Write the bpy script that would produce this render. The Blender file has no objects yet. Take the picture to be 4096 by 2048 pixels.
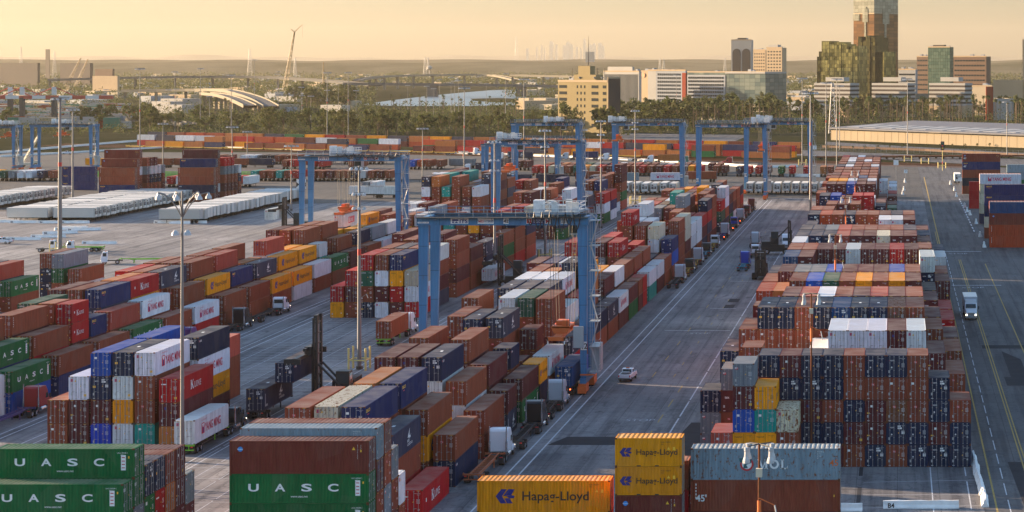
import bpy, math, random
import numpy as np
from mathutils import Vector, Matrix
# ---------------------------------------------------------------- camera
scene = bpy.context.scene
FP, VX, VY, CH = 8000.0, 3590.0, 255.0, 47.0      # focal length and principal point (photo is 4096 x 2048), camera height
cam_d = bpy.data.cameras.new("camera"); cam = bpy.data.objects.new("camera", cam_d)
scene.collection.objects.link(cam); scene.camera = cam
cam.location = (0, 0, CH); cam.rotation_euler = (math.radians(90), 0, 0)
cam_d.sensor_width = 36.0; cam_d.lens = FP / 4096 * 36.0
cam_d.shift_x = (2048 - VX) / 4096; cam_d.shift_y = (VY - 1024) / 4096
cam_d.clip_start = 1.0; cam_d.clip_end = 120000.0
# ---------------------------------------------------------------- sky, sun, exposure
SUN_EL, SUN_AZ = math.radians(11.0), math.radians(-73.0)     # low evening sun, left of and beyond the view
sun_dir = Vector((math.sin(SUN_AZ) * math.cos(SUN_EL), math.cos(SUN_AZ) * math.cos(SUN_EL), math.sin(SUN_EL)))
world = bpy.data.worlds.new("World"); scene.world = world; world.use_nodes = True
wn = world.node_tree; wn.nodes.clear()
sky = wn.nodes.new("ShaderNodeTexSky"); sky.sky_type = 'NISHITA'; sky.sun_disc = False
sky.sun_elevation = SUN_EL; sky.sun_rotation = SUN_AZ; sky.dust_density = 1.2; sky.ozone_density = 2.2; sky.air_density = 1.0
bg = wn.nodes.new("ShaderNodeBackground"); bg.inputs[1].default_value = 0.108
wo = wn.nodes.new("ShaderNodeOutputWorld")
_tc = wn.nodes.new("ShaderNodeTexCoord"); _sp = wn.nodes.new("ShaderNodeSeparateXYZ"); wn.links.new(_tc.outputs["Generated"], _sp.inputs[0])
_mr = wn.nodes.new("ShaderNodeMapRange"); wn.links.new(_sp.outputs[2], _mr.inputs[0]); _mr.inputs[1].default_value = .05; _mr.inputs[2].default_value = .30
_mx = wn.nodes.new("ShaderNodeMix"); _mx.data_type = 'RGBA'; wn.links.new(_mr.outputs[0], _mx.inputs[0]); _mx.inputs[6].default_value = (.36, .375, .41, 1); _mx.inputs[7].default_value = (1, 1, 1, 1)   # smog low over the plain dims the sky
_ml = wn.nodes.new("ShaderNodeMix"); _ml.data_type = 'RGBA'; _ml.blend_type = 'MULTIPLY'; _ml.inputs[0].default_value = 1; wn.links.new(sky.outputs[0], _ml.inputs[6]); wn.links.new(_mx.outputs[2], _ml.inputs[7])
wn.links.new(_ml.outputs[2], bg.inputs[0]); wn.links.new(bg.outputs[0], wo.inputs[0])
sl = bpy.data.lights.new("sun", 'SUN'); sl.energy = 5.0; sl.angle = math.radians(0.6); sl.color = (1.0, 0.72, 0.45)
so = bpy.data.objects.new("sun", sl); scene.collection.objects.link(so)
so.rotation_euler = sun_dir.to_track_quat('Z', 'Y').to_euler()
scene.view_settings.view_transform = 'Standard'; scene.view_settings.look = 'None'
scene.view_settings.exposure = 2.15; scene.view_settings.gamma = 1.0
scene.cycles.use_denoising = True
scene.cycles.max_bounces = 5; scene.cycles.volume_bounces = 1; scene.cycles.diffuse_bounces = 3; scene.cycles.glossy_bounces = 2
scene.cycles.use_fast_gi = False
# ---------------------------------------------------------------- helpers
col = scene.collection
R = random.Random(7)
def W(x, y, z=0.0):
    """photo pixel + height above the yard -> world point"""
    Y = FP * (CH - z) / (y - VY); return (x - VX) * Y / FP, Y
def lk(o, parent=None):
    col.objects.link(o)
    if parent is not None: o.parent = parent
    return o
def tag(o, label=None, cat=None, group=None, kind=None):
    if label: o["label"] = label
    if cat: o["category"] = cat
    if group: o["group"] = group
    if kind: o["kind"] = kind
    return o
def empty(name, loc=(0, 0, 0), rz=0.0):
    o = bpy.data.objects.new(name, None); o.location = loc; o.rotation_euler = (0, 0, rz); o.empty_display_size = .5
    return lk(o)
def copy_tree(o, parent=None):
    c = o.copy(); lk(c, parent)
    for ch in list(o.children): copy_tree(ch, c)
    return c
class MB:
    """collects faces, builds one mesh object"""
    def __init__(s): s.v = []; s.f = []; s.m = []; s.mats = []; s.cols = None
    def mi(s, mat):
        if mat not in s.mats: s.mats.append(mat)
        return s.mats.index(mat)
    def face(s, pts, mat):
        n = len(s.v); s.v.extend(pts); s.f.append(tuple(range(n, n + len(pts)))); s.m.append(s.mi(mat))
    def box(s, x0, y0, z0, x1, y1, z1, mat, skip=""):
        n = len(s.v); m = s.mi(mat)
        s.v += [(x0,y0,z0),(x1,y0,z0),(x1,y1,z0),(x0,y1,z0),(x0,y0,z1),(x1,y0,z1),(x1,y1,z1),(x0,y1,z1)]
        for k, q in (("b",(0,3,2,1)),("t",(4,5,6,7)),("f",(0,1,5,4)),("r",(1,2,6,5)),("k",(2,3,7,6)),("l",(3,0,4,7))):
            if k not in skip: s.f.append(tuple(n+i for i in q)); s.m.append(m)
    def cbox(s, c, d, mat): s.box(c[0]-d[0]/2,c[1]-d[1]/2,c[2]-d[2]/2,c[0]+d[0]/2,c[1]+d[1]/2,c[2]+d[2]/2,mat)
    def tube(s, a, b, r0, r1=None, n=6, mat=None, cap=True):
        r1 = r0 if r1 is None else r1
        a = Vector(a); b = Vector(b); d = (b - a)
        if d.length < 1e-6: return
        d.normalize(); u = d.cross(Vector((0,0,1)) if abs(d.z) < .9 else Vector((1,0,0))).normalized(); w = d.cross(u)
        k = len(s.v); m = s.mi(mat)
        for p, r in ((a, r0), (b, r1)):
            for i in range(n):
                t = 2*math.pi*i/n; s.v.append(tuple(p + u*(r*math.cos(t)) + w*(r*math.sin(t))))
        for i in range(n):
            j = (i+1) % n; s.f.append((k+i, k+j, k+n+j, k+n+i)); s.m.append(m)
        if cap:
            s.f.append(tuple(k+i for i in range(n))[::-1]); s.m.append(m)
            s.f.append(tuple(k+n+i for i in range(n))); s.m.append(m)
    def lathe(s, c, prof, n, mat, axis='z'):
        """profile list of (radius, offset along the axis)"""
        k = len(s.v); m = s.mi(mat)
        for r, h in prof:
            for i in range(n):
                t = 2*math.pi*i/n; a, b = r*math.cos(t), r*math.sin(t)
                s.v.append((c[0]+a,c[1]+b,c[2]+h) if axis=='z' else ((c[0]+h,c[1]+a,c[2]+b) if axis=='x' else (c[0]+a,c[1]+h,c[2]+b)))
        for q in range(len(prof)-1):
            for i in range(n):
                j=(i+1)%n; s.f.append((k+q*n+i,k+q*n+j,k+(q+1)*n+j,k+(q+1)*n+i)); s.m.append(m)
        s.f.append(tuple(k+i for i in range(n))[::-1]); s.m.append(m)
        s.f.append(tuple(k+(len(prof)-1)*n+i for i in range(n))); s.m.append(m)
    def prism(s, pts, y0, y1, mat):
        """(x,z) outline extruded along y"""
        n=len(pts); k=len(s.v); m=s.mi(mat)
        s.v += [(p[0],y0,p[1]) for p in pts]+[(p[0],y1,p[1]) for p in pts]
        s.f.append(tuple(k+i for i in range(n))); s.m.append(m)
        s.f.append(tuple(k+n+i for i in range(n))[::-1]); s.m.append(m)
        for i in range(n):
            j=(i+1)%n; s.f.append((k+j,k+i,k+n+i,k+n+j)); s.m.append(m)
    def prismx(s, pts, x0, x1, mat):
        """(y,z) outline extruded along x"""
        n=len(pts); k=len(s.v); m=s.mi(mat)
        s.v += [(x0,p[0],p[1]) for p in pts]+[(x1,p[0],p[1]) for p in pts]
        s.f.append(tuple(k+i for i in range(n))[::-1]); s.m.append(m)
        s.f.append(tuple(k+n+i for i in range(n))); s.m.append(m)
        for i in range(n):
            j=(i+1)%n; s.f.append((k+i,k+j,k+n+j,k+n+i)); s.m.append(m)
    def mesh(s, name):
        me = bpy.data.meshes.new(name); me.from_pydata(s.v, [], s.f)
        for q in s.mats: me.materials.append(MAT[q] if isinstance(q, str) else q)
        me.polygons.foreach_set("material_index", s.m); me.update()
        return me
    def build(s, name, parent=None, loc=None, rz=None):
        o = bpy.data.objects.new(name, s.mesh(name)); lk(o, parent)
        if loc is not None: o.location = loc
        if rz is not None: o.rotation_euler = (0,0,rz)
        return o
def inst(name, me, parent=None, loc=None, rz=None, color=None):
    o = bpy.data.objects.new(name, me); lk(o, parent)
    if loc is not None: o.location = loc
    if rz is not None: o.rotation_euler = (0,0,rz)
    if color is not None: o.color = color
    return o
# ---------------------------------------------------------------- lettering
_txt = {}
def glyphs(text, bold=0.0, space=1.0):
    """2D faces of a text of cap height 1, left-bottom at 0,0 -> (verts, faces, width)"""
    key = (text, bold, space)
    if key not in _txt:
        cu = bpy.data.curves.new("t", 'FONT'); cu.body = text; cu.offset = bold; cu.space_character = space
        cu.resolution_u = 5; cu.size = 1.37; cu.fill_mode = 'FRONT'
        o = bpy.data.objects.new("t", cu); col.objects.link(o)
        dg = bpy.context.evaluated_depsgraph_get(); me = o.evaluated_get(dg).to_mesh()
        v = [(q.co.x, q.co.y) for q in me.vertices]; f = [tuple(p.vertices) for p in me.polygons]
        o.evaluated_get(dg).to_mesh_clear(); bpy.data.objects.remove(o); bpy.data.curves.remove(cu)
        x0 = min([a for a, b in v] or [0]); w = max([a for a, b in v] or [1]) - x0
        _txt[key] = ([(a - x0, b) for a, b in v], f, w)
    return _txt[key]
def put2d(mb, verts, faces, fn, mat):
    k = len(mb.v); m = mb.mi(mat)
    mb.v.extend(fn(a, b) for a, b in verts)
    for f in faces: mb.f.append(tuple(k+i for i in f)); mb.m.append(m)
def text(mb, s, fn, u, v, h, mat, width=None, bold=0.02, space=1.0, center=False):
    """write s at plane coords (u,v), cap height h; width squeezes it; fn maps plane coords to 3D"""
    vs, fs, w = glyphs(s, bold, space)
    kx = (width / w) if width else h
    u0 = u - (w * kx / 2 if center else 0)
    put2d(mb, [(u0 + a*kx, v + b*h) for a, b in vs], fs, fn, mat)
def rect(mb, fn, u0, v0, u1, v1, mat): put2d(mb, [(u0,v0),(u1,v0),(u1,v1),(u0,v1)], [(0,1,2,3)], fn, mat)
def poly(mb, fn, pts, mat): put2d(mb, pts, [tuple(range(len(pts)))], fn, mat)
def disc(mb, fn, u, v, r, mat, n=16, r2=None):
    if r2 is None: poly(mb, fn, [(u+r*math.cos(2*math.pi*i/n), v+r*math.sin(2*math.pi*i/n)) for i in range(n)], mat)
    else:
        for i in range(n):
            a=2*math.pi*i/n; b=2*math.pi*(i+1)/n
            poly(mb, fn, [(u+r*math.cos(a),v+r*math.sin(a)),(u+r*math.cos(b),v+r*math.sin(b)),(u+r2*math.cos(b),v+r2*math.sin(b)),(u+r2*math.cos(a),v+r2*math.sin(a))], mat)
def serif(mb, ch, fn, u, v, h, mat):
    """serifed capital; returns its advance"""
    t=.2*h; s=.09*h; w={'M':1.15,'O':1.0,'L':.8,'K':.95,'I':.42,'N':1.0,'E':.8}[ch]*h
    def st(x, th=t): rect(mb,fn,x,v,x+th,v+h,mat); rect(mb,fn,x-.08*h,v,x+th+.08*h,v+s,mat); rect(mb,fn,x-.08*h,v+h-s,x+th+.08*h,v+h,mat)
    x=u+.1*h
    if ch=='O': disc(mb, lambda a,b: fn(u+.5*h+(a)*.98, v+.5*h+b), 0,0,.5*h,mat,18,.29*h)
    elif ch=='M':
        st(x,.1*h); st(u+w-.3*h,t); poly(mb,fn,[(x,v+h),(x+t*1.1,v+h),(u+.58*h,v+.25*h),(u+.5*h,v)],mat); poly(mb,fn,[(u+w-.25*h,v+h),(u+w-.12*h,v+h),(u+.58*h,v),(u+.5*h,v)],mat)
    elif ch=='L': st(x); rect(mb,fn,x,v,u+w-.08*h,v+s*1.3,mat); poly(mb,fn,[(u+w-.22*h,v),(u+w-.06*h,v),(u+w-.04*h,v+.34*h),(u+w-.08*h,v+.34*h)],mat)
    elif ch=='K': st(x); poly(mb,fn,[(x+t,v+.42*h),(x+t,v+.55*h),(u+w-.18*h,v+h),(u+w-.02*h,v+h)],mat); poly(mb,fn,[(x+t+.1*h,v+.5*h),(x+t+.26*h,v+.62*h),(u+w+.04*h,v),(u+w-.24*h,v)],mat)
    elif ch=='I': st(x)
    elif ch=='N': st(x,.1*h); st(u+w-.22*h,.1*h); poly(mb,fn,[(x-.04*h,v+h),(x+.18*h,v+h),(u+w-.12*h,v),(u+w-.3*h,v+.12*h)],mat)
    elif ch=='E':
        st(x); [rect(mb,fn,x,v+q,u+w-.1*h,v+q+s*1.2,mat) for q in (0,.45*h,h-s*1.2)]
    return w+.04*h
def serifs(mb, s, fn, u, v, h, mat, gap=.08):
    for ch in s:
        if ch==' ': u+=.45*h; continue
        u+=serif(mb,ch,fn,u,v,h,mat)+gap*h
    return u
# ---------------------------------------------------------------- materials
MAT = {}
def nm(name):
    m = bpy.data.materials.new(name); m.use_nodes = True; nt = m.node_tree; b = nt.nodes["Principled BSDF"]; MAT[name] = m
    return m, nt, b
def mixc(nt, fac, a, b, mode='MIX'):
    n = nt.nodes.new("ShaderNodeMix"); n.data_type = 'RGBA'; n.blend_type = mode
    for sock, val in ((n.inputs[0], fac), (n.inputs[6], a), (n.inputs[7], b)):
        if hasattr(val, "is_output"): nt.links.new(val, sock)
        else: sock.default_value = val if isinstance(val, (int, float)) else tuple(val) + ((1,) if len(val) == 3 else ())
    return n.outputs[2]
def mth(nt, op, a, b=0.0, clamp=False):
    n = nt.nodes.new("ShaderNodeMath"); n.operation = op; n.use_clamp = clamp
    for sock, val in ((n.inputs[0], a), (n.inputs[1], b)):
        if hasattr(val, "is_output"): nt.links.new(val, sock)
        else: sock.default_value = val
    return n.outputs[0]
def noise(nt, vec, scale, detail=3, rough=.5):
    n = nt.nodes.new("ShaderNodeTexNoise"); n.inputs["Scale"].default_value = scale; n.inputs["Detail"].default_value = detail
    n.inputs["Roughness"].default_value = rough
    if vec is not None: nt.links.new(vec, n.inputs["Vector"])
    return n.outputs[0]
def vscale(nt, vec, s):
    n = nt.nodes.new("ShaderNodeVectorMath"); n.operation = 'MULTIPLY'; nt.links.new(vec, n.inputs[0]); n.inputs[1].default_value = s
    return n.outputs[0]
def ramp(nt, val, a, b):
    n = nt.nodes.new("ShaderNodeMapRange"); nt.links.new(val, n.inputs[0]); n.inputs[1].default_value = a; n.inputs[2].default_value = b
    return n.outputs[0]
def coords(nt, kind="Object"): return nt.nodes.new("ShaderNodeTexCoord").outputs[kind]
def plain(name, c, rough=.6, metal=0.0, var=.15, vs=.6, emit=None):
    m, nt, b = nm(name)
    n = noise(nt, coords(nt), vs, 4)
    k = mth(nt, 'MULTIPLY_ADD', n, var*2); k.node.inputs[2].default_value = 1-var
    nt.links.new(mixc(nt, 1.0, c, k, 'MULTIPLY'), b.inputs["Base Color"])
    b.inputs["Roughness"].default_value = rough; b.inputs["Metallic"].default_value = metal
    if rough >= .7: b.inputs["Specular IOR Level"].default_value = .08
    if emit: b.inputs["Emission Color"].default_value = (*emit[0], 1); b.inputs["Emission Strength"].default_value = emit[1]
    return m
def paint_mat(name, src, top):
    """weathered container paint; colour and rust amount come from the object (or from the mesh)"""
    m, nt, b = nm(name)
    if src == 'obj':
        oi = nt.nodes.new("ShaderNodeObjectInfo"); c, al, rnd = oi.outputs["Color"], oi.outputs["Alpha"], oi.outputs["Random"]
    else:
        at = nt.nodes.new("ShaderNodeAttribute"); at.attribute_name = "Col"; c, al, rnd = at.outputs["Color"], at.outputs["Alpha"], None
    tc = coords(nt)
    if rnd is not None:
        ad = nt.nodes.new("ShaderNodeVectorMath"); ad.operation = 'ADD'; nt.links.new(tc, ad.inputs[0])
        cx = nt.nodes.new("ShaderNodeCombineXYZ"); nt.links.new(mth(nt,'MULTIPLY',rnd,90.0), cx.inputs[1]); nt.links.new(mth(nt,'MULTIPLY',rnd,50.0), cx.inputs[0])
        nt.links.new(cx.outputs[0], ad.inputs[1]); tc2 = ad.outputs[0]
    else: tc2 = tc
    streak = noise(nt, vscale(nt, tc2, (1.6,1.6,.28) if not top else (.5,1.7,1)), 1.5, 5, .62)
    blot = noise(nt, tc2, .55, 4)
    v = mixc(nt, ramp(nt, streak, .3, .72), c, mixc(nt, 1.0, c, (.62,.6,.6), 'MULTIPLY'))
    v = mixc(nt, mth(nt,'MULTIPLY',ramp(nt, blot, .45, .8),.3), v, mixc(nt, .3, mixc(nt, 1.0, c, (.8,.75,.7), 'MULTIPLY'), (.16,.13,.10)))
    vo = nt.nodes.new("ShaderNodeTexVoronoi"); vo.inputs["Scale"].default_value = .55; vo.inputs["Randomness"].default_value = 1; nt.links.new(vscale(nt, tc2, (1,1,.7)), vo.inputs["Vector"])
    sv = nt.nodes.new("ShaderNodeSeparateColor"); nt.links.new(vo.outputs["Color"], sv.inputs[0])
    v = mixc(nt, mth(nt,'MULTIPLY', ramp(nt, sv.outputs[0], .55, 1.0), .42), v, mixc(nt, .12, mixc(nt, 1.0, c, (.72,.7,.72), 'MULTIPLY'), (.4,.34,.28)))   # sun-bleached and repainted patches
    if top: v = mixc(nt, ramp(nt, noise(nt, tc2, .4, 5), .2, .75), v, mixc(nt, .55, c, (.42,.34,.26)))
    rust = ramp(nt, mth(nt,'ADD', noise(nt, vscale(nt, tc2, (1,1,.6)), 2.6, 6, .7), mth(nt,'MULTIPLY', al, .38)), .72, .80)
    v = mixc(nt, rust, v, (.16,.055,.022))
    nt.links.new(v, b.inputs["Base Color"]); b.inputs["Roughness"].default_value = .62 if not top else .8
    b.inputs["Specular IOR Level"].default_value = .12
    return m
paint_mat("paint", 'obj', False); paint_mat("roofpaint", 'obj', True)
paint_mat("mpaint", 'mesh', False); paint_mat("mroof", 'mesh', True)
plain("steel", (.27,.27,.27), .5, .3); plain("darksteel", (.05,.048,.045), .6, .2); plain("rubber", (.02,.02,.02), .85)
plain("white", (.70,.70,.68), .55, var=.32, vs=2.4); plain("black", (.02,.02,.022), .5); plain("red", (.5,.02,.03), .5, var=.08)
plain("navy", (.015,.015,.16), .5, var=.08); plain("yellow", (.8,.45,.03), .5, var=.08); plain("ink", (.03,.015,.01), .5)
plain("cyan", (.02,.22,.6), .5, var=.08); plain("decalgrey", (.4,.42,.42), .5); plain("teald", (.01,.10,.11), .5)
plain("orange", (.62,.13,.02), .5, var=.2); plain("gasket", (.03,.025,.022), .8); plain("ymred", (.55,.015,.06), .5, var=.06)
plain("rustd", (.13,.05,.025), .85, var=.4, vs=2.0)
# ---------------------------------------------------------------- containers
PAL = {  # paint, rust amount
 'r':(.265,.062,.032,.14),'b':(.12,.023,.027,.12),'s':(.44,.075,.05,.05),'n':(.010,.024,.066,.1),'N':(.012,.028,.115,.06),
 'g':(.007,.135,.04,.12),'o':(.90,.33,.008,.12),'k':(.46,.012,.018,.04),'w':(.74,.76,.79,.05),'v':(.68,.69,.68,.12),
 'x':(.66,.60,.44,.36),'e':(.6,.53,.37,.3),'y':(.19,.225,.25,.1),'M':(.22,.30,.34,.3),'u':(.006,.085,.42,.1),'t':(.006,.30,.25,.12),
 'c':(.02,.10,.06,.1),'d':(.022,.026,.042,.05),'W':(.045,.05,.085,.05),'p':(.50,.16,.045,.1),'R':(.5,.07,.025,.08),
 'q':(.008,.06,.17,.15),'z':(.21,.095,.07,.45),'i':(.008,.05,.46,.05),'K':(.74,.73,.71,.05),'B':(.19,.036,.026,.05)}
CN = {'r':'rust brown','b':'dark maroon','s':'salmon red','n':'navy blue','N':'navy yellow-lettered','g':'green white-lettered','o':'orange dark-lettered',
 'k':'crimson white-lettered','w':'white red-lettered','v':'plain white','x':'rust-streaked cream','e':'dull beige','y':'slate grey','M':'blue-grey white-lettered',
 'u':'bright blue','t':'teal green','c':'dark bottle green','d':'near-black','W':'charcoal blue','p':'tan brown','R':'orange red','q':'faded teal blue',
 'z':'faded grey-brown','i':'cobalt blue','K':'white red-boxed','B':'smooth maroon'}
def side_decal(mb, st, L, H, fn, sg):
    """writing on a long side; plane coords u along the side as read (0..L), v up"""
    c = H*.5
    if st == 'g':
        big = L > 10
        h = .66; us = [(1.95+2.33*k)/L for k in range(4)] if big else [.12,.33,.54,.75]
        for ch, q in zip("UASC", us): text(mb, ch, fn, q*L-.3, c-.2, h, "white", width=.92, bold=.035)
        text(mb, "www.uasc.net", fn, .44*L, c-.75, .2, "white", width=1.5, bold=.01)
        rect(mb, fn, L-1.15,c-.6,L-.72,c+.75,"white")
        for k in range(4): rect(mb, lambda a,b: fn(a,b,.004), L-1.08,c-.42+k*.3,L-.8,c-.34+k*.3,"red")
        text(mb, "UACU 830289 2", fn, L-1.5, H-.42, .12, "white", width=.95, bold=.0); text(mb, "42G1", fn, L-1.2, H-.6, .11, "white", bold=0)
        rect(mb, fn, L-.52,H-.85,L-.4,H-.65,"yellow")
    elif st == 'o':
        k = 1.0 if L > 10 else .62
        x0 = (.14*L if L > 10 else .07*L); y0 = c-.62*k
        # twin arrow-feather mark
        w, h = 1.75*k, 1.3*k
        def P(a,b): return (x0+a*w, y0+b*h)
        poly(mb, fn, [P(0,.5),P(.3,1),P(.58,1),P(.34,.5)], "navy"); poly(mb, fn, [P(0,.5),P(.34,.5),P(.56,0),P(.26,0)], "navy")
        poly(mb, fn, [P(.38,.5),P(.66,1),P(1,1),P(.82,.58)], "navy"); poly(mb, fn, [P(.56,.5),P(.82,.58),P(1,.52),P(.96,.36),P(.72,.36)], "navy"); poly(mb, fn, [P(.46,.36),P(.72,.36),P(.9,0),P(.6,0)], "navy")
        text(mb, "Hapag-Lloyd", fn, x0+w+.7*k, c-.34*k, .86*k, "ink", width=6.1*k if L > 10 else 3.72, bold=.014)
        text(mb, "HLBU 170078 9", fn, L-1.9, H-.42, .12, "ink", width=.9, bold=0); text(mb, "45G1", fn, L-1.9, H-.6, .1, "ink", bold=0)
        poly(mb, fn, [(L-1.35,H-1.05),(L-1.05,H-1.05),(L-1.2,H-.8)], "yellow"); rect(mb, fn, L-.8,H-1.1,L-.6,H-.8, "yellow")
    elif st == 'k':
        if L > 10: serifs(mb, "K", fn, .33*L, c-.5, 1.15, "white"); serifs(mb, "LINE", fn, .33*L+1.35, c-.42, .72, "white"); rect(mb, fn,.12*L,c-.1,.12*L+.35,c+.3,"white")
        else: serifs(mb, "K", fn, 1.6, c-.4, .8, "white"); serifs(mb, "LINE", fn, 2.55, c-.34, .5, "white"); rect(mb, fn,.7,c,.98,c+.3,"white")
    elif st == 'K':
        rect(mb, fn, .3*L, c-.75, .74*L, c+.75, "ymred"); 
        f2 = lambda a, b: fn(a, b, .006)
        serifs(mb, "K", f2, .33*L, c-.5, 1.05, "white"); serifs(mb, "LINE", f2, .33*L+1.25, c-.42, .7, "white")
    elif st == 'w':
        k = 1.0 if L > 10 else .55
        x0, y0 = .2*L, c-.62*k
        rect(mb, fn, x0,y0,x0+1.0*k,y0+1.3*k,"ymred"); f2 = lambda a, b: fn(a, b, .006)
        rect(mb, f2, x0+.38*k,y0+.1*k,x0+.66*k,y0+.8*k,"navy"); poly(mb, f2, [(x0+.1*k,y0+1.2*k),(x0+.4*k,y0+.75*k),(x0+.62*k,y0+.75*k),(x0+.92*k,y0+1.2*k)],"white")
        text(mb, "YANG MING", fn, x0+1.2*k, y0+.12*k, 1.06*k, "ymred", width=5.6*k, bold=.03)
        text(mb, "www.yangming.com", fn, x0, H-.48, .17, "ymred", width=1.9, bold=.005)
    elif st == 'N':
        text(mb, "SEACO", fn, .5, H-.72, .34, "yellow", width=1.5, bold=.04); rect(mb, fn, .85,H-1.0,1.6,H-.92,"red")
    elif st == 'M':
        x0 = .375*L
        disc(mb, fn, x0, c, .62, "red", 20, .45); disc(mb, lambda a,b: fn(a,b,.004), x0, c, .45, "white"); 
        f2=lambda a,b: fn(a,b,.008)
        poly(mb, f2, [(x0-.7,c+.55),(x0+.45,c+.5),(x0+.4,c+.1),(x0-.05,c-.05),(x0+.1,c-.35),(x0-.35,c-.4),(x0-.25,c+.05),(x0-.65,c+.2)], "teald")
        serifs(mb, "MOL", fn, x0+.95, c-.44, .88, "white", .1)
        for k, s in enumerate(("M O E U","6 7 1","2 2 6","0")): text(mb, s, fn, L-2.1, H-.36-.2*k, .13, "white", bold=0)
    elif st == 'W':
        x0 = .52*L
        poly(mb, fn, [(x0,c),(x0+.95,c+1.0),(x0+.75,c+.25),(x0+1.1,c+.05)], "white"); poly(mb, fn, [(x0+.2,c-.1),(x0+1.2,c-.1),(x0+1.5,c+.35),(x0+1.2,c+.1)], "white")
        text(mb, "NYK", fn, x0-.1, c-.5, .34, "white", width=.9, bold=.03); text(mb, "LOGISTICS", fn, x0-.1, c-.85, .26, "white", width=2.2, bold=.02)
        text(mb, "NYK", fn, .5, .5, .3, "white", bold=.03); rect(mb, fn, .3,H-.7,.42,.5,"white")
    elif st == 'n':
        rect(mb, fn, .3,H-.62,.5,H-.54,"red"); rect(mb, fn, .3,H-.5,.5,H-.42,"red"); text(mb, "NYK", fn, .56, H-.68, .28, "white", width=.8, bold=.03)
    elif st in 'rbspzR':
        for k in range(5): rect(mb, fn, .42, H-.5-.3*k, .52, H-.32-.3*k, "white") if st != 'p' else None
        rect(mb, fn, L-.6, c-.1, L-.5, c+.1, "yellow")
    elif st == 'B':
        disc(mb, fn, .95, H-.72, .22, "cyan"); text(mb, "BlueSky", lambda a,b: fn(a,b,.004), .95, H-.77, .1, "white", width=.5, center=True)
        poly(mb, fn, [(L-1.45,H-.8),(L-1.15,H-.8),(L-1.3,H-.52)], "yellow"); rect(mb, fn, L-.72,H-.98,L-.6,H-.78,"yellow")
        for k, ch in enumerate("BSIU942586"): text(mb, ch, fn, L-.98, H-.42-.13*k, .09, "white", bold=0)
        for k, ch in enumerate("45G1"): text(mb, ch, fn, L-.7, H-.42-.13*k, .09, "white", bold=0)
    if L > 13: text(mb, "45'", fn, .45, .95, .62, "white", bold=.03) if st != 'M' else text(mb, "45'", fn, L-.95, H-1.6, .6, "orange", bold=.01)
def door_decal(mb, st, s, H, fn, n):
    """writing on one door leaf; u across 0..1.06, v up"""
    v = n % 4
    if s < 0:   # left leaf
        rect(mb, fn, .12,.55,.32,.85,"decalgrey"); rect(mb, fn, .14,.16,.38,.22,"white")
        if st in 'rzp' and v != 3: rect(mb, fn, .62,H-.92,.98,H-.66,"red"); text(mb, "TAL", lambda a,b: fn(a,b,.004), .66,H-.86,.15,"white",width=.27)
        elif st in 'b' and v == 0: text(mb, "tex", fn, .3,H-.95,.34,"white",width=.56,bold=.02)
        elif st in 'bs': rect(mb, fn, .5,H-.85,.8,H-.55,"navy") if v==1 else rect(mb, fn, .5,H-.85,.8,H-.6,"white"); rect(mb, fn,.1,1.0,.4,1.14,"yellow") if v==2 else None
        elif st in 'nqW': rect(mb, fn, .2,H-.62,.32,H-.57,"red"); text(mb, "NYK", fn, .36,H-.68,.16,"white",width=.5); (rect(mb, fn, .12,H-1.42,.45,H-1.16,"yellow") if H > 2.7 else disc(mb, fn, .5,H-1.4,.09,"white",8))
        elif st in 'wxKv': rect(mb, fn, .1,H-.68,.38,H-.32,"ymred"); rect(mb, lambda a,b: fn(a,b,.004), .2,H-.6,.3,H-.4,"navy"); poly(mb, fn, [(.55,H-.68),(.8,H-.68),(.67,H-.45)],"yellow")
        elif st in 'yM': disc(mb, fn, .3,H-.55,.17,"red",12); rect(mb, lambda a,b: fn(a,b,.004), .1,H-.56,.38,H-.42,"white")
        elif st == 'o': text(mb, "Hapag-Lloyd", fn, .08,H-.55,.14,"ink",width=.85)
        elif st == 'c': text(mb, "CAPITAL", fn, .08,H-.5,.18,"white",width=.85)
        elif st in 'R': text(mb, "CAI", fn, .3,H-.6,.22,"white",width=.5,bold=.03)
        elif st in 'g': rect(mb, fn, .12,H-.75,.5,H-.45,"white")
        elif st in 'k': rect(mb, fn, .12,H-.75,.8,H-.62,"white")
        else: rect(mb, fn, .3,H-.8,.62,H-.55,"white")
    else:
        k = "ink" if st in 'o' else ("decalgrey" if st in 'wvxeK' else "white")
        text(mb, "TCNU 747820 9", fn, .3,H-.4,.085,k,width=.66,bold=0); text(mb, "45G1", fn, .62,H-.53,.08,k,bold=0)
        for q in range(4): rect(mb, fn, .55,H-1.0-.12*q,.9,H-.96-.12*q,k)
        if st in 'nqW' and v in (0,2): rect(mb, fn, .1,H-.52,.45,H-.36,"white"); rect(mb, fn, .1,H-.78,.6,H-.58,"white"); rect(mb, fn, .55,H-1.35,.9,H-1.05,"white")
        elif v != 1: rect(mb, fn, .7,.78,.86,.96,"white")
        if st not in 'o': poly(mb, fn, [(.14,H-1.28),(.3,H-1.28),(.22,H-1.12)],"yellow")
        if st in 'bwxk' and v in (1,3): rect(mb, fn, .62,.42,.92,.7,"yellow")
_bm = {}
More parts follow.
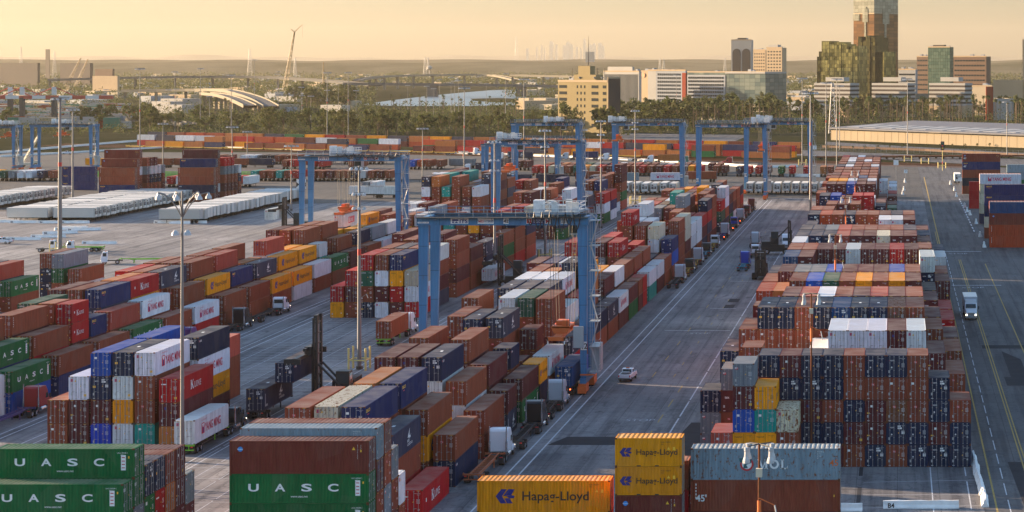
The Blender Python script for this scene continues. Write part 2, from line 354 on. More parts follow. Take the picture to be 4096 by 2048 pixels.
def body_mesh(L, H, st, lite=False):
    key = (L, H, st, lite)
    if key in _bm: return _bm[key]
    mb = MB(); hx, hy = 1.219, L/2
    P, Q = "paint", "roofpaint"
    for sx in (-1,1):
        for sy in (-1,1):
            x0,x1 = sorted((sx*hx, sx*(hx-.14))); y0,y1 = sorted((sy*hy, sy*(hy-.14)))
            mb.box(x0,y0,.12,x1,y1,H-.12,P,"bt")
            xa,xb = sorted((sx*(hx+.004), sx*(hx-.17))); ya,yb = sorted((sy*(hy+.004), sy*(hy-.18)))
            mb.box(xa,ya,0,xb,yb,.12,"rustd"); mb.box(xa,ya,H-.12,xb,yb,H+.004,"rustd")
        xa,xb = sorted((sx*(hx-.003), sx*(hx-.07)))
        mb.box(xa,-hy+.18,.02,xb,hy-.18,.17,P); mb.box(xa,-hy+.18,H-.09,xb,hy-.18,H-.001,P)
    for sy in (-1,1):
        ya,yb = sorted((sy*(hy-.003), sy*(hy-.1)))
        mb.box(-hx+.17,ya,.02,hx-.17,yb,.16,P); mb.box(-hx+.17,ya,H-.12,hx-.17,yb,H-.001,P)
        if sy<0 and H>2.7:
            for q in (-.95,.6): 
                for w in range(4): rect(mb, lambda a,b:(a,-hy-.002+.0,b), q+.09*w,H-.1,q+.09*w+.05,H-.03,"yellow")
    # corrugated sides
    pitch = .278 if not lite else .56; n = int((L-.3)/pitch); pitch = (L-.3)/n
    for sx in (-1,1):
        xo, xi = sx*(hx-.012), sx*(hx-.05); z0,z1=.17,H-.09
        pts=[]
        for i in range(n):
            a=-hy+.15+i*pitch
            pts += [(a,xi),(a+.25*pitch,xo),(a+.5*pitch,xo),(a+.75*pitch,xi)]
        pts.append((hy-.15,xi))
        k=len(mb.v); m=mb.mi(P)
        for a,x in pts: mb.v += [(x,a,z0),(x,a,z1)]
        for i in range(len(pts)-1):
            q=(k+2*i,k+2*i+2,k+2*i+3,k+2*i+1); mb.f.append(q if sx>0 else q[::-1]); mb.m.append(m)
    # roof corrugation runs across
    n = int((L-.4)/(.42 if not lite else .84)); pr=(L-.4)/n; k=len(mb.v); m=mb.mi(Q); pts=[(-hy+.1,H-.02)]
    for i in range(n):
        a=-hy+.2+i*pr; pts += [(a,H-.045),(a+.12*pr,H-.003),(a+.5*pr,H-.003),(a+.62*pr,H-.045)]
    pts.append((hy-.1,H-.02))
    for a,z in pts: mb.v += [(-hx+.07,a,z),(hx-.07,a,z)]
    for i in range(len(pts)-1): mb.f.append((k+2*i,k+2*i+1,k+2*i+3,k+2*i+2)); mb.m.append(m)
    # closed end
    n=8; pw=(2*hx-.28)/n; k=len(mb.v); m=mb.mi(P); pts=[]
    for i in range(n):
        a=-hx+.14+i*pw; pts += [(a,hy-.06),(a+.25*pw,hy-.02),(a+.5*pw,hy-.02),(a+.75*pw,hy-.06)]
    pts.append((hx-.14,hy-.06))
    for a,y in pts: mb.v += [(a,y,.16),(a,y,H-.12)]
    for i in range(len(pts)-1): mb.f.append((k+2*i+2,k+2*i,k+2*i+1,k+2*i+3)); mb.m.append(m)
    mb.face([(-hx+.05,-hy+.05,.1),(-hx+.05,hy-.05,.1),(hx-.05,hy-.05,.1),(hx-.05,-hy+.05,.1)],"gasket")
    mb.face([(-hx+.1,-hy+.13,.14),(hx-.1,-hy+.13,.14),(hx-.1,-hy+.13,H-.1),(-hx+.1,-hy+.13,H-.1)],"gasket")
    if L < 7:
        for sx in (-1,1):
            for q in (-.95,.7): rect(mb, (lambda a,b: (sx*(hx+.001),a,b)), q,.03,q+.36,.13,"black")
    if lite != 2:
        side_decal(mb, st, L, H, lambda a,b,o=0: (hx-.004+o, -hy+a, b), 1)
        side_decal(mb, st, L, H, lambda a,b,o=0: (-hx+.004-o, hy-a, b), -1)
        if st in 'nWd' and L > 10:
            mb.face([(-.16,-hy*.2,H),(.16,-hy*.2,H),(.16,-hy*.2+.8,H),(-.16,-hy*.2+.8,H)],"white")
    _bm[key] = mb.mesh("container_body"); return _bm[key]
_dm = {}
def door_mesh(s, L, H, st, n, bars):
    key=(s,L,H,st,n%4,bars)
    if key in _dm: return _dm[key]
    mb=MB(); y=-L/2+.05; x0,x1=(-1.075,-.012) if s<0 else (.012,1.075); z0,z1=.17,H-.13
    mb.box(x0,y,z0,x1,y+.05,z1,"paint")
    nb=5; ph=(z1-z0)/nb
    for i in range(nb): mb.box(x0+.07,y-.028,z0+i*ph+.12,x1-.07,y,z0+(i+1)*ph-.06,"paint","k")
    if s>0: mb.box(-.012,y+.01,z0,.012,y+.04,z1,"gasket")
    fn=lambda a,b,o=0:(x0+a,y-.031-o,b)
    door_decal(mb,st,s,H,fn,n)
    if bars:
        lock_bars(mb,x0,x1,y,H)
    _dm[key]=mb.mesh("container_door"); return _dm[key]
def lock_bars(mb,x0,x1,y,H):
    for q in (.27,.72):
        x=x0+(x1-x0)*q
        mb.box(x-.02,y-.075,.1,x+.02,y-.035,H-.06,"steel")
        for z in (.12,H*.32,H*.66,H-.16): mb.box(x-.06,y-.085,z-.03,x+.06,y-.03,z+.05,"steel")
        mb.box(x-.02,y-.1,.98,x+.33 if q<.5 else x+.02,y-.075,1.03,"steel")
_lm = {}
def bar_mesh(s,L,H,q):
    key=(s,L,H,q)
    if key not in _lm:
        mb=MB(); x0,x1=(-1.075,-.012) if s<0 else (.012,1.075); x=x0+(x1-x0)*q; y=-L/2+.05
        mb.box(x-.022,y-.078,.1,x+.022,y-.034,H-.06,"steel")
        for z in (.12,H*.32,H*.66,H-.16): mb.box(x-.06,y-.088,z-.03,x+.06,y-.032,z+.05,"steel")
        mb.box(x-.03,y-.1,.98,x+.3 if q<.5 else x+.03,y-.078,1.03,"steel")
        _lm[key]=mb.mesh("locking_bar")
    return _lm[key]
def make_container(st, L, H, loc, rz, label, group, n, level=2, name="shipping_container", cat="shipping container"):
    """level 2: doors and their locking bars as parts; 1: doors; 0: one mesh"""
    c = PAL[st]; j = 1 + (R.random()-.5)*.28
    cc = (min(1,c[0]*j), min(1,c[1]*j*(1+(R.random()-.5)*.12)), min(1,c[2]*j), min(1, c[3]*(.4+1.2*R.random())))
    o = inst(name, body_mesh(L,H,st,1 if level==0 else False), None, loc, rz, cc)
    tag(o, label, cat, group)
    for s in (-1,1):
        d = inst("door", door_mesh(s,L,H,st,n,level<2), o, color=cc)
        if level==2:
            for q in (.27,.72): inst("locking_bar", bar_mesh(s,L,H,q), d)
    return o
BOX = []   # every container: dict(st,L,H,x,y,z,rz,blk,...)
def addbox(st,L,H,x,y,z,rz,blk,row,coln,tier,n):
    """x = centre across, y = nearest edge (min Y), z = bottom"""
    lx,ly = (2.438,L) if abs(rz)<.1 else (L,2.438)
    BOX.append(dict(st=st,L=L,H=H,x=x,y=y+ly/2,z=z,rz=rz,blk=blk,row=row,col=coln,tier=tier,n=n,x0=x-lx/2,x1=x+lx/2,y0=y,y1=y+ly))
HS = {'s':2.591,'h':2.896}
def hts(spec):
    """'5s', '4h', '4s1h' -> heights from the ground up"""
    out=[]; i=0
    while i<len(spec): out += [HS[spec[i+1]]]*int(spec[i]); i+=2
    return out
FILL="rrbrrbnrbsrrbnWkpwrbrvgr"
def stack(x1, y, spec, cols, L=12.192, blk="", row=0, coln=0, rz=0.0, seed=None):
    """x1: right face; y: near face; cols: paints from the top down, the rest filled in"""
    hh=hts(spec); q=R if seed is None else random.Random(seed)
    lst=list(cols)+[q.choice(FILL) for _ in range(max(0,len(hh)-len(cols)))]
    lst=lst[:len(hh)][::-1]; z=0.0
    lx = 2.438 if abs(rz)<.1 else L
    for t,(h,c) in enumerate(zip(hh,lst)):
        addbox(c,L,h,x1-lx/2,y,z,rz,blk,row,coln,t+1,R.randrange(99)); z+=h+.012
    return z
# ---------------------------------------------------------------- where the container stacks stand
ZO = {'a':(0,1000),'b':(0,1400),'c':(700,850),'d':(1100,1350),'e':(1600,1250),'f':(1600,780),'g':(2500,600),'h':(1600,560),'i':(900,560),'j':(0,560),'k':(2850,1000),'l':(3000,600)}
def zp(z, x, y): o = ZO[z]; return o[0]+x*.3975, o[1]+y*.3975
# --- block beside the open road, east of the aisle: regular grid, column j has its left face at 1.16-2.48j
RB="block east of the aisle"
def rb(row, y, L, spec, d):
    for j, cols in d.items():
        sp = spec
        if ':' in cols: sp, cols = cols.split(':')
        stack(1.16-2.48*j+2.44, y, sp, cols, L, RB, row, 12-j)
rb(1,226.7,6.058,"3s",{6:"xrr",7:"4s:otor",8:"5s:ybuor",9:"2s:sr"})
rb(2,233.1,6.058,"5s",{-2:"3s:rnn",-1:"4s:nnbn",0:"rrrnn",1:"nrznr",2:"nrbbn",3:"rrnbr",4:"nnrnb",5:"nnbnr",6:"bnrrb",7:"nrrbn"})
rb(3,239.8,6.058,"3s",{8:"5s:rbrbn",9:"4s:ybrr",10:"nyy",7:"4s:rnrb",6:"4s:rrnb",5:"rbn",4:"rrb",3:"rnb",2:"brr",1:"rrn",0:"rnr"})
rb(4,252.7,12.192,"4s1h",{0:"wr",1:"br",2:"wb",3:"wr",4:"wr",5:"3s1h:vr",6:"3s:r",7:"3s:r",8:"3s:b",-1:"4s:bbr",-2:"3s:rb"})
rb(5,266.6,12.192,"5h",{0:"rr",1:"zb",2:"nr",3:"nr",4:"qr",5:"nrr",6:"rrr",7:"nrr",8:"nrr",9:"4h:rr",10:"3h:nn",-1:"4h:rb",-2:"3h:rr"})
rb(6,279.7,12.192,"5h",{0:"rb",1:"br",2:"sr",3:"br",4:"rr",5:"wr",6:"sr",7:"br",-1:"4h:bb",-2:"3h:b",9:"2h:r"})
rb(7,292.6,6.058,"4h",{9:"bb"})
rb(8,299.3,12.192,"5h",{0:"br",1:"or",2:"rb",3:"or",4:"rr",5:"cr",6:"ur",7:"rr",8:"5s:pr",9:"5s:RR",-1:"4h:br",-2:"3h:k"})
rb(9,312.5,12.192,"5h",{0:"rb",1:"ur",2:"br",3:"br",4:"br",5:"ur",6:"yr",7:"yr",8:"bb",9:"5s:rb",-1:"4h:dn",-2:"3h:kb"})
rb(10,325.5,12.192,"5s",{7:"6s:bbr",8:"6s:qbr",0:"rr",1:"br",2:"rb",3:"rr",4:"rr",5:"br",6:"rr",9:"5s:nr",-1:"6s:vn",-2:"4h:bb"})
rb(11,338.6,12.192,"6s",{0:"bb",1:"kb",2:"bb",3:"bb",4:"wr",5:"bb",6:"bb",7:"rr",8:"rb",-1:"5s:bb",-2:"4h:rb"})
rb(12,352.0,12.192,"5s",{0:"rb",1:"br",2:"rb",3:"rr",4:"rr",5:"br",6:"rr",7:"rn",8:"6s:wn",-1:"5h:Bb",-2:"5s:vr"})
rb(13,365.3,12.192,"6s",{0:"bb",1:"bb",2:"xb",3:"bb",4:"bb",5:"sb",6:"nn",7:"nn",8:"nn",-1:"5h:bn",-2:"5s:nr"})
rb(14,378.6,12.192,"6s",{0:"nr",1:"rb",2:"rr",3:"rb",4:"rr",5:"sb",6:"yn",7:"nn",8:"nn",-1:"5h:nr",-2:"4s:r"})
rb(15,391.8,12.192,"5h",{0:"rb",1:"br",2:"rb",3:"rr",4:"rr",5:"br",6:"rr",7:"rn",-1:"5h:br"})
rb(16,402.5,12.192,"6s",{0:"bb",1:"wb",2:"wb",8:"5h:nr",3:"5s:rr",4:"5s:br",5:"5s:rr",6:"5s:br",7:"5s:nn"})
rb(17,416.5,12.192,"6s",{0:"rb",1:"nb",2:"br",3:"rr",4:"rb",5:"nb",6:"rb",7:"Rb",8:"nn"})
rb(18,430.0,12.192,"6s",{8:"rb",7:"rb",6:"5s:rb",5:"5s:rb",4:"5s:rb"})
# far half of the same block, narrower
FB="far half of the block east of the aisle"
for row,(y,spec,cols) in enumerate([(447,"6s",["","rb","bb","rb",""]),(476,"6s",["nu","ur","5s:rb","kk","kk"]),(491,"5s",["nu","ub","rb","ru","rk"]),(506,"5s",["rb","rr","bb","rr","wb"]),
        (522,"6s",["bb","bu","ub","bb","bb"]),(537,"6s",["oo","ob","wb","bb","wb"]),(551,"6s",["rr","rr","rb","qb","rb"]),(566,"6s",["bb","sb","rb","rb","rb"]),(581,"6s",["rb","rb","rr","rb","rb"]),
        (597,"6s",["rb","rb","rr","br","rb"]),(613,"6s",["nb","wb","rr","rr","wb"]),(629,"6s",["rb","yb","rb","rb","rb"]),(645,"6s",["rb","wb","bb","wb","rb"]),(660,"6s",["rb","wb","rb","rb","rb"]),(675,"6s",["kb","bb","wb","bb","bb"])]):
    for i,c in enumerate(cols):
        if not c: continue
        sp=spec
        if ':' in c: sp,c=c.split(':')
        stack(-18.6+2.62*i+2.44, y, sp, c, 12.192, FB, row+1, i+1)
for row,(y,a,b,c) in enumerate([(450,"p","k","n"),(463,"b","k","b"),(478,"r","n","o"),(492,"","b","q"),(507,"","k","c"),(522,"","b","b"),(537,"","r","n"),(552,"","b","b"),(566,"","w","k"),(581,"","w","b"),(597,"","b","w"),(613,"","b","w")]):
    sp="4s" if row<8 else "3s"
    if a: stack(-21.3+2.44, y, "3s", a, 12.192, FB, row+1, 0)
    stack(-5.3+2.44, y, "5s" if row in (2,3,9) else sp, b, 12.192, FB, row+1, 6); stack(-2.6+2.44, y, "4s" if row%3 else "3s", c, 12.192, FB, row+1, 7)
for y,c in ((610,"br"),(595,"rb"),(568,"rb"),(540,"nr"),(525,"rb")): stack(-21.4+2.44,y,"5s",c,12.192,FB,9,-1)
# --- blocks read off the photo: front-top-right corner of each stack
def st_list(blk, rows, txt, L=12.192):
    for ln in txt.strip().splitlines():
        t=ln.split(); z,x,y,spec,cols=t[0],float(t[1]),float(t[2]),t[3],t[4]
        LL={'45':13.716,'20':6.058}.get(t[5] if len(t)>5 else '',L)
        px,py=zp(z,x,y); zt=sum(hts(spec))+.012*len(hts(spec)); X,Y=W(px,py,zt)
        if len(t)>6:
            for q in t[6:]:
                if q[0]=='X': X=float(q[1:])
                if q[0]=='Y': Y=float(q[1:])
        cn=min(range(6),key=lambda i:abs(rows[i]-X))
        stack(rows[cn] if abs(rows[cn]-X)<1.9 else X, Y, spec, cols, LL, blk, int(Y/13.5), 6-cn)
MC=[-49.1,-52.0,-54.9,-57.8,-60.6,-63.4]
MB42="block under the blue crane 42"
st_list(MB42, MC, """
d 385 705 4h rb 45 X-60.6
d 668 692 4h xr 45 X-57.8
d 943 697 4h Nr 45 X-54.9
d 955 458 3h rb 40 X-60.6 Y221.3
d 1010 480 4h pr 40 X-57.8 Y221.3
d 1290 473 4h Nr 40 X-54.9 Y221.3
d 1225 207 4h bb 40 X-60.6 Y241
d 1455 205 4h bn 40 X-57.8 Y241
d 1692 200 4h nvrr 40 X-54.9 Y241
d 1925 447 3h rvr 40 X-52 Y241
d 1528 740 3h ror 40 X-52 Y221.3
d 1222 985 3h Wrk 40 X-52 Y206
d 1805 1005 2h rn 40 X-49.1 Y222
d 2165 743 2h rr 40 X-49.1 Y237.5
d 2253 195 3h bbr 40 X-52 Y254.4
d 2475 425 2h bg 40 X-49.1 Y261.5
d 2370 575 2h bW 20 X-49.1 Y252
e 330 253 4h rb 40 X-60.6 Y258
e 600 320 3h cr 40 X-57.8 Y254.5
e 793 268 4h rbr 40 X-54.9 Y256.5
e 1190 368 3h nr 20 X-52 Y269
e 1265 455 2h br 20 X-52 Y277
e 1440 178 3h br 20 X-52 Y288
e 1725 243 2h Wk 40 X-49.1 Y302
e 1477 443 2h wr 40 X-49.1 Y282
e 1385 545 2h on 20 X-49.1 Y274.5
e 660 43 4h rb 40 X-60.6 Y280
e 893 70 4h nr 40 X-57.8 Y277
e 1078 48 4h Wr 40 X-54.9 Y278.5
f 773 1035 4h rb 40 X-63.4 Y302
f 900 1100 3h nr 40 X-60.6 Y302
f 1145 1037 4h wr 40 X-57.8 Y302
f 1342 1035 4h cr 40 X-54.9 Y302
f 1527 1045 4h rrb 40 X-52 Y301
f 1135 950 4h nb 40 X-60.6 Y315
f 1297 940 4h nb 40 X-57.8 Y315
f 1500 935 4h Wr 40 X-54.9 Y315
f 1640 1130 3h vv 40 X-52 Y314
f 1278 843 4h wr 40 X-60.6 Y328.5
f 1450 850 4h wb 40 X-57.8 Y328.5
f 1640 870 4h wb 40 X-54.9 Y328.5
f 1800 900 3h kr 40 X-52 Y328.5
f 1550 778 4h pr 20 X-57.8 Y341.5
f 1735 690 5s nr 40 X-54.9 Y341.5
f 1810 668 5s op 20 X-52 Y341.5
f 1690 600 4h wb 40 X-57.8 Y355
""")
def blockfill(blk, cols, y0, y1, step, picks, seed, lo=2, hi=4, L=12.192, skip=0.08):
    q=random.Random(seed); y=y0; row=int(y0/step)
    while y<y1:
        for i,x in enumerate(cols):
            if q.random()<skip: continue
            n=q.randint(lo,hi)
            if q.random()<.18:
                stack(x,y,f"{n}s",[q.choice(picks)],6.058,blk,row,len(cols)-i,seed=q.randrange(999)); stack(x,y+6.2,f"{max(1,n-1)}s",[q.choice(picks)],6.058,blk,row,len(cols)-i,seed=q.randrange(999))
            else: stack(x,y,f"{n}h",[q.choice(picks),q.choice(picks)],L,blk,row,len(cols)-i,seed=q.randrange(999))
        y+=step; row+=1
# aisle-side column and rows behind crane 42
st_list(MB42, MC, """
f 2200 985 2h nr 40 X-49.1 Y326
f 2110 760 2h br 40 X-49.1 Y314
f 2290 920 2h Wr 40 X-49.1 Y339.5
f 2400 880 2h wb 40 X-49.1 Y353
f 2500 850 2h bg 40 X-49.1 Y366
f 2500 700 3h bW 40 X-52 Y355
f 2500 700 3h wr 40 X-52 Y368.5
f 2500 700 2h rb 20 X-49.1 Y379.5
f 2500 700 2h kk 20 X-49.1 Y386
f 2500 700 3h ob 40 X-54.9 Y368.5
f 2500 700 4h rN 40 X-54.9 Y355
f 2500 700 4h wr 40 X-54.9 Y449
f 2500 700 3h bW 40 X-57.8 Y368.5
f 2500 700 4h Nr 40 X-60.6 Y355
f 2500 700 3h cb 40 X-60.6 Y368.5
f 2500 700 3h rb 40 X-52 Y382
f 2500 700 4h kr 40 X-54.9 Y395.5
f 2500 700 2h wt 40 X-49.1 Y395.5
f 2500 700 2h wb 40 X-49.1 Y409
f 2500 700 2h rr 40 X-49.1 Y422.5
f 2500 700 3h Nu 40 X-49.1 Y436
f 2500 700 4h kb 40 X-57.8 Y409
f 2500 700 3h rr 40 X-52 Y409
f 2500 700 4h xw 40 X-52 Y436
f 2500 700 5h kr 40 X-57.8 Y436
f 2500 700 4h xx 40 X-49.1 Y463
f 2500 700 3h KK 40 X-49.1 Y476.5
f 2500 700 3h KK 40 X-49.1 Y490
f 2500 700 4h rr 40 X-52 Y476.5
f 2500 700 5h wy 40 X-57.8 Y463
f 2500 700 5h tt 40 X-54.9 Y503.5
f 2500 700 5h yr 40 X-52 Y490
f 2500 700 3h kb 40 X-49.1 Y503.5
f 2500 700 4h rr 40 X-49.1 Y530.5
f 2500 700 4h oo 40 X-54.9 Y571
""")
taken=lambda blk,x,y,L: any(b['blk']==blk and b['x0']<x-.1 and b['x1']>x-2.3 and b['y0']<y+L and b['y1']>y for b in BOX)
def fillin(blk, cols, ys, picks, seed, lo, hi, L=12.192):
    q=random.Random(seed)
    for y in ys:
        for i,x in enumerate(cols):
            if taken(blk,x,y,L) or q.random()<.07: q.random(); continue
            stack(x,y,f"{q.randint(lo,hi)}h",[q.choice(picks),q.choice(picks)],L,blk,int(y/13.5),len(cols)-i,seed=q.randrange(999))
fillin(MB42, MC, [341.5,355,368.5,382,395.5,409,422.5,436,449.5,463,476.5,490,503.5,517,530.5,544,557.5,571,584.5,598], "rrbbrkwnrpbyWcr", 5, 2, 4)
stack(-49.1,206.8,"1h","k",12.192,MB42,15,1)
fillin(MB42, MC, [206.8,220.6], "rrb", 5, 2, 2)
fillin(MB42, MC, [612,625.5], "krbwonc", 8, 2, 3)
# --- block whose long sides face the lane of waiting trucks, under crane 38
LB="block along the lane of crane 38"
LC=[-119.6,-122.5,-125.4,-128.3,-131.2,-134.1]
def col_rows(blk, xs, table):
    for x,y,spec,cols,L in table:
        stack(x,y,spec,cols,{4:12.192,2:6.058,5:13.716}[L],blk,int(y/13.5),1+int(round((-119.6-x)/2.9)))
col_rows(LB,None,[(-118.4,253,"2h","vK",4),(-118.4,267.5,"2h","gu",4),(-118.4,282.3,"2h","rN",4),(-118.5,296.5,"2h","rb",4),(-118.5,310.2,"2h","gb",4),(-118.6,324,"2h","rs",4),(-118.8,338.2,"2h","wk",4),(-119.5,355,"2h","rr",4),(-119.5,368.8,"2h","rr",4),
 (-119.6,382.5,"2h","or",4),(-119.6,396.4,"2h","ov",4),(-119.6,410.2,"2h","vr",4),(-119.8,424.2,"2h","gr",4),(-119.9,438.5,"2h","bb",4),(-119.9,452.5,"2h","rW",4),(-119.9,466,"2h","wr",4),(-119.9,479.5,"2h","Kv",4),(-119.9,493,"2h","rb",4),
 (-121.4,267.5,"3h","gN",4),(-121.4,281,"3h","rkb",4),(-121.4,294.2,"4h","kkb",2),(-121.4,301,"3h","Nbb",2),(-121.5,308.6,"3h","srb",4),(-121.8,322.6,"3h","wrb",4),(-122.3,340.7,"3h","rrb",4),(-122.6,355.2,"3h","orb",4),(-122.7,368.6,"3h","Nbb",4),(-122.7,383,"3h","Wbr",4),(-122.8,397.2,"3h","or",4),(-122.9,411,"3h","or",4),(-122.9,425,"3h","vt",2),(-122.9,438.5,"3h","rb",4),(-122.9,454,"3h","nr",4),(-122.9,468,"3h","yn",4),(-122.9,482,"3h","vb",4),
 (-124.4,253,"3h","rb",4),(-124.4,266.3,"4h","rr",4),(-124.4,281,"4h","rb",4),(-124.4,295,"4h","rb",2),(-124.7,313,"4h","NWr",4),(-124.9,326,"4h","kob",4),(-125,339.5,"4h","Wrb",4),(-125.6,355.3,"4h","rbb",4),(-125.7,369,"4h","srb",4),(-125.8,383.5,"3h","pr",4),(-126,398.8,"4h","sv",4),(-126.1,425,"4h","rr",4),(-126.1,438.6,"4h","rr",4),(-126.1,411.8,"3h","oo",4),(-126.1,464,"3h","op",4),
 (-127.7,313,"4h","rb",4),(-130.6,313,"4h","br",4),(-127.7,326.5,"4h","pr",4),(-130.6,326.5,"3h","pv",4),(-127.4,281,"3h","pb",4),(-127.4,295,"4h","cr",4),(-128,340,"4h","rr",4),(-131,341,"4h","kr",4),(-128.5,355,"4h","rb",4),(-131.5,355,"4h","rb",4),(-128.9,383,"4h","rb",4),(-128.8,369,"4h","rb",4),
 (-129,425,"4h","rb",4),(-131.8,425,"4h","bb",4),(-129,438.6,"4h","rr",4),(-129,397,"2h","rb",4),(-129,411,"2h","po",4),
 (-130.3,281,"3h","pv",4),(-130.3,295,"3h","vn",4),(-127.4,266,"3h","rb",4)])
fillin(LB, [-122.8,-125.7,-128.6,-131.5,-134.4], [452.5,466,479.5,493], "wvronyb", 11, 2, 3)
fillin(LB, [-119.9,-122.8,-125.7,-128.6,-131.5,-134.4], [506.5,520,533.5,547], "wvrbkoy", 12, 2, 3)
fillin(LB, [-119.9,-122.8,-125.7,-128.6,-131.5,-134.4], [575,588.5,602,615.5], "rbrwtWrp", 13, 4, 5)
fillin(LB, [-119.9,-122.8,-125.7,-128.6,-131.5,-134.4], [642,655.5], "rbrkvy", 14, 2, 3)
# --- end-on stacks between the lanes
SB="block between the two truck lanes"
for i,(c,n) in enumerate([("ko","2h"),("kbr","3h"),("kcrn","4h"),("rwbw","4h"),("Nokb","4h"),("ewk","3h")]):
    stack(-102.5+2.75*i, 370, n, c, 12.192, SB, 3, i+1)
for i,(c,n) in enumerate([("rb","2h"),("rr","3h"),("rNr","4h"),("nbr","4h"),("rrn","4h"),("vrb","4h")]):
    stack(-102.5+2.75*i, 383.6, n, c, 12.192, SB, 4, i+1)
SX=[-88.8,-91.6,-94.3,-97.1,-99.8,-102.6]
for x,y,spec,c in [(-101.7,245,"2h","rr"),(-99.1,245,"3h","wbb"),(-96.4,245,"4h","unbi"),(-93.7,245,"4h","nwow"),(-91.0,245,"4h","wrrt"),(-87.3,243,"3h","kbp"),(-96.4,258.4,"4h","ur"),(-93.6,258.4,"3h","rb"),(-90.3,258.3,"4h","nwo"),(-93.4,272,"3h","sr")]:
    stack(x,y,spec,c,12.192,SB,int((y-230)/13.5),1+int((-87-x)/2.7))
SC2=[-88.6,-91.4,-94.2,-97.0,-99.8,-102.6]
for i,y in enumerate((402,415.5)):
    for k,c in enumerate(["rrb","rbk","tbb","rrr","rbb","rb"]): stack(SC2[k],y,"3h" if (k+i)%3 else "4h",c[::-1] if i else c,12.192,SB,6+i,6-k)
for k,(c,n) in enumerate([("rgr","3h"),("rbb","4h"),("obk","4h"),("rrb","4h"),("trb","4h"),("rbb","4h")]): stack(SC2[k]-.4,452,n,c,12.192,SB,8,6-k)
stack(-88.2,429,"3h","Wnr",12.192,SB,7,6); stack(-91,429,"2h","rb",12.192,SB,7,5)
fillin(SB, [x-.4 for x in SC2], [466,480], "rbrkbn", 21, 3, 4)
for k,c in enumerate(["Nn","qb","bn","xr","kb","rb"]): stack(-89.0-2.8*k,535,"3h",c,12.192,SB,13,6-k)
fillin(SB, [-89.0,-91.8,-94.6,-97.4,-100.2,-103], [548.5,562,575.5,589,602.5,616,629.5], "rbwrkvWNrwb", 22, 2, 4)
for k,(y,c) in enumerate([(602,"kNw"),(588,"kwg")]): stack(-86.2,y,"3h",c,12.192,SB,18+k,7)
stack(-88.6,643,"5h","bb",12.192,SB,20,6); stack(-91.4,643,"4h","rr",12.192,SB,20,5)
KB="block at the photo's left edge"
for x,y,spec,c in [(-167.5,378,"2h","gr"),(-170.4,378,"3h","sn"),(-173.3,378,"3h","nr"),(-167.6,402,"3h","ygr"),(-170.4,403,"3h","rnn"),(-163.9,401,"2h","rv"),(-170.6,364,"2h","nb"),(-173.4,364,"3h","rb"),(-170.4,350,"3h","rn")]:
    stack(x,y,spec,c,12.192,KB,int((y-340)/13.5)+1,1+int((-163-x)/2.8))
# --- foreground piles lying across the view
FG1,FG2,FG3="front pile at the photo's left corner","front pile beside the truck lane","front pile at the foot of the photo"
Q=math.radians(90)
def across(xr, y, hh, cols, L, blk, row, coln=1):
    z=0.0; cols=list(cols)[::-1]
    for t,(h,c) in enumerate(zip(hh,cols)): addbox(c,L,h,xr-L/2,y,z,Q,blk,row,coln,t+1,R.randrange(99)); z+=h+.012
s_,h_=2.591,2.896
across(-67.4,174.0,[s_]*4,"ggrn",12.192,FG1,1); across(-67.4,176.55,[s_]*5,"ggygb",12.192,FG1,2)
across(-67.4,179.1,[h_,s_,s_,h_],"ngnr",12.192,FG1,3); across(-67.4,181.65,[h_,s_,s_,h_],"nkrb",12.192,FG1,4)
across(-67.4,184.2,[h_,s_,s_,h_],"rprb",12.192,FG1,5); across(-67.4,186.75,[h_,s_,s_,h_],"bbbr",12.192,FG1,6); across(-67.4,189.3,[s_,s_,h_],"ybr",12.192,FG1,7)
across(-46.4,175.4,[h_,h_,s_,s_,h_],"Bgggr",12.192,FG2,1); across(-46.4,178.2,[h_]*5,"Mbryb",12.192,FG2,2)
across(-46.4,180.9,[h_]*5,"rryrb",12.192,FG2,3); across(-46.4,183.5,[h_]*4,"yrbk",12.192,FG2,4); across(-46.4,186.1,[h_]*3,"wrb",12.192,FG2,5)
across(-38.6+12.192,183.6,[h_]*3,"orb",12.192,FG3,1,1)
across(-25.65+6.058,181.6,[s_]*5,"ooBrb",6.058,FG3,1,2); across(-19.25,184.3,[s_]*4,"rkrb",6.058,FG3,2,2); across(-19.15,186.9,[s_]*3,"krb",6.058,FG3,3,2)
across(-19.0+13.716,183.9,[h_]*4,"Mrbn",13.716,FG3,1,3)
# --- tall piles lying across the view beyond the right-hand road
FR="tall piles beyond the open road"
across(23.6+12.192,511.5,[h_]*4,"qBRR",12.192,FR,1); across(23.4+12.192,538,[h_]*5,"NNner",12.192,FR,2); across(24.2+12.192,588,[h_]*5,"weeen",12.192,FR,3)
across(23.3+12.192,649,[h_]*3,"kkk",12.192,FR,4); across(23.4+13.716,722,[h_]*5,"BNrdr",13.716,FR,5); across(41.6+12.192,760,[h_]*3,"MMg",12.192,FR,6)
across(37+12.192,545,[h_]*5,"rnrbr",12.192,FR,2,2); across(37.5+12.192,520,[h_]*4,"rnkb",12.192,FR,1,2)
across(23.6+12.192,514.2,[h_]*4,"rnRb",12.192,FR,1,3); across(24.2+12.192,590.7,[h_]*5,"rneeb",12.192,FR,3,3)
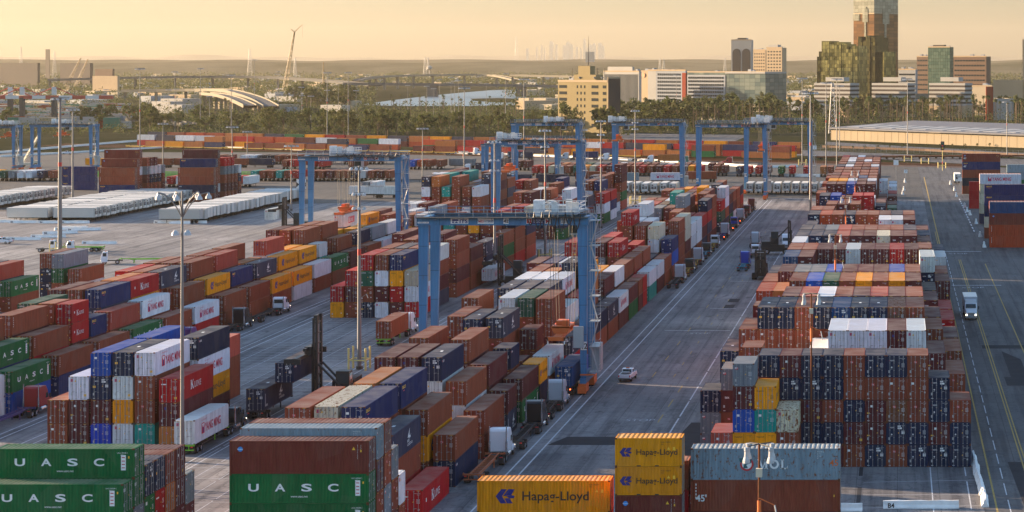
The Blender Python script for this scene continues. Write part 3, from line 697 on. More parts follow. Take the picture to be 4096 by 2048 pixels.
# --- brown and navy piles far left
FL="tall brown piles beyond the parked reefers"
for xl,t in ((-271.5,0),(-244.7,1)):
    across(xl+12.192,680,[h_]*4,["rrNN","rrnr"][t],12.192,FL,1,1+t); across(xl+11.9,682.8,[h_]*5,["Brrrb","Nrrbb"][t],12.192,FL,2,1+t); across(xl+11.2,687,[h_]*6,["Brwrbv","brrrvb"][t],12.192,FL,3,1+t)
    for k in range(5): across(xl+12.6+k*.35,690+2.7*k,[h_]*(5 if k<3 else 4),R.choice(["rybrv","bvnrb","kyrbr"]),12.192,FL,4+k,1+t)
across(-299,745,[h_]*3,"NNN",12.192,FL,9,1)
# --- boxes on chassis in rows and along the rail yard
CHS=[]
def rowbox(blk, y, xs, cols, L=12.192, z=1.25, rz=0.0, row=1):
    for k,(x,c) in enumerate(zip(xs,cols)):
        if c==' ': continue
        addbox(c,L,s_ if L<7 else h_,x,y,z,rz,blk,row,k+1,1,R.randrange(99)); CHS.append((x,y+(L/2 if abs(rz)<.1 else 1.2),L,rz))
WR="rows of boxes on chassis"
rowbox(WR,800,[-257.5+3.35*k for k in range(18)],"trrtrk rrbrrnvrbr",row=1)
rowbox(WR,889,[-272.5,-269.2,-260,-256.5,-243,-239.6,-219,-215.7,-212.3,-209,-204],"rkkkrrruRrr",row=2)
rowbox(WR,838,[-152+3.45*k for k in range(24)],"kkerrcoekbnrrkrbkrbok rb",row=3)
rowbox(WR,858,[-150+3.5*k for k in range(22)],"rrprccynkwrkbryvprb br",row=4)
rowbox(WR,832,[-66,-62,-58,-54,-48.5,-44,-38,-31,-28,-24.5],"nkkbgkkprd",row=5)
rowbox(WR,800,[-363,-358,-354.5,-351,-347.5,-343,-338.5],"ocywwnr",row=6)
rowbox(WR,786,[-108,-91],"Mw",rz=math.radians(90),row=7); rowbox(WR,775,[-148,-134],"Wn",rz=math.radians(90),row=7); rowbox(WR,795,[-78,-122],"rr",rz=math.radians(90),row=7)
rowbox(WR,935,[-330+4*k for k in range(24)],"rr rb wwddrrr yrr krorr b",row=8)
rowbox(WR,905,[-362,-334,-322,-300,-288,-262],"orrrnr",rz=math.radians(75),row=9)
rowbox(WR,792,[-300],"v",row=10); rowbox(WR,760,[-291,-287.5,-284],"kvv",row=10); rowbox(WR,760,[-276.5,-273,-269.5,-266,-262.5,-259,-255,-251.5,-247.5],"kKvvopkkv",row=11)
rowbox(WR,725,[-193,-190],"yv",row=12); rowbox(WR,700,[-186,-180],"Kv",rz=math.radians(90),row=12)
rowbox(WR,900,[-196,-178],"yW",rz=math.radians(75),row=13); rowbox(WR,880,[-167,-163.5],"bb",row=13)
x,y=W(960,690,4); rowbox(WR,y,[-268],"o",rz=math.radians(70),row=14)
RY="double-stacked boxes along the rail line"
RA=math.radians(90-20)
q=random.Random(31)
for line_ in range(3):
    t=0
    for k in range(30):
        t0=k*13.6-60; x=-371+.937*t0*1.0+line_*2; y=1100-.375*t0+line_*11
        if x>-25: break
        if q.random()<.1 and line_<2: continue
        n=1 if (line_==0 and q.random()<.55) else 2
        for tt in range(n):
            c=q.choice("pppporrrRkkpbNWg") if not (tt==1 and line_==1 and q.random()<.3) else 'w'
            addbox(c,12.192,h_,x,y-1.2,.95+tt*2.92+(1.2 if line_==2 else 0),RA,RY,line_+1,k+1,tt+1,q.randrange(99))
# ---------------------------------------------------------------- which containers the photo shows largest
def proj(x,y,z): return (VX+FP*x/y)/4, (VY+FP*(CH-z)/y)/4
def rank_boxes():
    Wd,Hd=1024,512; ids=np.full((Hd,Wd),-1,np.int32)
    yy,xx=np.mgrid[0:Hd,0:Wd]; xx=xx+.5; yy=yy+.5
    def fill(pts,i):
        xs=[p[0] for p in pts]; ys=[p[1] for p in pts]
        a,b=max(0,int(min(xs))),min(Wd,int(max(xs))+2); c,d=max(0,int(min(ys))),min(Hd,int(max(ys))+2)
        if a>=b or c>=d: return
        X=xx[c:d,a:b]; Y=yy[c:d,a:b]; mp=np.ones(X.shape,bool); mn=mp.copy()
        for k in range(len(pts)):
            x0,y0=pts[k]; x1,y1=pts[(k+1)%len(pts)]; e=(x1-x0)*(Y-y0)-(y1-y0)*(X-x0); mp&=e>=0; mn&=e<=0
        ids[c:d,a:b][mp|mn]=i
    for i in sorted(range(len(BOX)),key=lambda i:(-BOX[i]['y0'],BOX[i]['z'],)):
        b=BOX[i]; z0,z1=b['z'],b['z']+b['H']; x0,x1,y0,y1=b['x0'],b['x1'],b['y0'],b['y1']
        fill([proj(x0,y0,z1),proj(x1,y0,z1),proj(x1,y1,z1),proj(x0,y1,z1)],i)
        xs=x1 if x1<0 else x0
        if x1<0 or x0>0: fill([proj(xs,y0,z0),proj(xs,y0,z1),proj(xs,y1,z1),proj(xs,y1,z0)],i)
        fill([proj(x0,y0,z0),proj(x1,y0,z0),proj(x1,y0,z1),proj(x0,y0,z1)],i)
    cnt=np.bincount(ids[ids>=0],minlength=len(BOX))
    return cnt
PX=rank_boxes(); order=sorted(range(len(BOX)),key=lambda i:-PX[i])
KEEP=300; top=set(order[:KEEP])
ORD=["first","second","third","fourth","fifth","sixth","seventh","eighth","ninth","tenth","eleventh","twelfth","thirteenth","fourteenth"]
TIER=["bottom tier","second tier","third tier","fourth tier","fifth tier","sixth tier"]
used={}
for blk in sorted(set(b['blk'] for b in BOX)):   # renumber rows inside each block, nearest first
    rows=sorted(set(b['row'] for b in BOX if b['blk']==blk)); m={r:i for i,r in enumerate(rows)}
    for b in BOX:
        if b['blk']==blk: b['rr']=m[b['row']]
SH={RB:"east block",FB:"far half of east block",MB42:"crane 42 block",LB:"crane 38 block",SB:"middle block",KB:"block at left edge",FG1:"left front pile",FG2:"middle front pile",FG3:"right front pile",FR:"pile beyond the open road",FL:"pile beyond the reefers",WR:"boxes parked on chassis",RY:"boxes along the rail line"}
ordn=lambda k: ORD[k] if 0<=k<14 else str(k+1)+"th"
def label_box(b):
    ln={6:"short",12:"",13:"longer"}[int(b['L'])]
    t=TIER[b['tier']-1]
    if b['blk'] in (FG1,FG2,FG3,FR,FL): s=f"{CN[b['st']]} {ln} container, {t}, {ordn(b['rr'])} row, {['near','next','last'][min(2,b['col']-1)]} stack, {SH[b['blk']]}"
    else: s=f"{CN[b['st']]} {ln} container, {t}, row {b['rr']+1}, stack {b['col']} of {SH[b['blk']]}"
    s=" ".join(s.split())
    if s in used:
        used[s]+=1; s+=[""," behind"," farther"," far"][min(3,used[s]-1)]+("" if used[s]<5 else str(used[s]))
    else: used[s]=1
    return s
def scale_px(b): return FP/b['y0']/4
rest=[]
for i,b in enumerate(BOX):
    if i in top:
        sc=scale_px(b); lvl=2 if sc>7.4 else (1 if sc>4 else 0)
        if b['rz']>.1 and lvl==2 and b['x1']>-40: lvl=1
        make_container(b['st'],b['L'],b['H'],((b['x0']+b['x1'])/2,(b['y0']+b['y1'])/2,b['z']),b['rz'],label_box(b),"containers stacked in the yard",b['n'],lvl)
    else: rest.append(b)
# the remaining, smaller ones as one mass
def merge_boxes(lst, name, label, cat):
    V=[];F=[];M=[];C=[]; nv=0; cache={}; base=[]
    for b in lst:
        key=(b['L'],b['H'],b['st'])
        if key not in cache:
            me=body_mesh(b['L'],b['H'],b['st'],2); dl=door_mesh(-1,b['L'],b['H'],b['st'],0,False); dr=door_mesh(1,b['L'],b['H'],b['st'],0,False)
            parts=[]
            for q in (me,dl,dr):
                v=np.empty(len(q.vertices)*3,np.float32); q.vertices.foreach_get("co",v)
                parts.append((v.reshape(-1,3),[tuple(p.vertices) for p in q.polygons],[q.materials[p.material_index].name for p in q.polygons]))
            cache[key]=parts
        c=PAL[b['st']]; j=1+(R.random()-.5)*.3; cc=(min(1,c[0]*j),min(1,c[1]*j),min(1,c[2]*j),min(1,c[3]*1.2*R.random()))
        a=math.cos(b['rz']); s=math.sin(b['rz']); cx,cy=(b['x0']+b['x1'])/2,(b['y0']+b['y1'])/2
        for v,f,m in cache[key]:
            w=np.empty_like(v); w[:,0]=v[:,0]*a-v[:,1]*s+cx; w[:,1]=v[:,0]*s+v[:,1]*a+cy; w[:,2]=v[:,2]+b['z']
            V.append(w)
            for q,mm in zip(f,m):
                F.append(tuple(nv+k for k in q)); mm={'paint':'mpaint','roofpaint':'mroof'}.get(mm,mm)
                if mm not in base: base.append(mm)
                M.append(base.index(mm))
            C.append(np.tile(np.array(cc,np.float32),(len(v),1))); nv+=len(v)
    me=bpy.data.meshes.new(name); me.from_pydata(np.concatenate(V).tolist(),[],F)
    for q in base: me.materials.append(MAT[q])
    me.polygons.foreach_set("material_index",M)
    at=me.attributes.new("Col",'FLOAT_COLOR','POINT'); at.data.foreach_set("color",np.concatenate(C).ravel()); me.update()
    return tag(lk(bpy.data.objects.new(name,me)),label,cat,None,"stuff")
print("boxes",len(BOX),"kept",len(top),"px of last",PX[order[KEEP-1]])
if rest: merge_boxes(rest,"distant_containers","many smaller brown, red and white containers stacked farther off in the yard","containers")
# ---------------------------------------------------------------- ground, roads, markings
def ground_mat(name, c1, c2, tyre=.85, crack=.5, wet=0.0):
    m, nt, b = nm(name); tc = coords(nt)
    big = noise(nt, tc, .035, 5, .6); fine = noise(nt, tc, 1.4, 5, .7)
    c = mixc(nt, ramp(nt, big, .32, .68), c1, c2)
    c = mixc(nt, mth(nt,'MULTIPLY',ramp(nt, fine, .4, .75), .3), c, mixc(nt, 1.0, c, (.45,.45,.47), 'MULTIPLY'))
    st = noise(nt, vscale(nt, tc, (.55,.018,1)), 1.0, 5, .65)
    c = mixc(nt, mth(nt,'MULTIPLY',ramp(nt, st, .46, .66), tyre), c, mixc(nt, 1.0, c, (.42,.42,.45), 'MULTIPLY'))
    vo = nt.nodes.new("ShaderNodeTexVoronoi"); vo.feature = 'DISTANCE_TO_EDGE'; vo.inputs["Scale"].default_value = .42
    wv = nt.nodes.new("ShaderNodeVectorMath"); wv.operation='ADD'; nt.links.new(tc, wv.inputs[0])
    nn = nt.nodes.new("ShaderNodeTexNoise"); nn.inputs["Scale"].default_value=.9; nt.links.new(tc, nn.inputs["Vector"])
    nt.links.new(vscale(nt, nn.outputs[1], (1.6,1.6,0)), wv.inputs[1]); nt.links.new(wv.outputs[0], vo.inputs["Vector"])
    ck = mth(nt,'MULTIPLY', mth(nt,'SUBTRACT',1.0, ramp(nt, vo.outputs[0], .0, .035)), crack)
    c = mixc(nt, ck, c, mixc(nt, 1.0, c, (.3,.3,.32), 'MULTIPLY'))
    br=nt.nodes.new("ShaderNodeTexBrick"); br.offset=0.0; nt.links.new(tc,br.inputs["Vector"]); br.inputs["Scale"].default_value=1.0; br.inputs["Brick Width"].default_value=4.6; br.inputs["Row Height"].default_value=7.3; br.inputs["Mortar Size"].default_value=.05; br.inputs["Color1"].default_value=(1,1,1,1); br.inputs["Color2"].default_value=(.78,.78,.79,1); br.inputs["Mortar"].default_value=(.45,.45,.46,1)
    c = mixc(nt, .8, c, br.outputs[0], 'MULTIPLY')
    oil = ramp(nt, noise(nt, vscale(nt,tc,(.35,.12,1)), 1.0, 4, .6), .60, .70)
    c = mixc(nt, mth(nt,'MULTIPLY',oil,.6), c, (.035,.035,.04))
    nt.links.new(c, b.inputs["Base Color"]); b.inputs["Roughness"].default_value = .8; b.inputs["Specular IOR Level"].default_value = .12
    bp = nt.nodes.new("ShaderNodeBump"); bp.inputs["Strength"].default_value=.25; bp.inputs["Distance"].default_value=.05
    nt.links.new(fine, bp.inputs["Height"]); nt.links.new(bp.outputs[0], b.inputs["Normal"])
ground_mat("concrete",(.29,.278,.272),(.145,.142,.148))
ground_mat("asphalt",(.10,.098,.10),(.135,.13,.13),.8,.4)
ground_mat("farasphalt",(.115,.105,.095),(.085,.08,.075),.3,.25)
plain("linewhite",(.46,.47,.49),.8,var=.5,vs=1.2); plain("lineyellow",(.36,.25,.08),.8,var=.45,vs=1.5); plain("patch",(.036,.036,.04),.9,var=.3,vs=.5)
plain("slabline",(.34,.35,.37),.85,var=.5,vs=.8); plain("joint",(.05,.05,.055),.9,var=.4,vs=2.0); plain("barrier",(.72,.71,.68),.85,var=.25,vs=1.2)
m,nt,b=nm("terrain"); tc=coords(nt)
c=mixc(nt,ramp(nt,noise(nt,tc,.004,6,.65),.35,.65),(.042,.042,.024),(.022,.027,.013))
c=mixc(nt,ramp(nt,noise(nt,tc,.02,5,.7),.55,.7),c,(.075,.068,.05)); nt.links.new(c,b.inputs["Base Color"]); b.inputs["Roughness"].default_value=.95; b.inputs["Specular IOR Level"].default_value=0
g=MB(); g.face([(-60000,-200,-.15),(40000,-200,-.15),(40000,90000,-.15),(-60000,90000,-.15)],"terrain"); tag(g.build("terrain"),kind="structure")
g=MB(); g.face([(-420,60,0),(9.2,60,0),(9.2,925,0),(-60,955,0),(-190,1010,0),(-330,1060,0),(-420,1010,0)],"concrete"); tag(g.build("yard_ground"),kind="structure")
g=MB(); g.face([(9.2,60,.004),(140,60,.004),(140,860,.004),(9.2,925,.004)],"asphalt"); tag(g.build("road_surface"),kind="structure")
g=MB(); g.face([(-480,560,.003),(-125,700,.003),(-30,700,.003),(9.2,690,.003),(9.2,925,.003),(-60,955,.003),(-190,1010,.003),(-330,1062,.003),(-480,1062,.003)],"farasphalt"); tag(g.build("far_yard_ground"),kind="structure")
g=MB(); z=.008
def line(x,y0,y1,w,mat,dash=0,gap=0):
    y=y0
    while y<y1:
        e=min(y1,y+dash) if dash else y1
        if dash or y1-y0<60: g.face([(x-w/2,y,z),(x+w/2,y,z),(x+w/2,e,z),(x-w/2,e,z)],mat); y=e+gap
        else:
            while y<y1: e=min(y1,y+30); g.face([(x-w/2,y,z),(x+w/2,y,z),(x+w/2,e,z),(x-w/2,e,z)],mat); y=e
        if not dash and y>=y1: break
for x in (-44.75,-43.3): line(x,180,690,.2,"linewhite")
line(-29.0,240,560,.2,"linewhite",12,1.2); line(-31.4,190,300,.16,"lineyellow",6,6); line(-36.8,300,560,.14,"lineyellow",5,12); line(-33.6,300,560,.12,"lineyellow",3,9)
for x in (-69.6,-68.2,-83.6,-82.3): line(x,180,640,.16,"linewhite")
for x in (-108.4,-106.9,-112.5,-113.8): line(x,200,640,.18,"linewhite")
line(10.5,150,560,.2,"lineyellow"); line(11.9,150,500,.12,"linewhite",6,2.5); line(14.7,150,480,.17,"lineyellow"); line(15.1,150,480,.17,"lineyellow"); line(20.6,230,470,.2,"lineyellow"); line(11.0,505,830,.35,"lineyellow",30,.2)
line(21.5,560,700,.4,"linewhite",6,4)
# slab joints across the open apron, painted slot grid between the lanes
for k in range(34): y=276+2.9*k; g.face([(-105,y,z),(-70.5,y,z),(-70.5,y+.14,z),(-105,y+.14,z)],"slabline")
for k in range(9): x=-104+4.1*k; line(x,272,368,.14,"slabline")
for k in range(14): y=196+6.1*k; g.face([(-100,y,z),(-70,y,z),(-70,y+.12,z),(-100,y+.12,z)],"slabline") if y<240 else None
for k in range(7): line(-86+3.1*k,186,262,.13,"slabline",9,1)
for x in (-8.0,-12.6,-14.9): line(x,140,233,.3 if x>-12 else .15,"joint")
for k in range(11): y=188+4.1*k; g.face([(-16.5,y,z),(-6 if k%2 else 2,y,z),(-6 if k%2 else 2,y+.16,z),(-16.5,y+.16,z)],"joint")
for k in range(6): y=192+6.5*k; g.face([(-3.8,y,z),(8.8,y+1.2*(k%2),z),(8.8,y+.14+1.2*(k%2),z),(-3.8,y+.14,z)],"slabline")
line(-4.2,150,233,.45,"joint",20,6); line(-10.2,150,233,.4,"joint",14,5); line(3.8,160,233,.14,"linewhite"); line(7.8,160,233,.14,"linewhite",14,3)
for y in (352,384,432,478): g.face([(-41,y,z),(-29.5,y,z),(-29.5,y+.35,z),(-41,y+.35,z)],"linewhite") if y in(352,) else g.face([(-36,y,z),(-31,y,z),(-31,y+.3,z),(-36,y+.3,z)],"linewhite")
def road_word(s,x,y,h,w,mat="linewhite"): text(g,s,lambda a,b:(a,b,z+.002),x,y,h,mat,width=w,bold=.0)
road_word("STOP",-36.2,348,1.5,3.6,"slabline"); road_word("STOP",-35.8,263,1.6,3.8,"slabline"); road_word("STOP",-32.2,485,1.9,4.2,"slabline"); road_word("STOP",12.7,494,2.2,4.6,"slabline"); road_word("STOP",13.6,419,2.2,4.6,"slabline")
g.face([(11.0,500.5,z),(21,500.5,z),(21,501.2,z),(11,501.2,z)],"linewhite"); g.face([(11.5,424,z),(22,424,z),(22,424.6,z),(11.5,424.6,z)],"linewhite")
tag(g.build("road_markings"),kind="structure")
g=MB(); z2=.006
for a in ([(-43.2,246.5),(-34,246.5),(-33,252),(-41.6,252)],[(-29,233),(-24,233),(-24,262),(-27,262)],[(11.2,300),(17,300),(17,327),(19.6,318),(19.6,292),(16,292),(16,300)],[(13.5,211),(19.7,211),(19.7,226),(17.6,236),(13,236)],[(17,244),(19,244),(19,252),(17,252)],[(20.5,230),(30,236),(30,214),(22,214)],[(14,330),(22,330),(22,334),(14,334)],[(-33.5,394),(-31.4,394),(-31.4,400),(-33.5,400)],[(-33.5,384),(-31.6,384),(-31.6,390),(-33.5,390)],[(-113,395),(-110,395),(-104,428),(-106,428)]):
    g.face([(p[0],p[1],z2) for p in a],"patch")
g.face([(12.2,196,z2+.001),(16.5,196,z2+.001),(17.6,199,z2+.001),(17,203,z2+.001),(12.6,202,z2+.001)],"slabline")
tag(g.build("road_patches"),kind="structure")
# ---------------------------------------------------------------- concrete barriers
def barrier(x,y,ang,L,label,group="white concrete barriers in the yard",tint=(1,1,1,1)):
    mb=MB(); n=max(2,int(L/.8)); rr=random.Random(int(x*7+y))
    prof=[(-.4,0),(-.4,.12),(-.2,.4),(-.11,.85),(.11,.85),(.2,.4),(.4,.12),(.4,0)]
    k=len(mb.v); m=mb.mi("barrier")
    for i in range(n+1):
        for px,pz in prof: mb.v.append((-L/2+L*i/n+(rr.random()-.5)*.04,px*(1+(rr.random()-.5)*.1),pz*(1-(rr.random()*.1 if pz>.5 else 0))))
    for i in range(n):
        for j in range(7): mb.f.append((k+i*8+j,k+i*8+j+1,k+(i+1)*8+j+1,k+(i+1)*8+j)); mb.m.append(m)
    mb.f.append(tuple(k+j for j in range(8))[::-1]); mb.m.append(m); mb.f.append(tuple(k+n*8+j for j in range(8))); mb.m.append(m)
    if L>7: text(mb,"B4",lambda a,b:(a,-.42,b),-L/2+.5,.12,.5,"ink",bold=.03)
    return tag(mb.build("concrete_barrier",loc=(x,y,0),rz=ang),label,"barrier",group)
x,y=W(3684,2032); barrier(x,y,0,8.0,"long chipped white barrier marked B4 at the foot of the photo")
x,y=W(3400,2044); barrier(x,y,0,2.6,"short grey barrier beside the one marked B4")
for k in range(5):
    barrier(9.35-.08*k,214.5+5.5*k,math.radians(90+(k%3-1)*1.5),5.2,f"chipped white barrier at the east block's corner, {ORD[k]} from the foot of the photo")
for k,(px,py,L,a) in enumerate([(22,890,8,0),(96,892,8.5,0),(210,893,8,0),(300,893,8.5,0),(20,960,8,0),(103,960,8,0),(193,950,9,8),(240,935,9,25),(285,918,9,35),(335,922,9,20),(290,915,8,0),(398,976,9,0),(670,893,8,0),(780,893,7,0),(720,895,6,0)]):
    x,y=W(px,py); barrier(x,y,math.radians(a),L,f"white barrier by the parked reefers on the left apron, {ordn(k)} in the run","white barriers by the parked reefers")
for k in range(20):
    px=60+k*48; py=800+0*k
for k,(x0,y0,x1,y1) in enumerate([(0,765,330,684),(760,660,940,655),(500,655,720,660)]):
    pass
# ---------------------------------------------------------------- rubber-tyred gantry cranes
_m,_nt,_b=nm("craneblue"); _tc=coords(_nt)
_st=noise(_nt,vscale(_nt,_tc,(1.2,1.2,.12)),1.3,5,.7); _c=mixc(_nt,ramp(_nt,_st,.42,.7),(.05,.20,.38),(.035,.135,.26)); _c=mixc(_nt,mth(_nt,'MULTIPLY',ramp(_nt,noise(_nt,vscale(_nt,_tc,(1,1,.35)),2.2,6,.7),.6,.72),.5),_c,(.10,.07,.05))
_br=_nt.nodes.new("ShaderNodeTexBrick"); _br.offset=0; _sp=_nt.nodes.new("ShaderNodeSeparateXYZ"); _nt.links.new(_tc,_sp.inputs[0]); _cb=_nt.nodes.new("ShaderNodeCombineXYZ"); _nt.links.new(_sp.outputs[0],_cb.inputs[0]); _nt.links.new(_sp.outputs[2],_cb.inputs[1]); _nt.links.new(_cb.outputs[0],_br.inputs["Vector"])
_br.inputs["Scale"].default_value=1; _br.inputs["Brick Width"].default_value=3.1; _br.inputs["Row Height"].default_value=4.2; _br.inputs["Mortar Size"].default_value=.05; _br.inputs["Color1"].default_value=(1,1,1,1); _br.inputs["Color2"].default_value=(.88,.88,.9,1); _br.inputs["Mortar"].default_value=(.5,.5,.5,1)
_nt.links.new(mixc(_nt,1.0,_c,_br.outputs[0],'MULTIPLY'),_b.inputs["Base Color"]); _b.inputs["Roughness"].default_value=.5
plain("cranegrey",(.34,.35,.35),.5,.1); plain("craneorange",(.62,.12,.02),.55,var=.2); plain("glass",(.03,.045,.05),.15)
plain("lampglass",(.42,.42,.42),.25); plain("safety",(.85,.50,.05),.6)
def crane(xl, y, Wd, hb, number, tpos, spread, label, tz=None, signs=True, D=7.2, drop=9.0, lod=0, box=True):
    root=empty("gantry_crane",(xl,y,0)); tag(root,label,"gantry crane","blue gantry cranes over the container blocks")
    B="craneblue"; hg=hb+1.15
    for sx in (0,1):
        for sy in (0,1):
            mb=MB(); xo=0 if sx==0 else Wd; s=1 if sx==0 else -1; yy=0 if sy==0 else D
            pts=[(xo+s*.0,hb),(xo+s*1.45,hb),(xo+s*.95,2.2),(xo+s*.15,2.2)]
            mb.prism(pts if s>0 else pts[::-1],yy,yy+.75,B)
            if number and sy==0: 
                q=(xo+s*.18) if s>0 else (xo-.95); mb.box(q,yy-.03,6.2,q+.85,yy-.005,7.4,"white"); text(mb,str(number),lambda a,b:(a,yy-.04,b),q+.43,6.4,.8,"ink",bold=.02,center=True)
            mb.build("leg",root)
        x0=(0.1 if sx==0 else Wd-1.0)
        mb=MB(); mb.box(x0,-.6,1.5,x0+.9,D+1.4,2.2,B); mb.box(x0+.2,1.0,2.2,x0+.7,D-.3,2.7,B); mb.build("sill_beam",root)
        for yy in (-.3,D+.2):
            mb=MB(); mb.box(x0-.1,yy-.9,.35,x0+1.0,yy+1.7,1.5,"craneorange"); mb.box(x0-.15,yy-1.25,.25,x0+1.05,yy-.9,1.25,"craneorange")
            w=mb.build("wheel_truck",root)
            for q in (-.35,1.1):
                mb=MB(); mb.lathe((x0+.05,yy+q,.55),[(.52,0),(.55,.1),(.55,.7),(.52,.8)],12,"rubber",'x'); mb.build("wheel",w)
    for sy in (0,1):
        mb=MB(); yy=-.35 if sy==0 else D-.1; mb.box(-.15,yy,hb,Wd+.15,yy+1.1,hg,B); mb.box(-.15,yy-.05,hg-.06,Wd+.15,yy+1.15,hg+.0,"cranegrey",'b')
        gi=mb.build("girder",root)
        mb=MB(); n=12
        for i in range(n+1): mb.box(Wd*i/n-.04,yy-.75,hg,Wd*i/n+.04,yy-.67,hg+1.1,"cranegrey")
        for z in (.55,1.06): mb.box(0,yy-.74,hg+z,Wd,yy-.68,hg+z+.06,B)
        mb.box(-.1,yy-.8,hg-.1,Wd+.1,yy,hg+.0,"darksteel"); 
        for i in range(n): mb.tube((Wd*(i+.3)/n,yy-.75,hg-.1),(Wd*(i+.3)/n,yy,hg-.6),.04,n=4,mat=B)
        mb.build("walkway_railing",gi)
        if sy==0 and signs:
            fn=lambda a,b,o=0:(a,yy-.012-o,b)
            def plate(u0,u1,m,name="sign_plate"):
                q=MB(); rect(q,fn,u0*Wd,hb+.22,u1*Wd,hb+.98,m); return q
            f2=lambda a,b:(a,yy-.025,b)
            q=plate(.195,.30,"white"); text(q,"ITS",f2,.248*Wd,hb+.34,.52,"navy",width=1.15,bold=.045)
            u=.2*Wd; rect(q,f2,u+.1,hb+.62,u+1.0,hb+.86,"navy"); rect(q,f2,u+.1,hb+.34,u+.35,hb+.56,"navy"); poly(q,f2,[(u+.45,hb+.34),(u+.95,hb+.34),(u+.72,hb+.58)],"navy"); q.build("sign_plate",gi)
            if number in (42,41,44,43):
                q=plate(.355,.45,"white"); text(q,"MES",f2,.36*Wd,hb+.42,.34,"red",width=.75,bold=.03); text(q,"HYBRID",f2,.395*Wd,hb+.42,.36,"navy",width=1.25,bold=.02); q.build("sign_plate",gi)
            q=plate(.507,.537,"white"); text(q,str(number),f2,.522*Wd,hb+.36,.5,"ink",bold=.03,center=True); q.build("number_plate",gi)
            q=plate(.642,.675,"white"); rect(q,f2,.645*Wd,hb+.3,.672*Wd,hb+.9,"red"); disc(q,lambda a,b:(a,yy-.03,b),.658*Wd,hb+.62,.17,"white",12,.09); q.build("sign_plate",gi)
            q=plate(.676,.75,"navy"); text(q,"PACECO-MITSUI",f2,.68*Wd,hb+.64,.22,"white",width=1.62,bold=.01); text(q,"TRANSTAINER",f2,.68*Wd,hb+.34,.22,"white",width=1.55,bold=.01); q.build("sign_plate",gi)
            q=plate(.751,.785,"white"); text(q,"M",f2,.768*Wd,hb+.32,.54,"red",bold=.06,center=True); q.build("sign_plate",gi)
            q=plate(.845,.885,"white"); text(q,"S.W.L",f2,.865*Wd,hb+.64,.24,"ink",width=.8,center=True,bold=.01); text(q,"40.6T",f2,.865*Wd,hb+.32,.24,"ink",width=.8,center=True,bold=.01); q.build("sign_plate",gi)
            q=MB(); rect(q,fn,.0,hb+.28,1.6,hb+.5,"white"); text(q,"CAB HEIGHT 73FT",f2,.1,hb+.33,.12,"ink",width=1.4,bold=0); q.build("sign_plate",gi)
    mb=MB()
    for x in (.2,Wd-.9): mb.box(x,.75,hb+.15,x+.7,D-.1,hg-.1,B)
    mb.build("end_beam",root)
    # trolley with machinery
    tx=tpos*Wd
    mb=MB(); mb.box(tx-2.6,-.1,hg+.35,tx+2.6,D+.7,hg+.7,"cranegrey")
    for q in (-2.3,2.0): mb.box(tx+q,.2,hg+.02,tx+q+.3,.6,hg+.35,"darksteel"); mb.box(tx+q,D,hg+.02,tx+q+.3,D+.4,hg+.35,"darksteel")
    tr=mb.build("trolley",root)
    mb=MB(); mb.box(tx-.9,2.0,hg+.7,tx+.9,5.4,hg+1.5,"cranegrey"); mb.lathe((tx-1.9,2.6,hg+1.3),[(.5,0),(.5,3.4)],10,"cranegrey",'y'); mb.lathe((tx+1.5,2.2,hg+1.2),[(.42,0),(.42,1.9)],10,"cranegrey",'y')
    mb.box(tx-2.5,4.8,hg+.7,tx-1.5,6.4,hg+2.0,"cranegrey"); mb.build("hoist_machinery",tr)
    mb=MB()
    for i in range(9):
        x=tx-2.6+5.2*i/8
        for yy in (-.1,D+.7): mb.box(x-.04,yy-.04,hg+.7,x+.04,yy+.04,hg+1.8,"white")
    for yy in (-.1,D+.7):
        for z in (1.2,1.75): mb.box(tx-2.6,yy-.04,hg+z,tx+2.6,yy+.04,hg+z+.07,"white")
    for x in (tx-2.6,tx+2.6):
        for z in (1.2,1.75): mb.box(x-.04,-.1,hg+z,x+.04,D+.7,hg+z+.07,"white")
    for x,yy in ((tx-1.2,1.0),(tx+.8,1.4),(tx+1.9,.6),(tx,D-.6)): mb.box(x,yy,hg+.7,x+.9,yy+.06,hg+2.1,"white"); mb.box(x,yy-.5,hg+2.05,x+.9,yy+.06,hg+2.12,"white")
    mb.build("guard_rail",tr)
    mb=MB(); cx=tx+3.2 if tpos<.7 else tx+2.0
    mb.box(cx-.8,D*.3,hb-1.6,cx+.9,D*.3+2.4,hb+.6,"cranegrey"); mb.box(cx-.7,D*.3-.02,hb-1.3,cx+.8,D*.3,hb-.2,"glass"); mb.box(cx-.82,D*.3+.3,hb-1.3,cx-.8,D*.3+2.0,hb-.2,"glass"); mb.build("operator_cab",tr)
    # festoon cable in loops along the girder
    mb=MB(); n=7; x0=min(tx-1.5,Wd-8.5) if tpos>.6 else tx-1; span=(Wd-.8-x0); lo=1.7 if tpos>.6 else .9
    r=.075
    for i in range(n):
        a=x0+span*i/n; bq=x0+span*(i+1)/n; last=None
        for k in range(11):
            t=k/10; p=(a+(bq-a)*t,-.85,hg+.75-(1-(2*t-1)**2)*lo*1.25*(.85+.15*((i*37)%5)))
            if last: mb.tube(last,p,r,n=4,mat="black",cap=False)
            last=p
    mb.build("festoon_cable",root)
    if box:
        mb=MB(); bx=tx-3.6 if tpos>.6 else tx-2.9; mb.box(bx,0,hg+.1,bx+1.4,1.6,hg+2.4,"white"); mb.build("electrical_cabinet",root)
    # stairs and ladder on the right leg
    mb=MB(); X=Wd+.35
    mb.box(X,.1,3.0,X+.06,.16,hg+1.0,"cranegrey"); mb.box(X+.7,.1,3.0,X+.76,.16,hg+1.0,"cranegrey"); mb.box(X,2.0,3.0,X+.06,2.06,hg+1.0,"cranegrey"); mb.box(X+1.2,2.0,3.0,X+1.26,2.06,hg+1,"cranegrey")
    zz=3.0; k=0
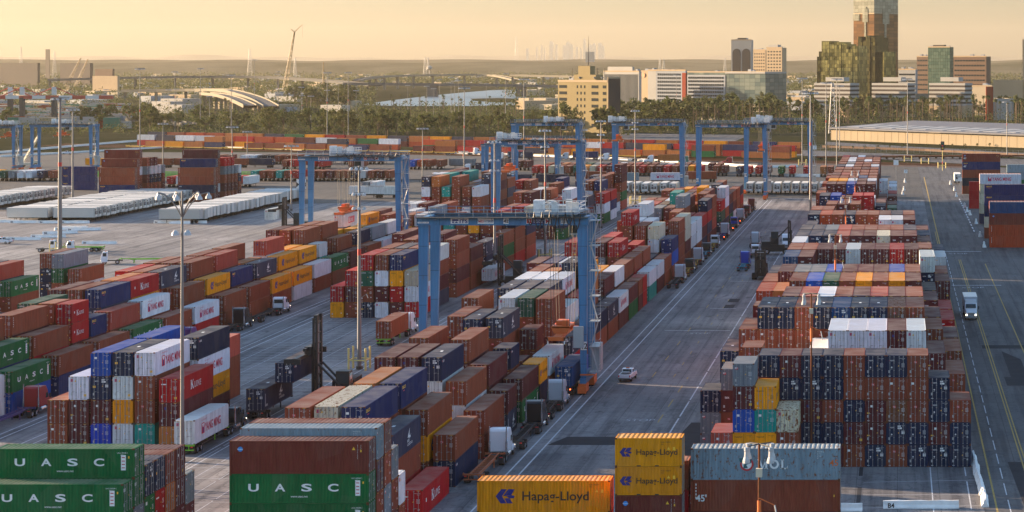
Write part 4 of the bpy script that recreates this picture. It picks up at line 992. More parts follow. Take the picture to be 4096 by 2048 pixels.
    while zz<hg+.5:
        mb.box(X-.1,-.1,zz,X+1.3,2.1,zz+.08,"cranegrey"); 
        for q in (.5,1.0): mb.box(X-.1,-.1,zz+q,X+1.3,-.05,zz+q+.05,"cranegrey"); mb.box(X+1.25,-.1,zz+q,X+1.3,2.1,zz+q+.05,"cranegrey")
        nz=min(zz+3.6,hg+.5); mb.tube((X+(.1 if k%2 else 1.1),.2,zz),(X+(1.1 if k%2 else .1),.2,nz),.07,n=4,mat="cranegrey"); mb.tube((X+(.1 if k%2 else 1.1),.8,zz),(X+(1.1 if k%2 else .1),.8,nz),.07,n=4,mat="cranegrey"); zz+=3.6; k+=1
    mb.build("stair_tower",root)
    if number==42: mb=MB(); mb.box(Wd-1.9,-.7,6.6,Wd-.5,-.03,9.6,"cranegrey"); mb.build("control_cabinet",root)
    mb=MB()
    mb.box(Wd+.2,2.4,2.7,Wd+1.4,5.6,6.6,"cranegrey"); mb.build("power_pack",root); mb=MB(); mb.box(Wd-.9,-.85,2.7,Wd+1.2,-.7,2.9,"craneorange"); mb.build("guard_bar",root)
    # ropes and spreader
    if spread:
        zs=hb-drop; ym=D/2+.3; S=spread
        mb=MB()
        for a in (-1.7,-1.2,1.2,1.7):
            for q in (-2.2,2.2): mb.tube((tx+a,ym+q*.9,hg+.3),(tx+a*.75,ym+q,zs+1.5),.035,n=4,mat="darksteel",cap=False)
        mb.build("hoist_ropes",root)
        mb=MB(); O="craneorange"
        mb.box(tx-.55,ym-6.0,zs+.05,tx+.55,ym+6.0,zs+.55,O); mb.box(tx-1.25,ym-6.1,zs,tx+1.25,ym-5.7,zs+.55,O); mb.box(tx-1.25,ym+5.7,zs,tx+1.25,ym+6.1,zs+.55,O)
        mb.prism([(tx-.9,zs+.55),(tx+.9,zs+.55),(tx+1.4,zs+1.5),(tx-1.4,zs+1.5)],ym-2.4,ym-2.1,O); mb.prism([(tx-.9,zs+.55),(tx+.9,zs+.55),(tx+1.4,zs+1.5),(tx-1.4,zs+1.5)],ym+2.1,ym+2.4,O)
        mb.box(tx-1.3,ym-2.4,zs+1.35,tx+1.3,ym+2.4,zs+1.6,O); mb.box(tx-.8,ym-1.2,zs+1.6,tx+.2,ym+1.2,zs+2.2,O); mb.box(tx+.2,ym-2,zs+1.6,tx+1.1,ym-.8,zs+2.4,O)
        for a in (-1.25,1.1):
            for q in (-6.1,5.85): mb.box(tx+a,ym+q,zs-.5,tx+a+.15,ym+q+.25,zs+.5,"white")
        mb.build("spreader",root)
    return root
crane(-68.3,285,24.1,24.0,42,.83,1,"blue gantry crane 42, the largest and nearest, over the block beside the open aisle",drop=16.2)
crane(-141.6,473,24.1,24.0,38,.42,1,"blue gantry crane 38 lifting a white box with a red panel",drop=12.6)
crane(-112.3,552,25.0,24.6,41,.18,1,"blue gantry crane 41 with the orange spreader near its left leg, behind crane 42",drop=7.5)
crane(-163.0,783,30,14.5,31,.72,0,"low blue gantry crane 31 seen through the legs of crane 41",box=False)
crane(-142,735,25,24.2,44,.62,0,"blue gantry crane 44, whose beam shows above that of crane 41")
crane(-102.4,717,25.5,24.8,40,.06,1,"blue gantry crane 40 over the parked white reefers, its trolley at the left end",drop=5.5)
crane(-69.7,691,24.4,25.0,43,.93,1,"blue gantry crane 43 at the far end of the block beside the aisle",drop=8.0)
crane(-55.5,722,24.4,25.0,39,.3,1,"blue gantry crane 39, standing over the far end of the open aisle",drop=8.0)
crane(-412,870,28,19,36,.85,1,"hazy blue gantry crane at the photo's left edge",signs=False,drop=4)
crane(-379,874,27,19.4,37,.45,1,"hazy blue gantry crane, second one in from the photo's left edge",signs=False,drop=4)
# the box hanging from crane 38
zt=24.0-12.6
make_container('K',12.192,2.896,(-141.6+.42*24.1,473+3.9,zt-2.93),0,"white container with red panel hanging from crane 38's orange spreader","containers on the move",0,1)
# ---------------------------------------------------------------- trucks
TC={'white':(.66,.68,.72),'silver':(.42,.44,.48),'black':(.015,.015,.018),'red':(.32,.02,.02),'maroon':(.12,.015,.02),'blue':(.01,.045,.36),'green':(.01,.14,.09),'purple':(.12,.03,.16)}
CC={'orange':(.36,.10,.035),'black':(.02,.02,.022),'green':(.16,.42,.03),'purple':(.05,.03,.14),'yellow':(.38,.22,.02),'teal':(.01,.18,.26),'blue':(.01,.05,.25),'grey':(.12,.12,.12),'maroon':(.1,.02,.02)}
for k,v in TC.items(): plain("truck_"+k,v,.3,.0,.08)
for k,v in CC.items(): plain("chassis_"+k,v,.6,.0,.25)
plain("chrome",(.5,.5,.52),.25,.8); plain("lightred",(.6,.02,.02),.4); plain("brakelight",(.9,.1,.02),.4,emit=((1,.12,.03),2.5)); plain("headlamp",(.9,.85,.7),.3,emit=((1,.85,.6),1.5))
_wh={}
def wheel(parent,x,y,r=.5,w=.28,dual=False):
    k=(r,w,dual)
    if k not in _wh:
        mb=MB(); ww=w*2+.06 if dual else w
        mb.lathe((0,0,0),[(r*.86,-ww/2),(r,-ww/2+.05),(r,ww/2-.05),(r*.86,ww/2)],14,"rubber",'x'); a=MB()
        mb.lathe((0,0,0),[(r*.5,-ww/2-.012),(r*.55,-ww/2-.004)],12,"chrome",'x'); mb.lathe((0,0,0),[(r*.55,ww/2+.004),(r*.5,ww/2+.012)],12,"chrome",'x')
        _wh[k]=mb.mesh("wheel")
    return inst("wheel",_wh[k],parent,(x,y,r))
def tractor(x,y,rz,c,label,sleeper=True,group="semi tractors in the yard"):
    """origin under the rear axle, nose toward +y"""
    root=empty("semi_tractor",(x,y,0),rz); tag(root,label,"semi truck",group); P="truck_"+c
    mb=MB(); mb.box(-.45,-1.3,.75,-.33,6.0,.98,"darksteel"); mb.box(.33,-1.3,.75,.45,6.0,.98,"darksteel"); mb.box(-.45,-1.3,.75,.45,-1.1,.98,"darksteel"); mb.box(-.5,-.6,.98,.5,.9,1.14,"darksteel"); mb.build("frame",root)
    y0=2.0 if sleeper else 2.7; top=3.75 if sleeper else 3.0
    mb=MB()
    pr=[(y0,1.0),(y0,top-.35),(y0+.15,top-.08),(y0+.9,top),(3.9 if sleeper else 4.3,top-.12),(4.45,2.95 if sleeper else 2.85),(4.85,2.05),(4.85,1.0)]
    mb.prismx(pr,-1.12,1.12,P); cab=mb.build("cab",root)
    bv=cab.modifiers.new("b",'BEVEL'); bv.width=.1; bv.segments=2; bv.limit_method='ANGLE'
    mb=MB(); mb.prismx([(4.86,.75),(4.86,2.02),(5.6,1.9),(6.55,1.6),(6.75,1.25),(6.75,.7)],-.78,.78,P)
    for s in (-1,1): mb.prismx([(5.1,.6),(5.25,1.1),(5.7,1.3),(6.15,1.2),(6.55,.95),(6.6,.6)],s*.8 if s>0 else -1.15,1.15 if s>0 else -.8,P)
    hd=mb.build("hood",root); bv=hd.modifiers.new("b",'BEVEL'); bv.width=.07; bv.segments=2; bv.limit_method='ANGLE'
    mb=MB(); mb.box(-.62,6.76,.8,.62,6.8,1.3,"chrome"); mb.box(-1.15,6.7,.42,1.15,6.95,.68,"chrome"); mb.build("grille_and_bumper",root)
    mb=MB(); mb.face([(-.98,4.86,2.1),(.98,4.86,2.1),(.92,4.5,2.82),(-.92,4.5,2.82)],"glass"); mb.build("windshield",cab,loc=(0,.03,.02))
    for s in (-1,1): mb=MB(); mb.box(s*1.115-.015,3.75,1.95,s*1.115+.015,4.5,2.65,"glass"); mb.build("side_window",cab)
    if not sleeper: mb=MB(); mb.box(-.8,y0-.02,1.9,.8,y0-.003,2.6,"glass"); mb.build("rear_window",cab)
    for s in (-1,1):
        mb=MB(); mb.tube((s*1.0,y0-.25,1.0),(s*1.0,y0-.25,top+.35),.075,n=8,mat="chrome"); mb.tube((s*1.0,y0-.25,1.2),(s*1.0,y0-.25,2.3),.13,n=8,mat="chrome"); mb.build("exhaust_stack",root)
        mb=MB(); mb.lathe((s*.92,2.3,.68),[(.3,0),(.33,.05),(.33,1.4),(.3,1.45)],12,"chrome",'y'); mb.build("fuel_tank",root)
        mb=MB(); mb.box(s*1.35-.1,4.55,1.85,s*1.35+.1,4.65,2.5,"black"); mb.box(min(s*1.1,s*1.3),4.58,2.3,max(s*1.1,s*1.3),4.62,2.35,"black"); mb.build("mirror",root)
        mb=MB(); mb.box(s*.95-.13,6.6,.85,s*.95+.13,6.72,1.05,"headlamp"); mb.build("headlight",root)
        mb=MB(); mb.box(s*.92-.28,-1.15,.25,s*.92+.28,-1.11,.9,"black"); mb.box(s*.92-.2,-1.17,.92,s*.92+.2,-1.12,1.0,"lightred"); mb.build("mudflap",root)
        wheel(root,s*1.02,5.7); wheel(root,s*.93,.65,dual=True); wheel(root,s*.93,-.65,dual=True)
    return root
def chassis(x,y,rz,c,L,label,group="container chassis in the yard",axles=2,brake=False):
    """origin under the front end, body toward -y"""
    root=empty("container_chassis",(x,y,0),rz); tag(root,label,"container chassis",group); P="chassis_"+c
    mb=MB()
    for s in (-1,1):
        mb.box(s*.48-.07,-L+.2,.95,s*.48+.07,-2.6,1.22,P); mb.box(s*.42-.06,-2.7,1.12,s*.42+.06,-.1,1.26,P)
    n=int(L/.95)
    for i in range(n): mb.box(-.42,-L+.5+i*.95,1.02,.42,-L+.62+i*.95,1.16,P)
    mb.build("main_rails",root)
    for yy in (-L+.1,-.2): mb=MB(); mb.box(-1.2,yy-.12,1.08,1.2,yy+.12,1.24,P); mb.box(-1.2,yy-.1,1.24,-1.08,yy+.1,1.34,P); mb.box(1.08,yy-.1,1.24,1.2,yy+.1,1.34,P); mb.build("bolster",root)
    mb=MB(); mb.box(-1.15,-L-.02,.55,1.15,-L+.06,.68,P); mb.box(-.6,-L-.02,.68,-.5,-L+.06,1.08,P); mb.box(.5,-L-.02,.68,.6,-L+.06,1.08,P); mb.build("rear_bumper",root)
    for s in (-1,1):
        mb=MB(); mb.box(s*.9-.13,-L-.05,.92,s*.9+.13,-L+.02,1.04,"brakelight" if brake else "lightred"); mb.build("tail_light",root)
        for k in range(axles): wheel(root,s*.88,-L+1.3+k*1.25,dual=True)
        mb=MB(); mb.box(s*.5-.06,-3.4,.15,s*.5+.06,-3.25,1.1,P); mb.build("landing_leg",root)
        mb=MB(); mb.box(s*.88-.28,-L+.45,.2,s*.88+.28,-L+.49,.85,"black"); mb.build("mudflap",root)
    return root
def carried(st,L,H,x,y,rz,label,n=0,z=1.27): return make_container(st,L,H,(x,y,z),rz,label,"containers on truck chassis",n,1,"shipping_container","shipping container")
A=-47.0
CNX=lambda k:ORD[k]
# trucks waiting beside the block under crane 42, nearest first
tractor(-47.3,235,0,'white',"white semi tractor with tall black exhaust, nearest in the queue beside crane 42's block"); chassis(-47.3,235.3,0,'orange',12.2,"rust-orange empty chassis behind the nearest white tractor")
tractor(-46.6,254.5,0,'black',"black semi tractor with chrome exhaust, second in the queue beside crane 42's block"); chassis(-46.6,254.8,0,'black',12.2,"black empty chassis behind the black tractor in the queue")
tractor(-46.7,271.3,0,'silver',"silver-blue semi tractor waiting behind the truck under crane 42"); chassis(-46.7,271.5,0,'black',8.6,"short black chassis behind the silver-blue tractor near crane 42")
chassis(-47.2,295.2,0,'black',12.6,"chassis under the teal container being loaded below crane 42",brake=True); tractor(-47.2,295,0,'blue',"blue tractor hidden ahead of the teal container below crane 42"); carried('q',12.192,2.896,-47.2,288.9,0,"dark teal container just set on a truck by crane 42's orange spreader")
qs=[(429,'silver',True,'black',"silver"),(449,'black',False,'yellow',"black"),(468,'silver',True,'yellow',"silver tall-roofed"),(489,'black',False,'teal',"black day-cab"),(511,'white',False,'yellow',"white day-cab"),(541,'silver',True,'purple',"silver sleeper"),(572,'blue',False,'black',"blue day-cab"),(595,'silver',True,'black',"silver high-roofed"),(620,'maroon',False,'maroon',"dark red day-cab"),(641,'maroon',True,'black',"dark red sleeper")]
for k,(yy,c,sl_,ch,w) in enumerate(qs):
    tractor(A,yy,0,c,f"{w} tractor, {ORD[k]} of the truck queue behind crane 42",sl_); chassis(A,yy+.3,0,ch,9.5 if k%2 else 12.2,f"{ch} chassis of the {ORD[k]} truck in the queue behind crane 42",brake=(k in (5,6,7)))
# aisle traffic
tractor(-35.2,459,0,'blue',"bright blue tractor driving up the middle of the open aisle"); chassis(-35.2,459.3,0,'teal',7.5,"blue empty chassis behind the bright blue tractor in the aisle")
tractor(-34.6,484,0,'white',"white day-cab tractor just ahead of the bright blue one",False); tractor(-36.6,512,0,'silver',"silver tall tractor, farthest of the three driving up the aisle"); 
tractor(-28.2,512,math.pi,'white',"white tractor facing the camera beside the east block's lift truck")
# lane of crane 38's block
tractor(-116.6,352,0,'black',"black sleeper tractor in the lane beside crane 38's block"); chassis(-116.6,352.3,0,'black',12.2,"black chassis behind the black sleeper tractor in crane 38's lane")
tractor(-116.6,374,0,'white',"white day-cab tractor ahead of the black one in crane 38's lane",False); chassis(-116.6,374.3,0,'black',12.2,"long dark chassis behind the white day-cab in crane 38's lane")
tractor(-116.8,326,0,'purple',"purple tractor half hidden behind the near end-on pile"); tractor(-116.0,266,0,'red',"red sleeper tractor at the photo's left edge"); chassis(-116.0,266.5,0,'purple',14,"dark blue chassis behind the red tractor at the photo's left edge")
tractor(-110,441,0,'black',"black tractor beside the green white-lettered box in crane 38's lane"); chassis(-110,441.3,0,'black',12,"black chassis behind the tractor at the far end of crane 38's lane",brake=True)
# lane between the near piles
chassis(-85.6,252.6,0,'green',12.6,"bright green chassis under the white red-lettered container near the foot of the photo"); carried('w',12.192,2.896,-85.6,246.2,0,"white red-lettered container on a green chassis near the foot of the photo"); tractor(-85.6,253,0,'black',"black tractor pulling the white red-lettered container on a green chassis",False)
chassis(-84.6,276,0,'black',12.6,"black chassis under the near-black lettered container",); carried('W',12.192,2.896,-84.6,269.6,0,"near-black white-lettered container on a chassis beside the middle block")
x,y=W(1020,1650); chassis(-75.6,284,0,'green',12.6,"bright green chassis carrying a short grey box beside the lift truck"); carried('d',6.058,2.591,-75.6,274.8,0,"short charcoal container on the rear of a green chassis beside the lift truck")
# truck lane seen through crane 42's left legs
chassis(-85.5,345,0,'green',12.6,"green chassis seen between crane 42's left legs"); carried('r',12.192,2.896,-85.5,338.6,0,"rust brown container on a green chassis seen between crane 42's left legs"); tractor(-85.5,345.3,0,'white',"white tractor pulling the brown box between crane 42's left legs")
chassis(-91.5,432,0,'green',12.6,"green chassis below the lift truck beside crane 42's beam"); carried('w',12.192,2.591,-86.3,427,0,"white red-lettered container held low by the lift truck under crane 42's beam")
# white pickup
def pickup(x,y,rz,label,c="truck_white"):
    root=empty("pickup_truck",(x,y,0),rz); tag(root,label,"pickup truck")
    mb=MB(); mb.prismx([(-2.6,.45),(-2.6,1.15),(-.55,1.2),(-.1,1.2),(1.2,1.15),(2.3,1.0),(2.55,.8),(2.6,.45)],-.9,.9,c); b=mb.build("body",root); bv=b.modifiers.new("b",'BEVEL'); bv.width=.06; bv.segments=2
    mb=MB(); mb.prismx([(-.62,1.15),(-.5,1.72),(.55,1.72),(1.15,1.15)],-.8,.8,c); q=mb.build("cabin",b); bv=q.modifiers.new("b",'BEVEL'); bv.width=.05
    mb=MB(); mb.face([(-.66,-.66,1.22),(.66,-.66,1.22),(.62,-.56,1.66),(-.62,-.56,1.66)][::-1],"glass"); mb.build("rear_window",q,loc=(0,-.03,0)); mb=MB(); mb.face([(-.7,1.16,1.2),(.7,1.16,1.2),(.64,.66,1.66),(-.64,.66,1.66)],"glass"); mb.build("windshield",q,loc=(0,.03,.01))
    for s in (-1,1): mb=MB(); mb.box(s*.805-.01,-.4,1.22,s*.805+.01,.6,1.62,"glass"); mb.build("side_window",q)
    mb=MB(); mb.box(-.75,-2.45,1.16,.75,-.75,1.19,"darksteel"); mb.box(-.5,-2.0,1.18,.5,-1.0,1.4,"steel"); mb.build("truck_bed",root)
    mb=MB(); mb.box(-.92,-2.72,.42,.92,-2.58,.62,"darksteel"); mb.build("rear_bumper",root)
    mb=MB(); mb.box(-.25,-.1,1.73,.25,.1,1.86,"orange"); mb.build("beacon",root)
    for s in (-1,1):
        mb=MB(); mb.box(s*.82-.07,-2.64,.75,s*.82+.07,-2.6,1.05,"lightred"); mb.build("tail_light",root); mb=MB(); mb.box(s*.7-.12,2.58,.68,s*.7+.12,2.63,.84,"headlamp"); mb.build("headlight",root)
        mb=MB(); mb.box(s*1.0-.08,.9,1.15,s*1.0+.08,.98,1.35,c); mb.build("mirror",root)
        wheel(root,s*.82,-1.6,.36,.24); wheel(root,s*.82,1.6,.36,.24)
    return root
pickup(-40.1,297.5,math.radians(-4),"white pickup with an orange roof beacon alone in the open aisle")
x,y=W(145*1,712); pickup(*W(268*1.0,617),math.radians(95),"white pickup parked far left beyond the piles"); x,y=W(2540,842); pickup(x,y,math.radians(-60),"white pickup at the foot of a lamp mast near the aisle's far end"); x,y=W(8,975); pickup(x,y,math.radians(80),"white pickup cut by the photo's left edge"); 
# box truck on the right-hand road
def boxtruck(x,y,rz,label):
    root=empty("box_truck",(x,y,0),rz); tag(root,label,"box truck")
    mb=MB(); mb.box(-1.25,-6.4,1.0,1.25,1.0,3.9,"truck_silver"); mb.build("cargo_box",root)
    mb=MB(); mb.prismx([(1.25,.8),(1.25,2.9),(2.6,2.85),(3.1,2.0),(3.1,.8)],-1.1,1.1,"truck_white"); mb.prismx([(3.1,.7),(3.1,1.9),(4.3,1.55),(4.5,1.1),(4.5,.7)],-.95,.95,"truck_white"); c=mb.build("cab",root); bv=c.modifiers.new("b",'BEVEL'); bv.width=.08; bv.segments=2; bv.limit_method='ANGLE'
    mb=MB(); mb.face([(-.95,3.12,2.05),(.95,3.12,2.05),(.9,2.68,2.75),(-.9,2.68,2.75)],"glass"); mb.build("windshield",c,loc=(0,.03,.02)); mb=MB(); mb.box(-.6,4.5,.8,.6,4.54,1.35,"chrome"); mb.box(-1.1,4.45,.4,1.1,4.65,.7,"chrome"); mb.build("grille",root)
    mb=MB(); mb.box(-1.0,1.0,2.9,1.0,2.2,3.4,"truck_white"); mb.build("wind_deflector",root)
    for s in (-1,1):
        mb=MB(); mb.box(s*.85-.14,4.4,.85,s*.85+.14,4.53,1.1,"headlamp"); mb.build("headlight",root); mb=MB(); mb.box(s*1.4-.1,2.8,1.8,s*1.4+.1,2.9,2.4,"black"); mb.build("mirror",root)
        wheel(root,s*.98,3.7); wheel(root,s*.9,-3.6,dual=True); wheel(root,s*.9,-4.9,dual=True)
    return root
boxtruck(13.5,371,math.pi,"white box truck facing the camera on the right-hand road")
# yard tractors and green chassis on the apron
def yardtractor(x,y,rz,label):
    root=empty("yard_tractor",(x,y,0),rz); tag(root,label,"yard tractor","small white yard tractors")
    mb=MB(); mb.box(-.45,-1.2,.7,.45,3.4,.95,"darksteel"); mb.box(-1.15,2.2,.6,1.15,3.6,1.2,"truck_white"); mb.build("frame",root)
    mb=MB(); mb.prismx([(2.1,1.2),(2.15,2.95),(3.2,2.95),(3.6,2.0),(3.65,1.2)],-1.1,.55,"truck_white"); c=mb.build("cab",root); bv=c.modifiers.new("b",'BEVEL'); bv.width=.06
    mb=MB(); mb.face([(-1.0,3.62,2.02),(.45,3.62,2.02),(.42,3.24,2.8),(-.98,3.24,2.8)],"glass"); mb.build("windshield",c,loc=(0,.03,0))
    for x2 in (-1.115,.56): mb=MB(); mb.box(x2-.01,2.4,1.9,x2+.01,3.2,2.7,"glass"); mb.build("side_window",c)
    mb=MB(); mb.tube((.9,2.2,1.2),(.9,2.2,3.2),.08,n=8,mat="chrome"); mb.build("exhaust_stack",root); mb=MB(); mb.box(-.5,2.4,2.96,-.2,2.7,3.1,"orange"); mb.build("beacon",root)
    for s in (-1,1): wheel(root,s*.98,2.8); wheel(root,s*.9,0,dual=True); mb=MB(); mb.box(s*.8-.12,3.6,.8,s*.8+.12,3.64,1.0,"headlamp"); mb.build("headlight",root)
    return root
def at(px,py): return W(px,py)
x,y=at(470,1055); yardtractor(x,y,math.radians(110),"white yard tractor pulling a green chassis across the left apron"); chassis(x+.5,y-.1,math.radians(98),'green',12.2,"lime green empty chassis behind the white yard tractor on the left apron")
x,y=at(165,1008); yardtractor(x,y,math.radians(-85),"white yard tractor with black frame by the tall lamp mast"); x,y=at(330,1010); yardtractor(x,y,math.radians(95),"white yard tractor half hidden behind the slate grey container"); x,y=at(-5,1005); chassis(x+14,y,math.radians(90),'green',12.2,"lime green chassis cut by the photo's left edge")
# trucks along the rail yard, far off
far=[(1712,728,'white',-80,'black',None),(1900,690,'white',95,'black','n'),(2030,640,'white',88,'black','W'),(2290,640,'silver',90,'black','N'),(2450,643,'white',80,'grey',None),(2630,652,'white',90,'black','p'),(2770,655,'green',95,'black',None),(2945,660,'red',92,'black',None),(1880,620,'white',-70,'black',None)]
for k,(px,py,c,a,ch,bx) in enumerate(far):
    x,y=at(px,py); rz=math.radians(a); tractor(x,y,rz,c,f"{c} tractor {['on the open apron right of crane 38','behind a dark trailer','pulling a dark lettered box beside crane 31','pulling a navy box by the rail','parked by the barrier line','pulling a tan box along the rail yard','stopped behind crane 40','in front of the yellow rail cars','beside the black trailer racks'][k]}",True,"trucks far off by the rail yard")
    chassis(x,y,rz,ch,13,f"{ch} chassis of the {c} truck {['on the open apron','behind crane 41','beside crane 31','by the rail line','by the barrier line','with the tan box','behind crane 40','by the yellow rail cars','by the trailer racks'][k]}","chassis far off by the rail yard")
    if bx: d=Vector((math.sin(rz),-math.cos(rz))); carried(bx,12.192,2.896,x+d.x*6.4,y+d.y*6.4,rz,f"{CN[bx]} container on the far {c} truck by the rail yard")
# ---------------------------------------------------------------- lift trucks for boxes
plain("liftblack",(.022,.02,.018),.55,.1,.2)
def lift(x,y,rz,mast,label,c="liftblack"):
    """origin under the mast, body toward -y"""
    root=empty("container_lift_truck",(x,y,0),rz); tag(root,label,"lift truck","tall lift trucks between the blocks")
    mb=MB()
    for s in (-1,1): mb.box(s*1.0-.2,-.45,.4,s*1.0+.2,-.15,mast,c); mb.box(s*1.0-.2,0,.4,s*1.0+.2,.25,mast*.97,c); mb.box(s*.6-.12,.3,1.0,s*.6+.12,.5,mast*.7,c)
    for k in range(int(mast/1.4)): mb.box(-1.05,-.35,.9+k*1.4,1.05,-.05,1.05+k*1.4,c)
    for z in (1.2,mast*.35,mast*.62,mast-.4): mb.box(-1.0,-.15,z,1.0,.15,z+.35,c)
    mb.box(-1.25,.0,mast-.7,1.25,.2,mast-.55,c); mb.tube((0,-.2,1.2),(0,-.2,mast*.9),.09,n=6,mat="steel"); mb.build("mast",root)
    mb=MB(); mb.box(-1.25,-6.6,.7,1.25,-.6,1.7,c); mb.box(-1.2,-6.9,.9,1.2,-4.6,3.2,c); mb.box(-1.2,-4.6,1.6,1.2,-1.2,2.4,c); b=mb.build("chassis_body",root)
    mb=MB(); mb.box(-.8,-4.6,2.4,.8,-2.8,5.6,c); cb=mb.build("cab",b); mb=MB(); mb.box(-.82,-4.4,4.0,.82,-3.0,5.3,"glass"); mb.box(-.65,-2.81,3.9,.65,-2.78,5.3,"glass"); mb.box(-.65,-4.62,3.9,.65,-4.59,5.3,"glass"); mb.build("cab_window",cb)
    for s in (-1,1): mb=MB(); mb.tube((s*.9,-4.4,2.6),(s*.95,-.5,6.6),.16,n=6,mat=c); mb.build("tilt_cylinder",root); wheel(root,s*1.35,-.9,.75,.5,True); wheel(root,s*1.1,-5.6,.7,.5)
    mb=MB(); mb.tube((.75,-4.8,2.4),(.75,-4.8,4.3),.1,n=8,mat=c); mb.build("exhaust_pipe",root)
    return root
def liftspread(parent,z,side=1):
    mb=MB(); mb.box(-6.0,.9,z,6.0,1.5,z+.45,"liftblack"); mb.box(-1.6,.3,z+.2,1.6,1.2,z+1.4,"liftblack"); mb.box(-6.1,.4,z-.35,-5.8,2.6,z+.4,"liftblack"); mb.box(5.8,.4,z-.35,6.1,2.6,z+.4,"liftblack"); mb.box(-2.6,.7,z+.9,2.6,1.1,z+1.3,"liftblack"); mb.build("lifting_frame",parent)
l=lift(-78.4,270,math.radians(90),13.2,"black lift truck with tall mast beside the green chassis near crane 42"); liftspread(l,7.6)
carried('n',12.192,2.591,-80.9,270,0,"dark navy container raised by the lift truck near crane 42",0,4.9)
l=lift(-83.6,421,math.radians(90),11.0,"black lift truck seen below crane 42's beam"); liftspread(l,5.6)
l=lift(-170.5,556,math.radians(90),10.0,"dark lift truck left of crane 38, carrying a white box"); liftspread(l,6.6); carried('v',12.192,2.896,-172.8,556,0,"white container raised by the lift truck left of crane 38",0,4.0)
stack(-171.6,562,"2h","vr",12.192,KB,9,1) if False else None
x,y=W(3036,1128); lift(x,y+4,math.radians(180),6.5,"dark maroon lift truck tucked against the east block's aisle side"); l=lift(-26.6,494,math.radians(-90),8.4,"black lift truck with tall mast beside the white truck in the aisle")
# mobile crane on the far left
x,y=W(118,668); root=empty("mobile_crane",(x,y,0),math.radians(90)); tag(root,"cream mobile crane with a raised lattice arm parked far left","mobile crane")
plain("cream",(.55,.5,.38),.6)
mb=MB(); mb.box(-1.4,-5,.9,1.4,5,1.9,"cream"); mb.box(-1.2,-4.5,1.9,1.2,-2.2,2.9,"cream"); mb.build("carrier",root)
for s in (-1,1):
    for yy in (-3.4,3.4): wheel(root,s*1.4,yy,.95,.7)
mb=MB()
for s in (-.5,.5): mb.tube((s,2.5,2),(s*.8,-4.5,14),.16,n=5,mat="cream"); mb.tube((s,3.3,2),(s*.8,-3.9,14.3),.16,n=5,mat="cream")
for k in range(8): t=k/8; mb.tube((-.5,2.5-7*t,2+12*t),(.5,3.3-7.2*(t+.1),2+12.3*(t+.1)),.08,n=4,mat="cream")
mb.build("lattice_boom",root)
# ---------------------------------------------------------------- light masts
plain("mastgrey",(.17,.165,.16),.5,.3); plain("mastred",(.5,.03,.02),.5)
def mast(x,y,h,label,kind=0,r=.24,band=True,group="tall light masts over the yard"):
    root=empty("light_mast",(x,y,0)); tag(root,label,"light mast",group)
    mb=MB(); mb.tube((0,0,0),(0,0,h*.52),r*1.25,r,10,"mastgrey"); mb.tube((0,0,h*.52),(0,0,h),r,r*.6,10,"mastgrey")
    if band: mb.tube((0,0,h*.56),(0,0,h*.56+1.0),r*1.06,r*1.04,10,"mastred")
    mb.tube((0,0,0),(0,0,.5),r*2,r*2,8,"darksteel"); mb.build("pole",root)
    if kind==0:   # ring head with floodlights
        mb=MB(); mb.box(-2.3,-.12,h-.1,2.3,.12,h+.12,"mastgrey"); mb.box(-.12,-1.3,h-.1,.12,1.3,h+.12,"mastgrey"); hd=mb.build("head_frame",root)
        for k in range(8):
            xx=-2.2+4.4*k/7; mb=MB(); mb.lathe((xx,-.3 if k%2 else .3,h-.55),[(.34,0),(.3,.2),(.16,.42)],8,"lampglass"); mb.build("floodlight",hd)
    elif kind==1: # stacked floodlights on brackets
        for k,(zz,n) in enumerate(((h-.3,4),(h-4.2,3),(h-6.4,3))):
            mb=MB(); mb.box(-1.3 if k==0 else -.9,-.08,zz,1.3 if k==0 else .9,.08,zz+.12,"mastgrey"); hd=mb.build("bracket",root)
            for q in range(n):
                xx=-1.2+2.4*q/(n-1) if k==0 else -.8+1.6*q/(n-1); mb=MB(); mb.lathe((xx,-.25,zz-.35),[(.34,0),(.3,.22),(.14,.42)],8,"lampglass"); mb.build("floodlight",hd)
        mb=MB(); mb.tube((.2,0,h*.35),(1.1,0,h*.37),.05,n=5,mat="mastgrey"); mb.tube((1.1,0,h*.37),(1.35,0,h*.35),.06,n=5,mat="lampglass"); mb.build("arm",root)
    elif kind==2: # curved arms with big bells
        for k in range(7):
            a=2*math.pi*k/7+.3; d=Vector((math.cos(a),math.sin(a)*.8,0)); 
            mb=MB(); p0=Vector((0,0,h-3.2)); last=p0
            for t in (.25,.5,.75,1.0):
                p=p0+d*(3.0*t)+Vector((0,0,3.0*(1-(1-t)**2))); mb.tube(last,p,.07,n=5,mat="mastgrey",cap=False); last=p
            ar=mb.build("arm",root); mb=MB(); mb.lathe((last.x,last.y,last.z-.75),[(.40,0),(.36,.24),(.17,.5),(.12,.7)],10,"lampglass"); mb.build("floodlight",ar)
        for k in range(2): mb=MB(); mb.lathe(((-.7,.7)[k],-.3,h-5.2),[(.5,0),(.42,.3),(.16,.6)],10,"lampglass"); mb.build("floodlight",root)
    return root
masts=[]
def pm(x,y,h): return x,y,h
D_=[(151,240,31,0,.36,"tall mast standing on the left apron in front of the white yard tractors"),(183,273,None,0,.26,"thinner mast behind the double row of white reefers"),(907,307.7,31.3,1,.26,"mast with stacked floodlights beside the yellow bollard frame"),(1204,423,30.5,1,.26,"mast passing behind crane 42's beam"),(1375,482,31.3,1,.24,"mast rising through crane 42's machinery"),(1508,598,31,1,.22,"mast beside the tall end of the middle block"),(1597,671,31.6,1,.22,"mast between cranes 41 and 40 with yellow guard rails"),(2036,628,38,0,.3,"thick mast with red band at the aisle's far end")]
